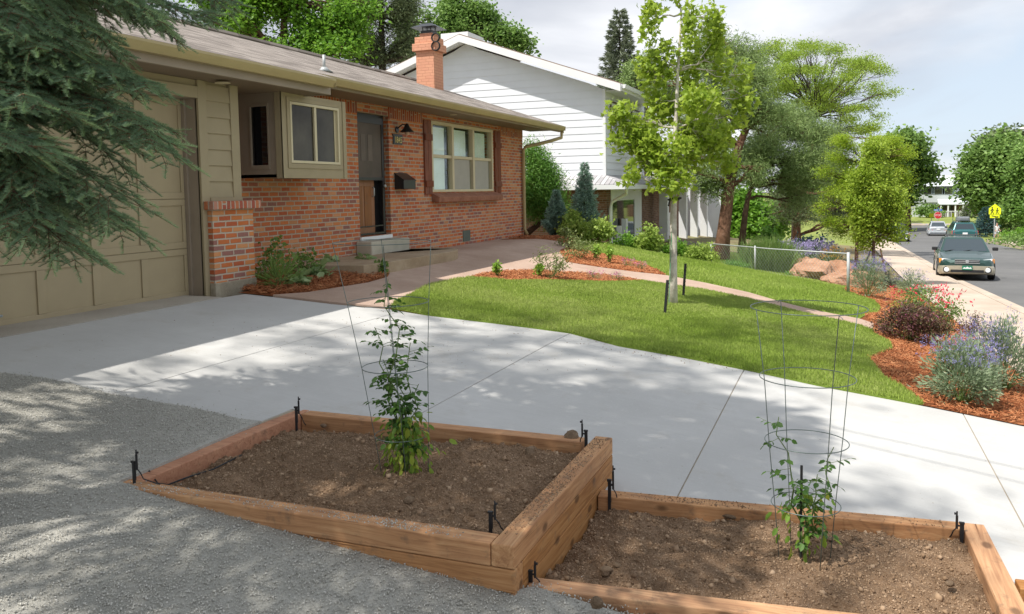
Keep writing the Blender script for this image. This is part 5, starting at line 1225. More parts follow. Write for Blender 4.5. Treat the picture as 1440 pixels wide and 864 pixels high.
# far trees
far_tree('broadleaf_tree', 'rounded green tree far off beyond the lime green trees', 1275, 300, 95, [(1255,215,34,30,3),(1285,212,26,26,2),(1295,238,16,18,1),(1250,250,34,30,2),(1262,270,28,22,1.6),(1245,230,24,30,1)], 420, 22, .9, .8, LEAFW, 'l_mid', tr=.5)
RT = 'trees across the street on the right'
far_tree('broadleaf_tree', 'large green tree on the right beside the far house', 1395, 310, 88, [(1388,238,28,30,3),(1408,222,34,28,3),(1396,270,28,26,2.4),(1415,250,34,36,3),(1368,262,10,18,.8),(1402,292,22,14,1.2)], 560, 24, .85, .72, LEAFW, 'l_mid', tr=.6, group=RT)
far_tree('broadleaf_tree', 'light olive tree at the right edge of the picture', 1452, 320, 74, [(1446,250,24,36,3),(1440,285,18,22,2),(1460,225,26,32,2.4),(1470,280,34,44,2)], 420, 24, .6, .5, LEAFW, 'l_cotton', tr=.45, group=RT)
far_tree('broadleaf_tree', 'dark tree top rising behind the large tree on the right', 1430, 300, 110, [(1420,208,30,18,2),(1450,205,30,24,2),(1395,212,20,14,1)], 200, 22, 1.0, .9, LEAFW, 'l_dkpine', tr=.5, group=RT)
cs = at_ground(1386, 325, 75); conifer('spruce_tree', 'small blue spruce below the yellow school crossing sign', 'tree', cs, float(W(1386,290,75)[2])-cs[2], 1.35, 'l_bluesp', nb=14, nn=700, ls=.22, tr=.07, lw=.4)
bsh = [(1420,325,18,34,1.1,'l_mid','leafy shrub below the right of the school crossing sign'),(1445,335,24,30,1.1,'l_shrub','light green shrub at the right picture edge'),(1400,318,16,26,1.2,'l_shrub','yellow green shrub under the school crossing sign')]
for i, (u, v, w_, h_, a_, m_, lab) in enumerate(bsh):
    b0 = at_ground(u, v, 90+i*3); k = 90/F; bush('shrub', lab, 'shrub', b0, w_*2*k, h_*k*1.6, 2600, .16, LEAFW, m_, stemr=.02)
for (u, d, w_, h_, m_, lab) in ((1388,92,5,1.0,'l_mid','low green ground shrub left of the walking person'),(1450,62,3.4,1.2,'l_bright','bright flowering shrub right of the walking person'),(1448,52,4,1.0,'l_mid','dark green shrub in the verge at the right edge')):
    b0 = at_ground(u, 335, d); bush('shrub', lab, 'shrub', b0, w_, h_, 2600, .15, LEAFW, m_, stemr=.02)
far_tree('broadleaf_tree', 'distant green tree behind the lime green trees and the street', 1215, 300, 120, [(1190,260,60,30,3),(1150,250,60,40,3),(1235,275,40,24,2)], 300, 22, 1.4, 1.2, LEAFW, 'l_mid', tr=.5)
far_tree('broadleaf_tree', 'green tree filling the gap behind the two pine trunks', 1060, 330, 52, [(1050,300,40,30,3),(1090,310,40,24,2),(1020,300,26,30,2)], 260, 22, .5, .42, LEAFW, 'l_bright', tr=.2)
# ---------------------------------------------------------------- shrubs by the houses
b0 = np.array([21.0, 8.15, float(zt(21.0, 8.15))])
blj = pxblobs([(758,240,26,34,3),(772,285,22,34,2.4),(748,215,16,24,1.3),(775,255,22,30,2),(745,270,20,40,2.2),(790,295,14,24,1)], float(b0@fwd))
tree('juniper_tree', 'tall bright green spreading juniper at the corner of the brick house', 'tree', b0, [b0, W(765,310,float(b0@fwd)), W(760,230,float(b0@fwd))], .10, blj, 520, 46, .12, .095, LEAF, 'l_juni', 'bark', lw=.5, shell=.15, up=.3, droop=.6)
def jpt(u, v, X): p = onX(u, v, X); return np.array([p[0], p[1], float(zt(p[0], p[1]))])
for (u, X, vt, rad, lab) in ((823,20.6,228,.42,'narrow pointed blue juniper standing against the brown brick wall'),(783,20.3,268,.34,'shorter blue juniper in the shade of the green juniper')):
    b0 = jpt(u, 335, X); H = float(onX(u, vt, X)[2])-b0[2]
    conifer('blue_juniper', lab, 'tree', b0, H, rad, 'l_blue', nb=34, nn=700, ls=.075, tr=.04, lw=.5, low=.02, curveup=.9, pw=1., group='blue junipers')
def bpx(name, lab, u, vb, w_px, h_px, n, ls, leaf, mat, cat='shrub', X=None, **k):
    b0 = gp(u, vb) if X is None else jpt(u, vb, X); d = float(b0@fwd)/F
    return bush(name, lab, cat, b0, w_px*d, h_px*d, n, ls, leaf, mat, **k)
bpx('shrub', 'yellow green shrub left of the pair under the pointed blue juniper', 808, 333, 40, 44, 1700, .085, LEAFW, 'l_shrub', X=20.0)
bpx('shrub', 'green shrub right of the pair under the pointed blue juniper', 838, 334, 44, 42, 1800, .08, LEAFW, 'l_shrub', X=19.8)
bpx('shrub', 'upright yellow green shrub in front of the neighbour garage opening', 913, 338, 34, 46, 1500, .08, LEAFW, 'l_shrub', X=21.5)
bpx('shrub', 'low leafy shrub left of the upright shrub by the garage opening', 883, 336, 50, 26, 1500, .09, LEAF, 'l_bright', X=21.8)
bpx('shrub', 'low leafy shrub just right of the upright shrub by the garage', 950, 339, 40, 26, 1200, .09, LEAF, 'l_bright', X=21.8)
bpx('shrub', 'low leafy shrub under the white porch columns', 985, 342, 46, 30, 1500, .09, LEAF, 'l_shrub', X=21.8)
bpx('shrub', 'thin arching shrub at the tip of the planting island by the wall', 800, 350, 30, 30, 500, .06, LEAF, 'l_peony')
bpx('shrub', 'dark green bush between the two pine trunks and the flowers', 1082, 320, 34, 46, 2400, .11, LEAFW, 'l_juni', X=30)
bpx('shrub', 'blue green bush at the foot of the broad pine', 1142, 335, 50, 44, 2400, .10, LEAFW, 'l_bluesp', X=31)
bpx('shrub', 'small grey green tuft by the low chain link fence', 1035, 356, 34, 14, 900, .06, LEAF, 'l_juni', X=23.5)
bpx('shrub', 'low green mound in front of the sandstone boulders', 1128, 368, 40, 16, 1000, .06, LEAF, 'l_juni', X=22.5)
# tall ornamental grass
b0 = jpt(1080, 350, 24.3); dk = float(b0@fwd)/F
r0 = thing('ornamental_grass', b0, 'tall clump of fine arching grass behind the chain link fence', 'grass clump')
n = 2600; a = rng.uniform(0, 6.28, n); e = rng.uniform(0, .75, n)**.8; D = np.column_stack([np.cos(a)*np.sin(e), np.sin(a)*np.sin(e), np.cos(e)]); s = rng.uniform(.5, 1.15, n)
p = b0+rng.normal(0, .16, (n, 3))*[1, 1.6, 0]; v, f, r = scatter(STRAP, p, frames_x(D), np.column_stack([s, np.full(n, .22), s])); npmesh('blades', v, f, M['l_orn'], r0, rnd=r)
for (u, vb, w_, h_, X, lab) in ((1118,350,46,46,25.5,'hazy lavender flowered sage left of the boulders'),(1150,352,44,50,26,'tall pale lavender flowered sage behind the boulders')):
    bpx('sage_plant', lab, u, vb, w_, h_, 1100, .07, LEAF, 'l_sage', cat='flowering plant', X=X, spiky=True, lw=.5, stems=34, flowers=('f_lav', 260, .05, .55), stemr=.005)
bpx('shrub', 'rusty orange tinged grassy plant between the sage and the lime tree', 1172, 352, 30, 44, 900, .10, STRAP, 'l_peony', X=25.6, spiky=True, flowers=('f_gold', 60, .05, .6))
# boulders
def boulder(u, v, X, r_, sc, lab, seed):
    c = jpt(u, v, X); import bmesh
    bm = bmesh.new(); bmesh.ops.create_icosphere(bm, subdivisions=4, radius=1); rr = np.random.default_rng(seed)
    pl = rr.normal(size=(11, 3)); pl /= np.linalg.norm(pl, axis=1, keepdims=True); dd_ = rr.uniform(.6, .85, 11)
    for v_ in bm.verts:
        q = np.array(v_.co)
        for n_, o_ in zip(pl, dd_):
            t_ = q@n_
            if t_ > o_: q = q-n_*(t_-o_)*.9
        q *= 1+.05*math.sin(q[0]*7+seed)*math.sin(q[1]*5)+.03*math.sin(q[1]*13+q[2]*9)+.02*math.sin(q[0]*23+q[2]*17)
        v_.co = q*np.array(sc)*r_
    me = bpy.data.meshes.new('boulder'); bm.to_mesh(me); bm.free(); me.materials.append(M['sandstone'])
    o = link(bpy.data.objects.new('boulder', me)); o.location = (c[0], c[1], c[2]+r_*sc[2]*.35); o.rotation_euler = (0, 0, rr.uniform(0, 6)); return tag(o, lab, 'boulder', 'sandstone boulders beyond the fence')
boulder(1148,365,22.6,.62,(1.2,1.0,.7),'large pinkish sandstone boulder behind the chain link fence',1)
boulder(1135,350,24.3,.5,(.9,.8,.9),'upright pale sandstone boulder at the left end of the rock group',2)
boulder(1190,372,21.5,.55,(1.3,1.,.6),'brown boulder under the lime green tree by the fence post',3)
boulder(1178,352,24.,.55,(1.,1.,.8),'dark topped boulder behind the larger pink one',5)
# low block wall pieces along the lot line
def lowwall(pts, h, w_, lab, grp='low block wall pieces on the lot line'):
    mb = MB()
    for (a, b) in zip(pts[:-1], pts[1:]):
        a = np.array(a); b = np.array(b); d = (b-a)[:2]; L_ = np.linalg.norm(d); d /= L_; nn = np.array([-d[1], d[0]])*w_; k = max(1, int(L_/.42))
        for i in range(k):
            p = a+(b-a)*(i+.02)/k; q = a+(b-a)*(i+.98)/k
            mb.hexa([(p[0],p[1],p[2]-.3),(q[0],q[1],q[2]-.3),(q[0]+nn[0],q[1]+nn[1],q[2]-.3),(p[0]+nn[0],p[1]+nn[1],p[2]-.3),(p[0],p[1],p[2]+h),(q[0],q[1],q[2]+h),(q[0]+nn[0],q[1]+nn[1],q[2]+h),(p[0]+nn[0],p[1]+nn[1],p[2]+h)])
    o = mb.build('block_wall', M['block'], bevel=.012); tag(o, lab, 'low wall', grp)
lowwall([G(852,339), G(900,340), G(940,342.5)], .10, .2, 'low tan block edging at the top of the far lawn by the shrubs')
lowwall([G(942,343.5), G(1012,351)], .17, .2, 'higher tan block edging behind the maple trunk')
lowwall([G(1065,361), G(1102,368.5)], .14, .2, 'short tan block wall piece under the chain link fence')
lowwall([G(1104,370), G(1140,378), G(1168,384)], .07, .2, 'flat tan block strip between far lawn and boulders')
# chain link fence
fa_ = jpt(1000, 350, 22.0); fb_ = jpt(1193, 388, 18.7); fa_t = onX(1000, 343, 22.0); fb_t = onX(1193, 357, 18.7)
fr = thing('chain_link_fence', fa_, 'low galvanised chain link fence running along the far lawn edge', 'fence')
mb = MB(); mb.tube([fa_t, (fa_t+fb_t)/2-[0,0,.02], fb_t], .015, 8); mb.build('top_rail', M['steel'], fr, smooth=True)
for s_, nm in ((0, .025), (.37, .02), (1., .032)):
    g0 = fa_+(fb_-fa_)*s_; t0 = fa_t+(fb_t-fa_t)*s_; g0[2] = float(zt(g0[0], g0[1])); MB().tube([g0-[0,0,.05], t0+[0,0,.03]], nm, 10).build('post', M['steel'], fr, smooth=True)
mb = MB(); Lf = np.linalg.norm(fb_t-fa_t); hh = .62; k = int(Lf/.10); segs = []
for i in range(-7, k):
    for sg in (0, 1):
        a = i*.10; b = a+hh
        if sg: a, b = b, a
        za, zb_ = 0., hh
        def pt(s, h): s = np.clip(s/Lf, 0, 1); q = fa_t+(fb_t-fa_t)*s; return q-[0, 0, hh-h]
        lo, hi = (a, b)
        if min(lo, hi) < 0 or max(lo, hi) > Lf: continue
        segs.append((pt(lo, 0), pt(hi, hh), .0022, .0022))
v, f = tubes_np(segs, 3); npmesh('wire_mesh', v, f, M['steel'], fr)
# ---------------------------------------------------------------- flower bed by the sidewalk
B = 'blue flowered shrubs along the sidewalk bed'
kw = dict(cat='flowering shrub', group=B)
bpx('bluebeard_shrub', 'large blue flowered shrub nearest the driveway corner', 1352, 570, 98, 96, 3600, .050, LEAF, 'l_sage', spiky=True, lw=.75, stems=46, flowers=('f_blue', 520, .014, .62), stemr=.004, stemmat='stem', **kw)
bpx('bluebeard_shrub', 'blue flowered shrub cut by the right picture edge', 1412, 552, 100, 108, 3400, .050, LEAF, 'l_sage', spiky=True, lw=.75, stems=46, flowers=('f_blue', 520, .014, .6), stemr=.004, **kw)
bpx('bluebeard_shrub', 'tall blue flowered shrub beside the fence end post', 1221, 420, 48, 60, 2200, .05, LEAF, 'l_sage', spiky=True, lw=.7, stems=36, flowers=('f_blue', 460, .020, .6), **kw)
bpx('bluebeard_shrub', 'pale blue flowered shrub right of the dwarf spruce', 1281, 418, 46, 38, 1500, .05, LEAF, 'l_sage', spiky=True, lw=.7, stems=30, flowers=('f_blue', 260, .018, .55), **kw)
bpx('bluebeard_shrub', 'faint blue shrub in front of the chain link fence', 1176, 388, 40, 36, 1300, .05, LEAF, 'l_sage', spiky=True, lw=.7, stems=26, flowers=('f_blue', 200, .018, .6), **kw)
bpx('dwarf_spruce', 'dwarf blue green spruce between two blue flowered shrubs', 1251, 404, 26, 28, 1500, .045, LEAF, 'l_bluesp', lw=.4, cat='shrub')
bpx('barberry_shrub', 'wide dark purple leaved shrub under the red flowers', 1282, 482, 96, 62, 5200, .052, LEAF, 'l_purp', lw=.8, stems=60, up=.2, flowers=('f_pink', 25, .02, .6))
bpx('barberry_shrub', 'small dark purple shrub behind the large blue flowered ones', 1366, 478, 44, 40, 900, .040, LEAF, 'l_purp', lw=.7, stems=20, up=.2)
bpx('rose_bush', 'red flowering bush behind the left of the purple shrub', 1296, 446, 60, 44, 900, .04, LEAFW, 'l_mid', cat='flowering shrub', flowers=('f_red', 26, .06, .6), stems=18)
bpx('rose_bush', 'red flowering bush at the right end of the purple shrub', 1338, 470, 36, 62, 500, .04, LEAFW, 'l_mid', cat='flowering shrub', flowers=('f_red', 14, .065, .65), stems=12)
bpx('groundcover_plant', 'yellow tinged low plant left of the red flowering bush', 1268, 440, 34, 16, 500, .035, LEAF, 'l_shrub', cat='plant', flowers=('f_gold', 14, .03, .5))
# planting islands
bpx('peony_plant', 'bushy variegated peony in the nearer planting island', 772, 394, 48, 52, 420, .075, LEAF, 'l_peony', cat='plant', lw=.55, stems=14, up=.55, shell=.35)
bpx('peony_plant', 'bushy variegated peony in the farther planting island', 815, 366, 46, 34, 420, .075, LEAF, 'l_peony', cat='plant', lw=.6, stems=14, up=.6, shell=.4)
SD = 'bright green sedum clumps'
for (u, v, h_, lab) in ((699,392,22,'bright green sedum at the left end of the nearer planting island'),(758,392,20,'bright green sedum left of the nearer peony'),(838,367,22,'green sedum left of the pair in the farther island'),(857,373,28,'yellow green sedum right of the pair in the farther island')):
    bpx('sedum_plant', lab, u, v, 16, h_, 260, .042, LEAFW, 'l_sedum', cat='plant', group=SD, stems=12, dome=.5, up=.4)
DI = 'pink dianthus cushions'
for (u, v, w_, lab) in ((835,394,20,'pink dianthus cushion nearest the maple in the nearer island'),(868,397,22,'flat pink dianthus at the right tip of the nearer island'),(884,377,18,'pink dianthus left of the two in the farther island'),(901,381,16,'pink dianthus at the right of the farther island')):
    bpx('dianthus_plant', lab, u, v, w_, 13, 420, .035, STRAP, 'l_sage', cat='flowering plant', group=DI, stems=14, spiky=True, lw=.6, flowers=('f_pink', 22, .022, .5))
# bed beside the brick wall
bpx('rose_bush', 'loose leafy rose bush beside the brick pillar', 389, 398, 48, 66, 320, .055, LEAFW, 'l_mid', stems=12, shell=.35, stemr=.005)
bpx('rose_bush', 'thin leafy bush in the middle of the wall bed', 428, 392, 50, 40, 260, .055, LEAFW, 'l_mid', stems=9, shell=.35)
bpx('daylily_plant', 'spiky grass like clump in front of the rose by the pillar', 393, 409, 26, 36, 220, .22, STRAP, 'l_mid', cat='plant', spiky=True, lw=.35, stems=8)
HO = 'variegated hostas in the wall bed'
for (u, v, w_, h_, lab) in ((443,394,38,22,'large variegated hosta in the middle of the wall bed'),(459,382,24,20,'variegated hosta at the back of the wall bed'),(512,378,28,20,'variegated hosta near the right end of the wall bed'),(415,404,26,12,'low pale hosta at the front of the wall bed')):
    bpx('hosta_plant', lab, u, v, w_, h_, 90, .13, LEAFW, 'l_hosta', cat='plant', group=HO, stems=10, up=.6, lw=1.0)
bpx('shrub', 'small green plant at the right corner of the wall bed', 538, 388, 18, 22, 160, .06, LEAFW, 'l_mid', cat='plant')
# ---------------------------------------------------------------- tomato plants and cages
def cage(base, zrings, label, lean=(0, 0), hollow_top=True):
    r0 = thing('tomato_cage', base, label, 'plant cage', 'wire tomato cages'); b = np.array(base)
    mb = []
    for (z, r_) in zrings:
        c = b+[lean[0]*z, lean[1]*z, z]; m = MB(); m.ring(c, r_, .0022, 44, 6); m.build('ring', M['wire'], r0, smooth=True)
    for k in range(4):
        a = .55+k*math.pi/2; pts = [b+[zrings[0][1]*.8*math.cos(a), zrings[0][1]*.8*math.sin(a), -.08]]+[b+[lean[0]*z+r_*math.cos(a), lean[1]*z+r_*math.sin(a), z] for z, r_ in zrings]
        if k % 2 == 0: pts.append(pts[-1]+np.array([.03*math.cos(a), .03*math.sin(a), -.012]))
        m = MB(); m.tube(pts, .0020, 6); m.build('wire_leg', M['wire'], r0, smooth=True)
    return r0
def tomato(base, label, H, spread, nleaf, lower, fruits, stake):
    r0 = thing('tomato_plant', base, label, 'tomato plant', 'tomato plants'); b = np.array(base); segs = []; P_ = []; D_ = []; 
    stems = []
    for (dx, dy, hz_) in spread:
        q = curve(b+[0, 0, .0], b+[dx, dy, hz_], 9, 0, .028); q[:, 2] = np.linspace(b[2], b[2]+hz_, 9); segs += polyseg(q, .0055, .002); stems.append(q)
    for q in stems:
        m = int(nleaf*(q[-1][2]-b[2])/H)
        for j in range(m):
            t = rng.uniform(.22, 1)*7.99; i = int(t); p = q[i]*(1-t+i)+q[i+1]*(t-i); a = rng.uniform(0, 6.28); L_ = rng.uniform(.05, .12)
            d = np.array([math.cos(a), math.sin(a), rng.uniform(-.35, .35)]); e = p+d*L_; segs.append((p, e, .0013, .0007))
            for s_ in (.45, .7, 1.):
                for sd in ((-1, 1) if s_ < 1 else (0,)):
                    P_.append(p+d*L_*s_); w = np.cross(d, [0,0,1]); D_.append(d*(.5 if sd else 1)+w*sd+np.array([0, 0, -.35]))
    v, f = tubes_np(segs, 5); npmesh('stems', v, f, M['stem'], r0, smooth=True)
    pos = np.array(P_); s = rng.uniform(.022, .042, len(pos)); v, f, r = scatter(LEAFW, pos, frames_x(np.array(D_), np.tile([0,0,1.], (len(pos), 1))+rng.normal(0, .4, (len(pos), 3))), np.column_stack([s, s, s])); npmesh('leaves', v, f, M['l_tom'], r0, rnd=r)
    n = lower; p = b+np.column_stack([rng.normal(0, .052, n), rng.normal(0, .065, n), rng.uniform(.03, .33, n)]); d = p-b; d[:, 2] = -.25*rng.random(n)-.05; s = rng.uniform(.025, .06, n)
    v, f, r = scatter(LEAFW, p, frames_x(d+rng.normal(0, .03, (n, 3)), np.tile([0,0,1.], (n, 1))+rng.normal(0, .5, (n, 3))), np.column_stack([s, s*.8, s])); npmesh('lower_leaves', v, f, M['l_tomlow'], r0, rnd=r)
    for (dx, dy, dz, fr_) in fruits:
        MB().lathe(b+[dx, dy, dz], [(.001,-fr_*.85),(fr_*.55,-fr_*.72),(fr_*.95,-fr_*.3),(fr_,.0),(fr_*.9,fr_*.42),(fr_*.5,fr_*.75),(.003,fr_*.7)], 16).build('tomato', M['tomato'], r0, smooth=True)
    MB().tube([b+[.01, .02, -.05], b+[.015, .02, stake]], .006, 6).build('stake', M['blackr'], r0)
    return r0
t1 = onZ(571, 668, ZB-.05); dt1 = float(t1@fwd)/F
R1 = [(.226,.145),(.596,.175),(.947,.215),(1.266,.257)]; R2 = [(.26,.155),(.558,.187),(.86,.214),(1.187,.258)]
cage(t1, R1, 'tall wire cone cage around the plant in the upper bed', (-.035, .065))
S1 = [(-.0,.13,.62),(-.02,.05,.78),(.0,-.05,.55),(-.02,.17,.5),(.02,-.02,.45)]
tomato(t1, 'taller tomato plant with small green fruit in the upper bed', .85, [(.02,.09,1.06),(.0,.17,.80),(.03,-.03,.72),(.02,.05,.55),(.0,.12,.62),(.02,-.08,.5)], 30, 230, [(.02,.10,.47,.026),(.05,.06,.50,.022),(.0,-.02,.30,.026),(.03,-.07,.33,.022),(-.02,.0,.62,.015)], .34)
t2 = onZ(1132, 785, ZL-.05)
cage(t2, R2, 'tall wire cone cage around the small plant in the lower bed', (.03, .0))
tomato(t2, 'smaller sparse tomato plant in the lower bed', .6, [(.03,.125,.66),(.02,-.12,.54),(.0,.02,.33),(.03,-.05,.4)], 17, 55, [(.0,.0,.0,.001)][:0], .44)
# sprinkler stakes
SPK = None
def spray_stake(u, vb, vt, Z, lab, k=1., side=1):
    b0 = onZ(u, vb, Z); d = float(b0@fwd)/F; h = (vb-vt)*d
    r0 = thing('spray_stake', b0, lab, 'sprinkler stake', 'black drip spray stakes in the timber beds')
    mb = MB(); z = b0[2]; x, y = b0[0], b0[1]
    mb.box((x-.004, y-.008, z-.05), (x+.004, y+.008, z+h*.62)); mb.box((x-.006, y-.010, z+h*.1), (x+.006, y-.004, z+h*.6)); mb.box((x-.007,y-.012,z+h*.6),(x+.007,y+.012,z+h*.66)); mb.build('stake_blade', M['blackp'], r0, bevel=.001)
    m2 = MB(); y2 = y-.022*side; m2.tube([(x, y2, z+h*.42), (x, y2, z+h*.86)], .006, 8); m2.tube([(x, y2, z+h*.86), (x, y2, z+h)], .0035, 8); m2.tube([(x,y2,z+h*.92),(x,y2-.012*side,z+h*.92)], .006, 8)
    m2.box((x-.003, min(y,y2), z+h*.50), (x+.003, max(y,y2), z+h*.55)); m2.build('spray_head', M['blackp'], r0, smooth=False)
    m3 = MB(); q = [(x, y2, z+h*.45), (x+.01, y2-.014*side, z+h*.3), (x+.02, y2-.02*side, z+h*.12), (x+.03, y2-.03*side*k, z+.0)]; m3.tube(q, .0032, 6); m3.build('feed_tube', M['blackp'], r0, smooth=True)
spray_stake(189, 680, 631, ZB-.0, 'black spray stake at the pointed left end of the upper bed', 4)
spray_stake(417, 599, 557, ZB-.04, 'black spray stake in the back left corner of the upper bed')
spray_stake(824, 632, 590, ZB-.04, 'black spray stake in the back right corner of the upper bed', side=-1)
spray_stake(690, 748, 703, ZB-.05, 'black spray stake in the front right corner of the upper bed')
spray_stake(857, 712, 653, ZL-.05, 'black spray stake against the dividing timber wall, back corner of the lower bed')
spray_stake(746, 828, 787, ZL-.03, 'black spray stake at the front end of the dividing timber wall')
spray_stake(1352, 762, 719, ZL-.05, 'black spray stake in the back right corner of the lower bed', side=-1)
hs = MB(); hp = [onZ(u, v, ZB-.035) for (u, v) in ((205,668),(222,680),(236,682),(262,672),(300,660),(340,640))]; hs.tube([hp[0]+[0,0,.05]]+hp[1:], .0045, 6); o = hs.build('drip_hose', M['blackp'], smooth=True); tag(o, 'thin black drip hose along the left timber of the upper bed', 'hose')
# overhead power cables whose shadows cross the driveway
for (a, b, lab) in (((1110,590),(1440,662),'upper of two overhead cables crossing above the driveway out of frame'),((1110,604),(1440,682),'lower of two overhead cables crossing above the driveway out of frame')):
    A = G(*a); Bp = G(*b); sd = -np.array([.48,-.35,-1.])*6.5; e = (Bp-A)/np.linalg.norm(Bp-A)
    MB().tube([A+sd-e*1., Bp+sd+e*14], .009, 6).build('power_cable', M['blackr']); tag(bpy.data.objects[-1] if False else COL.objects[-1], lab, 'cable')
# ---------------------------------------------------------------- vehicles
def carpaint(name, col, metal=.3): return simple(name, col, .28, .04, 2, metal=metal, spec=.6, coat=.6)
GL = glass('car_glass', (.035,.05,.06), .05); LENS = simple('clear_lens', (.75,.78,.80), .15, .05, spec=.8); AMB = simple('amber_lens', (.80,.30,.05), .2, .05); REDL = simple('red_lens', (.55,.03,.04), .2, .05)
TYRE = M['blackr']; RIM = simple('alloy_rim', (.55,.56,.57), .3, .05, metal=.7); DARK = simple('dark_trim', (.02,.02,.022), .5)
def bar_loop(x, w, zb, zt, r=.12, crown=.03, tuck=.05):
    L = [(w-tuck, zb), (w, zb+r), (w+.0, (zb+zt)/2), (w-.02, zt-r*.8), (w-r*.8, zt-.01), (w*.4, zt+crown)]
    return [(x, y, z) for y, z in L]+[(x, -y, z) for y, z in L[::-1]]
def car(name, loc, rz, label, paint, lower, kind, group=None):
    root = thing(name, (0,0,0), label, 'car', group); X = lambda mb, n, m, p=root, **k: mb.build(n, m, p, local=True, **k)
    suv = kind == 'suv'; wag = kind != 'sedan'; up_ = .14 if suv else 0.
    st = [(2.33,.60,.34,.60),(2.28,.74,.26,.68),(2.12,.82,.22,.74),(1.7,.865,.20,.83),(1.15,.875,.20,.93),(.7,.88,.20,.95),(-.6,.88,.20,.97),(-1.6,.875,.20,1.0 if wag else .98),(-2.1,.86,.24,1.01 if wag else .96),(-2.32,.82,.30,.98 if wag else .93),(-2.38,.74,.40,.86)]
    body = MB(); body.loft([bar_loop(x, w, zb+up_, zt_+up_) for x, w, zb, zt_ in st]); X(body, 'body', paint, smooth=False, bevel=.02)
    # lower cladding
    cl = MB(); cl.loft([bar_loop(x, w+.012, zb+up_-.01, min(.52, zt_)+up_, .06, 0, .04) for x, w, zb, zt_ in [(2.36,.62,.33,.5),(2.31,.76,.24,.5),(2.14,.84,.20,.5),(1.7,.872,.19,.5),(-1.6,.872,.19,.5),(-2.13,.85,.22,.5),(-2.36,.82,.28,.5),(-2.41,.74,.38,.5)]]); X(cl, 'lower_cladding', lower, bevel=.01)
    # greenhouse
    fx, rx = 1.10, (-2.22 if wag else -1.75); tf, tr_ = .32, (-1.95 if wag else -1.05); hz_ = 1.44 if not suv else 1.50
    B = [(fx,.78,.93),(rx,.76,1.0)]; zb = .95+up_; zt_ = hz_+up_; wb, wt = .80, .62
    gh = MB(); gh.hexa([(fx,wb,zb-.03),(rx,wb-.03,zb),(rx,-wb+.03,zb),(fx,-wb,zb-.03),(tf,wt,zt_-.03),(tr_,wt-.02,zt_-.03),(tr_,-wt+.02,zt_-.03),(tf,-wt,zt_-.03)]); X(gh, 'cabin', paint, bevel=.05, seg=3)
    rf = MB(); rf.hexa([(tf+.03,wt+.005,zt_-.05),(tr_-.03,wt-.01,zt_-.05),(tr_-.03,-wt+.01,zt_-.05),(tf+.03,-wt-.005,zt_-.05),(tf-.1,wt-.08,zt_),(tr_+.1,wt-.1,zt_),(tr_+.1,-wt+.1,zt_),(tf-.1,-wt+.08,zt_)]); X(rf, 'roof_panel', paint, bevel=.015)
    def pane(nm, q, off):
        q = [np.array(p) for p in q]; n = np.cross(q[1]-q[0], q[3]-q[0]); n /= np.linalg.norm(n); c = sum(q)/4
        n = n if n@(c-np.array([-.4,0,1.])) > 0 else -n
        m = MB(); m.hexa([p-n*.01 for p in q]+[p+n*off for p in q]); return X(m, nm, GL)
    L3 = lambda a, b, t: tuple(np.array(a)*(1-t)+np.array(b)*t)
    def inset(a, b, c, d, s0, s1, t0, t1):   # bottom a-b, top d-c
        f = lambda s, t: np.array(L3(L3(a, b, s), L3(d, c, s), t)); return [f(s0,t0), f(s1,t0), f(s1,t1), f(s0,t1)]
    zbf = zb-.03; ztp = zt_-.03
    pane('windscreen', inset((fx,-wb,zbf),(fx,wb,zbf),(tf,wt,ztp),(tf,-wt,ztp), .06,.94,.08,.90), .006)
    pane('rear_window', inset((rx,-wb+.03,zb),(rx,wb-.03,zb),(tr_,wt-.02,ztp),(tr_,-wt+.02,ztp), .08,.92,.10,.88), .006)
    for sg in (1, -1):
        a, b, c, d = (fx,wb*sg,zbf),(rx,(wb-.03)*sg,zb),(tr_,(wt-.02)*sg,ztp),(tf,wt*sg,ztp)
        for (s0, s1) in (((.16,.44),(.47,.72),(.75,.94)) if wag else ((.16,.5),(.53,.86))): pane('side_window', inset(a, b, c, d, s0, s1, .12, .86), .005)
        m = MB(); m.box((.88,sg*.86,.98+up_),(1.0,sg*1.04,1.10+up_)); X(m, 'mirror', DARK if kind != 'sedan' else paint, bevel=.03, seg=3)
        m = MB(); m.box((.1,sg*.878,.80+up_),(.24,sg*.90,.83+up_)); m.box((-.95,sg*.878,.82+up_),(-.81,sg*.90,.85+up_)); X(m, 'door_handles', DARK)
    for x in (1.38, -1.35):
        for sg in (1, -1):
            m = MB(); c = (x, sg*.80, .315+up_*.3); R_ = .315+up_*.3
            m.lathe(c, [(R_*.55,-.10),(R_*.96,-.10),(R_,-.07),(R_,.07),(R_*.96,.10),(R_*.55,.10)], 28, axis='y'); w = X(m, 'wheel', TYRE, smooth=False)
            m = MB(); m.lathe((x, sg*.895, .315+up_*.3), [(.02,-.02*1),(.055,.012),(R_*.55,.006),(R_*.60,.014),(R_*.64,-.02)], 24, axis='y'); X(m, 'rim', RIM, w)
            m = MB(); m.lathe((x, sg*.868, .345+up_*.5), [(R_*1.0,-.02),(R_*1.17,-.02),(R_*1.17,.018),(R_*1.0,.018)], 28, axis='y'); X(m, 'wheel_arch', DARK if kind != 'sedan' else paint)
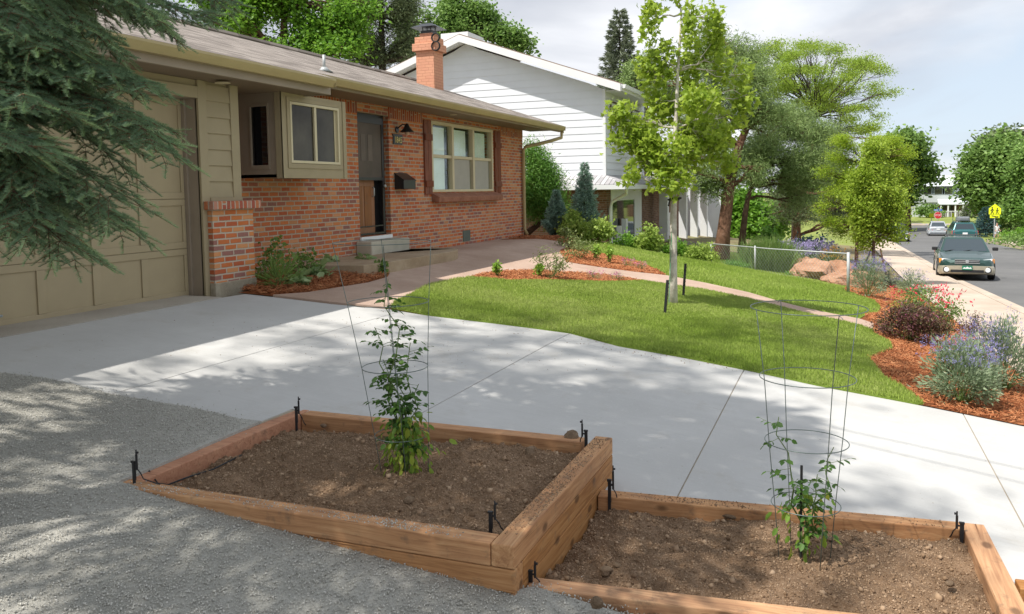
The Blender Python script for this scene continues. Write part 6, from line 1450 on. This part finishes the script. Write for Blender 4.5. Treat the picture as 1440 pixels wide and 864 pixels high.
    # front
    for sg in (1, -1):
        m = MB(); m.hexa([(2.315,sg*.42,.575+up_),(2.20,sg*.74,.575+up_),(2.10,sg*.74,.575+up_),(2.2,sg*.42,.575+up_),(2.275,sg*.42,.70+up_),(2.13,sg*.77,.735+up_),(2.0,sg*.77,.735+up_),(2.1,sg*.42,.70+up_)]); X(m, 'headlight', LENS, bevel=.012)
        m = MB(); m.hexa([(2.19,sg*.745,.58+up_),(2.06,sg*.842,.58+up_),(2.0,sg*.82,.58+up_),(2.1,sg*.72,.58+up_),(2.125,sg*.77,.73+up_),(2.0,sg*.85,.73+up_),(1.95,sg*.8,.73+up_),(2.05,sg*.72,.73+up_)]); X(m, 'turn_signal', AMB, bevel=.008)
        m = MB(); m.lathe((2.355,sg*.62,.36+up_), [(.005,-.02),(.085,-.02),(.085,.0),(.07,.01),(.005,.006)], 20, axis='x'); X(m, 'fog_lamp', LENS)
        m = MB(); m.lathe((2.345,sg*.62,.36+up_), [(.086,-.02),(.11,-.02),(.11,.012),(.086,.012)], 20, axis='x'); X(m, 'fog_lamp_ring', DARK)
    m = MB(); m.hexa([(2.345,-.36,.58+up_),(2.345,.36,.58+up_),(2.2,.36,.58+up_),(2.2,-.36,.58+up_),(2.30,-.38,.70+up_),(2.30,.38,.70+up_),(2.2,.38,.70+up_),(2.2,-.38,.70+up_)]); g = X(m, 'grille', DARK)
    m = MB(); m.box((2.33,-.38,.685+up_),(2.315,.38,.705+up_)); m.box((2.355,-.38,.575+up_),(2.34,.38,.593+up_)); m.box((2.345,-.36,.632+up_),(2.33,.36,.65+up_)); X(m, 'grille_bars', RIM, g)
    m = MB(); m.lathe((2.35,0,.642+up_), [(.005,0),(.06,0),(.055,.012),(.005,.014)], 20, axis='x'); X(m, 'badge', RIM, g)
    m = MB(); m.box((2.385,-.50,.27+up_),(2.36,.50,.36+up_)); X(m, 'air_intake', DARK)
    m = MB(); m.box((2.41,-.155,.36+up_),(2.385,.155,.50+up_)); p_ = X(m, 'number_plate', simple('green_plate', (.03,.20,.12), .4))
    m = MB(); m.add([(2.413,-.14,.40+up_),(2.413,-.09,.455+up_),(2.413,-.05,.43+up_),(2.413,.0,.475+up_),(2.413,.06,.43+up_),(2.413,.1,.46+up_),(2.413,.14,.40+up_)], [(0,1,2,3,4,5,6)]); X(m, 'plate_mountains', M['white'], p_)
    m = MB(); [m.tube([(1.13,y,.955+up_),(1.0,y+.22,.99+up_),(.93,y+.48,1.0+up_)], .012, 5) for y in (-.62, -.05)]; X(m, 'wipers', DARK)
    # rear
    for sg in (1, -1):
        m = MB(); m.hexa([(-2.40,sg*.5 if not wag else sg*.66,.62+up_),(-2.28,sg*.85,.62+up_),(-2.2,sg*.83,.62+up_),(-2.3,sg*.5 if not wag else sg*.66,.62+up_),(-2.37,sg*.5 if not wag else sg*.66,.80+up_+(.12 if wag else 0)),(-2.26,sg*.85,.80+up_+(.12 if wag else 0)),(-2.15,sg*.8,.80+up_+(.12 if wag else 0)),(-2.25,sg*.5 if not wag else sg*.66,.80+up_+(.12 if wag else 0))]); X(m, 'tail_light', REDL, bevel=.01)
    m = MB(); m.box((-2.43,-.75,.42+up_),(-2.34,.75,.56+up_)); X(m, 'rear_bumper', lower if kind != 'suv' else RIM, bevel=.03)
    m = MB(); m.box((-2.42,-.16,.66+up_),(-2.38,.16,.80+up_)); X(m, 'rear_plate', M['white'])
    if wag:
        for sg in (1, -1):
            m = MB(); m.tube([(tf-.15,sg*(wt-.10),zt_),(tf-.2,sg*(wt-.10),zt_+.06),(tr_+.25,sg*(wt-.10),zt_+.06),(tr_+.15,sg*(wt-.10),zt_)], .018, 6); X(m, 'roof_rail', DARK)
        m = MB(); [m.tube([(x,-(wt-.1),zt_+.065),(x,wt-.1,zt_+.065)], .016, 6) for x in (-.25,-1.15)]; X(m, 'cross_bars', DARK)
    root.location = tuple(float(c) for c in loc); root.rotation_euler = (0, 0, rz); return root
def roadpt(u, v, d): p = W(u, v, d); return np.array([p[0], p[1], float(zt(p[0], p[1]))+.015])
slope_fix = []
q_ = W(1371, 395, 28.2); c1 = np.array([q_[0]+2.35, q_[1]+.10, float(zs(q_[0]+2.35))+.015])
gold = simple('gold_cladding', (.42,.38,.29), .35, .05, metal=.3, coat=.3)
wg = car('station_wagon', c1, R(180-3.5), 'dark green station wagon with gold lower panels parked facing us at the kerb', carpaint('dark_green_paint', (.02,.06,.052)), gold, 'wagon'); wg.rotation_euler[1] = R(-2.2)
sv = roadpt(1352, 320, 62); sv[2] = float(zs(sv[0]))+.015
s2 = car('suv', sv, R(-1), 'teal green sport utility car seen from behind with a grey roof box', carpaint('teal_paint', (.03,.13,.14)), simple('grey_cladding', (.16,.17,.17), .5), 'suv')
mb = MB(); mb.loft([[(x, -w, z0), (x, w, z0), (x, w*.9, z0+h), (x, -w*.9, z0+h)] for x, w, z0, h in ((.3,.28,1.76,.12),(.1,.42,1.73,.26),(-1.0,.45,1.73,.32),(-1.5,.40,1.73,.28),(-1.6,.3,1.76,.2))])
rb = mb.build('roof_box', simple('grey_box', (.15,.16,.17), .4), s2, local=True, bevel=.04)
se = roadpt(1318, 325, 84); se[2] = float(zs(se[0]))+.015
car('sedan', se, R(-3), 'silver sedan seen from behind far down the street', carpaint('silver_paint', (.55,.58,.62), .5), simple('silver_lower', (.45,.48,.52), .4), 'sedan')
dk_ = roadpt(1250, 333, 60); dk_[2] = float(zs(dk_[0]))+.015
car('sedan', (75., -4.35, float(zs(75.))+.015), R(180), 'dark parked sedan mostly hidden behind the lime green tree', carpaint('black_paint', (.02,.022,.03)), DARK, 'sedan')
# ---------------------------------------------------------------- person walking
pb_ = G(1401, 338); psc = 24.5*float(pb_@fwd)/F/1.8; print('person', pb_, psc)
pr = thing('person', pb_, 'person in a white shirt and light shorts walking on the far sidewalk', 'person')
def skin(name, verts, edges, rad, m, parent, root=0, sub=2):
    me = bpy.data.meshes.new(name); me.from_pydata(verts, edges, []); me.materials.append(m); o = link(bpy.data.objects.new(name, me), parent)
    md = o.modifiers.new('skin', 'SKIN')
    for i, r_ in enumerate(rad): me.skin_vertices[0].data[i].radius = (r_, r_) if not hasattr(r_, '__len__') else r_
    me.skin_vertices[0].data[root].use_root = True; md.use_smooth_shade = True
    s = o.modifiers.new('sub', 'SUBSURF'); s.levels = s.render_levels = sub; return o
SK = simple('skin', (.50,.28,.20), .6); SHT = simple('white_shirt', (.80,.80,.80), .8); SHO = simple('light_shorts', (.58,.60,.66), .8)
bv = [(0,0,.95),(0,0,1.15),(.02,0,1.36),(.03,0,1.50),(.05,0,1.62),(.06,0,1.72),(.02,.19,1.42),(.06,.25,1.16),(.24,.22,.98),(.02,-.19,1.42),(-.08,-.25,1.15),(.10,-.24,.96),(0,.10,.88),(.14,.11,.50),(.05,.11,.08),(.18,.11,.03),(0,-.10,.88),(-.02,-.11,.50),(-.22,-.11,.12),(-.12,-.11,.03),(.33,.2,.94),(.17,-.22,.90)]
be = [(0,1),(1,2),(2,3),(3,4),(4,5),(2,6),(6,7),(7,8),(2,9),(9,10),(10,11),(0,12),(12,13),(13,14),(14,15),(0,16),(16,17),(17,18),(18,19),(8,20),(11,21)]
skin('body', bv, be, [(.15,.11),(.13,.10),(.16,.11),.055,.09,.075,.055,.042,.03,.055,.042,.03,.08,.055,.038,.035,.08,.055,.038,.035,.03,.03], SK, pr)
skin('shirt', [(0,0,.92),(0,0,1.15),(.02,0,1.38),(.02,0,1.45),(.02,.2,1.42),(.05,.255,1.2),(.02,-.2,1.42),(-.06,-.255,1.2)], [(0,1),(1,2),(2,3),(2,4),(4,5),(2,6),(6,7)], [(.17,.15),(.16,.14),(.18,.13),.08,.075,.065,.075,.065], SHT, pr)
skin('shorts', [(0,0,.95),(0,.10,.86),(.10,.11,.60),(0,-.10,.86),(-.01,-.11,.60)], [(0,1),(1,2),(0,3),(3,4)], [(.16,.14),.105,.09,.105,.09], SHO, pr)
skin('hair', [(.03,0,1.70),(.0,0,1.74),(.05,0,1.77)], [(0,1),(1,2)], [.075,.08,.07], simple('grey_hair', (.25,.2,.16), .8), pr)
hd = MB()
for sg in (1, -1): hd.lathe((.145, sg*.03, 1.67), [(.002,-.008),(.01,0),(.002,.008)], 8)
hd.build('eyes', DARK, pr, local=True)
nm = MB(); nm.hexa([(.13,-.014,1.62),(.165,-.012,1.62),(.165,.012,1.62),(.13,.014,1.62),(.12,-.008,1.67),(.14,-.006,1.67),(.14,.006,1.67),(.12,.008,1.67)]); nm.build('nose', SK, pr, local=True)
pr.rotation_euler = (0, 0, R(215)); pr.scale = (psc,)*3
# ---------------------------------------------------------------- signs
RY = Matrix(((0,0,-1),(-1,0,0),(0,1,0)))       # letters facing -X
def sign_post(name, label, u, v, d, cat='road sign'):
    c = W(u, v, d); z = float(zt(c[0], c[1])); r0 = thing(name, (c[0], c[1], z), label, cat)
    MB().tube([(c[0]+.03, c[1], z-.1), (c[0]+.03, c[1], c[2]+.5)], .035, 8).build('post', M['steel'], r0); return r0, c
r0, c = sign_post('stop_sign', 'red octagonal stop sign under blue street name blades at the far corner', 1319, 303, 93)
def ngon(c, r_, n, a0, x0, x1, m, nm, parent, sy=1):
    mb = MB(); mb.prism([(c[1]+r_*sy*math.cos(a0+2*math.pi*k/n), c[2]+r_*math.sin(a0+2*math.pi*k/n)) for k in range(n)], 'x', c[0]+x0, c[0]+x1); return mb.build(nm, m, parent)
RS = simple('sign_red', (.60,.03,.04), .4); YS = simple('sign_yellow', (.80,.86,.02), .4, .02); BS = simple('sign_blue', (.05,.16,.55), .4)
ngon(c, .42, 8, R(22.5), -.02, .0, M['white'], 'border', r0); pn = ngon(c, .385, 8, R(22.5), -.03, -.021, RS, 'panel', r0)
text('STOP', .30, M['white'], (c[0]-.034, c[1], c[2]), RY, r0, sx=.85)
mb = MB(); mb.box((c[0]-.015,c[1]-.42,c[2]+.48),(c[0]+.0,c[1]+.42,c[2]+.68)); b1 = mb.build('street_name_blade', BS, r0)
mb = MB(); mb.box((c[0]-.3,c[1]-.008,c[2]+.70),(c[0]+.3,c[1]+.008,c[2]+.88)); mb.build('street_name_blade', BS, r0)
mb = MB(); [mb.box((c[0]-.019,c[1]+.3-k*.085,c[2]+.54),(c[0]-.016,c[1]+.36-k*.085,c[2]+.62)) for k in (0,1,2,3,5,6)]; mb.build('lettering', M['white'], b1)
r0, c = sign_post('yellow_sign', 'square yellow sign left of the red stop sign', 1310, 303, 96); mb = MB(); mb.box((c[0]-.02,c[1]-.26,c[2]-.26),(c[0],c[1]+.26,c[2]+.22)); mb.build('panel', YS, r0)
r0, c = sign_post('yellow_sign', 'narrow yellow hydrant marker in front of the far house', 1340, 303, 98); mb = MB(); mb.box((c[0]-.02,c[1]-.1,c[2]-.25),(c[0],c[1]+.1,c[2]+.25)); mb.build('panel', YS, r0)
r0, c = sign_post('crossing_sign', 'large yellow pentagon school crossing sign with two walking figures', 1399, 296, 60)
s_ = 7.6*60/F; q = [(-1,-.75),(1,-.75),(1,.35),(0,1.2),(-1,.35)]
mb = MB(); mb.prism([(c[1]+a*s_*.98, c[2]+b*s_) for a, b in q], 'x', c[0]-.03, c[0]); mb.build('panel', YS, r0)
mb = MB(); mb.box((c[0]-.03,c[1]-s_*.78,c[2]-s_*1.42),(c[0],c[1]+s_*.78,c[2]-s_*.80)); pl2 = mb.build('arrow_plate', YS, r0)
mb = MB()
for (yy, k) in ((.17,1.),(-.15,.85)):
    Z0 = c[2]-.15; cc = c[1]+yy
    mb.lathe((c[0]-.036, cc, Z0+.34*k), [(.001,-.002),(.05*k,-.002),(.05*k,.002),(.001,.002)], 10, axis='x')
    for (a, b) in (((0,.28),(0,.10)),((0,.12),(.09,-.12)),((0,.12),(-.09,-.12)),((0,.25),(.1,.12)),((0,.25),(-.1,.14))): mb.tube([(c[0]-.036,cc+a[0]*k,Z0+a[1]*k),(c[0]-.036,cc+b[0]*k,Z0+b[1]*k)], .024*k, 5)
mb.build('walking_figures', DARK, r0)
mb = MB(); mb.tube([(c[0]-.036,c[1]+.2,c[2]-s_*.98),(c[0]-.036,c[1]-.2,c[2]-s_*1.25)], .025, 5); mb.tube([(c[0]-.036,c[1]-.2,c[2]-s_*1.25),(c[0]-.036,c[1]-.2,c[2]-s_*1.05)], .025, 5); mb.tube([(c[0]-.036,c[1]-.2,c[2]-s_*1.25),(c[0]-.036,c[1]-.02,c[2]-s_*1.27)], .025, 5); mb.build('arrow', DARK, pl2)
# street lamp arm entering at the right edge
lc = W(1441, 181, 40); r0 = thing('street_lamp', (lc[0], lc[1]-2.6, float(zt(lc[0], lc[1]-2.6))), 'white cobra head street lamp just entering the right picture edge', 'street lamp')
MB().tube([(lc[0],lc[1]-2.6,float(zt(lc[0],lc[1]-2.6))),(lc[0],lc[1]-2.6,lc[2]-.4),(lc[0],lc[1]-2.3,lc[2]-.05),(lc[0],lc[1]-.3,lc[2]+.02)], .06, 8).build('pole', M['steel'], r0, smooth=True)
mb = MB(); mb.loft([[(lc[0]+a*math.cos(t), y, lc[2]+b*math.sin(t)) for t in np.linspace(0, 2*math.pi, 10, endpoint=False)] for (y, a, b) in ((lc[1]-.4,.06,.04),(lc[1]-.2,.13,.07),(lc[1]+.05,.15,.075),(lc[1]+.2,.08,.04))]); mb.build('lamp_head', M['white'], r0, smooth=True)
# ---------------------------------------------------------------- far house
XF = 150.; kf = 1/F
def fh(u, v): p = onX(u, v, XF); return p[1], p[2]
yl, zr_ = fh(1292, 255); yr_, _ = fh(1345, 255); ztop = fh(1320, 262)[1]; zbase = -5.3
fhh = thing('far_house', (XF, (yl+yr_)/2, zbase), 'two-storey grey white house with a pale roof and porch at the end of the street', 'house')
zmid = fh(1300, 285)[1]; zr2 = fh(1320, 250)[1]
F_ = lambda n, m, a, b, p=fhh: hb(n, m, a, b, p)
GW = simple('grey_white_siding', (.50,.53,.54), .7, .04)
F_('upper_wall', GW, (XF, yr_, zmid), (XF+9, yl+1, ztop)); F_('lower_wall', M['brick_n'], (XF+.3, yr_-6, zbase-.4), (XF+9, yl+1, zmid))
mb = MB(); mb.hexa([(XF-.6,yr_-.4,ztop),(XF-.6,yl+1.4,ztop),(XF+9.6,yl+1.4,ztop),(XF+9.6,yr_-.4,ztop),(XF+3.5,yr_-.4,zr2+.3),(XF+3.5,yl+1.4,zr2+.3),(XF+5,yl+1.4,zr2+.3),(XF+5,yr_-.4,zr2+.3)]); mb.build('roof', simple('pale_roof', (.62,.65,.68), .6, .04), fhh)
mb = MB(); y2 = fh(1372, 283)[0]; mb.hexa([(XF-1,y2,zmid-.1),(XF-1,yr_+.1,zmid-.1),(XF+8,yr_+.1,zmid-.1),(XF+8,y2,zmid-.1),(XF+3,y2,zmid+2.2),(XF+3,yr_-.1,zmid+2.2),(XF+5,yr_-.1,zmid+2.2),(XF+5,y2,zmid+2.2)]); mb.build('side_roof', simple('white_roof', (.75,.77,.79), .5, .03), fhh)
ya, yb = fh(1318,285)[0], fh(1358,285)[0]
mb = MB(); mb.hexa([(XF-2.4,yb,zmid-.35),(XF-2.4,ya,zmid-.35),(XF-.01,ya,zmid-.2),(XF-.01,yb,zmid-.2),(XF-2.4,yb,zmid-.2),(XF-2.4,ya,zmid-.2),(XF-.01,ya,zmid+.5),(XF-.01,yb,zmid+.5)]); mb.build('porch_roof', simple('porch_roof_pale', (.58,.61,.63), .6, .03), fhh)
for u in (1321, 1331, 1341, 1352): y = fh(u,290)[0]; F_('porch_post', M['white'], (XF-2.3, y-.1, zbase), (XF-2.1, y+.1, zmid-.36))
mb = MB(); mb.box((XF-2.35,yb,zbase+.95),(XF-2.31,ya,zbase+1.05)); [mb.box((XF-2.34,y,zbase+.1),(XF-2.32,y+.06,zbase+.94)) for y in np.arange(yb, ya, .22)]; mb.build('railing', M['white'], fhh)
for u in (1304.5, 1319.5, 1334):
    y, z = fh(u, 268); w = F_('window', simple('grey_shutter', (.25,.30,.33), .6), (XF-.06, y-.85, z-.62), (XF-.001, y+.85, z+.62)); F_('pane', M['glass_d'], (XF-.09, y-.55, z-.58), (XF-.061, y+.55, z+.58), w)
for (u0, u1) in ((1324,1330),(1333,1340)):
    F_('window', M['glass_d'], (XF+.2, fh(u1,290)[0], zbase+1.0), (XF+.29, fh(u0,290)[0], zmid-.3))
F_('front_wall', GW, (XF+.15, fh(1318,290)[0], zbase-.3), (XF+.29, yl+1, zmid)); F_('window', M['glass_d'], (XF+.05, fh(1314,290)[0], zbase+1), (XF+.14, fh(1309,290)[0], zmid-.4)); 
b0 = np.array([XF-4, fh(1303,300)[0], zbase]); bush('shrub', 'dark rounded shrub in front of the far house', 'shrub', b0, 3.5, 2.2, 1500, .4, LEAFW, 'l_mid', stemr=.04)
b0 = np.array([XF-6, fh(1353,300)[0], zbase]); conifer('small_conifer', 'small conical evergreen in front of the far house porch', 'tree', b0, 2.6, 1.0, 'l_spruce_l', nb=10, nn=300, ls=.4, tr=.1, lw=.5)
mb = MB(); mb.box((118,fh(1372,300)[0]*.8,-5.3),(119,fh(1360,300)[0]*.8,-3.2)); 
# distant tree line closing the view
for i, (u, v, ru, rv) in enumerate(((1150,280,60,30),(1260,275,40,24),(1285,276,22,10),(1385,280,30,20),(1440,285,60,30))):
    far_tree('broadleaf_tree', ['distant tree behind the pines, far left of the street end','distant tree behind the lime green trees','distant tree left behind the far house','distant tree right behind the far house','distant tree beyond the right picture edge'][i], u, 300, 185, [(u,v,ru,rv,3),(u-ru*.5,v+6,ru*.6,rv*.8,2),(u+ru*.5,v+5,ru*.6,rv*.8,2)], 150, 22, 1.6, 1.5, LEAFW, ['l_mid','l_cotton'][i % 2], tr=.6, thin=4, split=0)
# distant roofline seen between pine trunks
# ---------------------------------------------------------------- light, sky, camera
sun_dir = Vector((.48, -.35, -1)).normalized()         # travel direction
L = bpy.data.lights.new('sun', 'SUN'); L.energy = 4.0; L.angle = R(.53); L.color = (1, .955, .88)
so = link(bpy.data.objects.new('sun', L)); so.rotation_euler = sun_dir.to_track_quat('-Z', 'Y').to_euler(); so.location = (0, 0, 30)
toward = -sun_dir
elev = math.asin(toward.z); az = math.atan2(toward.x, toward.y)
wd = bpy.data.worlds.new('World'); scene.world = wd; wd.use_nodes = True; t = wd.node_tree; t.nodes.clear()
out = t.nodes.new('ShaderNodeOutputWorld'); bg = t.nodes.new('ShaderNodeBackground'); sky = t.nodes.new('ShaderNodeTexSky')
sky.sky_type = 'NISHITA'; sky.sun_disc = False; sky.sun_elevation = elev; sky.sun_rotation = az; sky.dust_density = 2.0; sky.altitude = 1600
tc = t.nodes.new('ShaderNodeTexCoord'); sp = t.nodes.new('ShaderNodeSeparateXYZ'); t.links.new(tc.outputs['Generated'], sp.inputs[0])
def mth(op, a, b=None, clamp=False):
    x = t.nodes.new('ShaderNodeMath'); x.operation = op; x.use_clamp = clamp
    for i, v in enumerate((a, b)):
        if v is None: continue
        if isinstance(v, bpy.types.NodeSocket): t.links.new(v, x.inputs[i])
        else: x.inputs[i].default_value = v
    return x.outputs[0]
den = mth('ADD', mth('MAXIMUM', sp.outputs[2], 0.0), .22)
cb = t.nodes.new('ShaderNodeCombineXYZ'); t.links.new(mth('DIVIDE', sp.outputs[0], den), cb.inputs[0]); t.links.new(mth('DIVIDE', sp.outputs[1], den), cb.inputs[1])
def nz(scale, detail, off, dist=.4):
    mp = t.nodes.new('ShaderNodeMapping'); mp.inputs['Location'].default_value = off; t.links.new(cb.outputs[0], mp.inputs[0])
    x = t.nodes.new('ShaderNodeTexNoise'); x.inputs['Scale'].default_value = scale; x.inputs['Detail'].default_value = detail; x.inputs['Distortion'].default_value = dist
    x.inputs['Roughness'].default_value = .5
    t.links.new(mp.outputs[0], x.inputs['Vector']); return x.outputs[0]
def rmp(f, st):
    x = t.nodes.new('ShaderNodeValToRGB'); t.links.new(f, x.inputs[0]); r = x.color_ramp
    while len(r.elements) < len(st): r.elements.new(.5)
    for e, (p, c) in zip(r.elements, st): e.position = p; e.color = (*c, 1)
    return x.outputs[0]
K = 7.5
cl = rmp(nz(1.1, 6, (3.1, 1.7, 0)), [(.34, (.46*K, .48*K, .54*K)), (.48, (.60*K, .615*K, .66*K)), (.62, (.82*K, .825*K, .85*K)), (.72, (1.0*K, .99*K, .97*K))])
cov = mth('MULTIPLY', mth('SUBTRACT', nz(.8, 5, (7.3, 2.2, 4)), .36, True), 5.5, True)
blue = (.56*K, .64*K, .73*K)
mx = t.nodes.new('ShaderNodeMix'); mx.data_type = 'RGBA'; t.links.new(mth('MULTIPLY', cov, .88), mx.inputs[0])
# open sky between clouds: Nishita lightened by thin haze
hz = t.nodes.new('ShaderNodeMix'); hz.data_type = 'RGBA'; hz.inputs[0].default_value = .85; t.links.new(sky.outputs[0], hz.inputs[6]); hz.inputs[7].default_value = (*blue, 1)
t.links.new(hz.outputs[2], mx.inputs[6]); t.links.new(cl, mx.inputs[7])
t.links.new(mx.outputs[2], bg.inputs[0]); bg.inputs[1].default_value = .12; t.links.new(bg.outputs[0], out.inputs[0])

cam = bpy.data.cameras.new('camera'); co = link(bpy.data.objects.new('camera', cam))
cam.sensor_width = 36; cam.lens = F/1440*36; cam.shift_y = -(432-CY)/1440; cam.clip_start = .05; cam.clip_end = 2000
co.matrix_world = Matrix(((rgt[0], upv[0], -fwd[0], 0), (rgt[1], upv[1], -fwd[1], 0), (rgt[2], upv[2], -fwd[2], 0), (0, 0, 0, 1)))
scene.camera = co
vs = scene.view_settings; vs.view_transform = 'Standard'; vs.look = 'None'; vs.gamma = 1; vs.use_curve_mapping = False; vs.exposure = .52
scene.render.engine = 'CYCLES'; scene.cycles.max_bounces = 6; scene.cycles.diffuse_bounces = 3; scene.cycles.glossy_bounces = 2; scene.cycles.transmission_bounces = 3
scene.cycles.use_denoising = True
scene.cycles.sample_clamp_indirect = 6
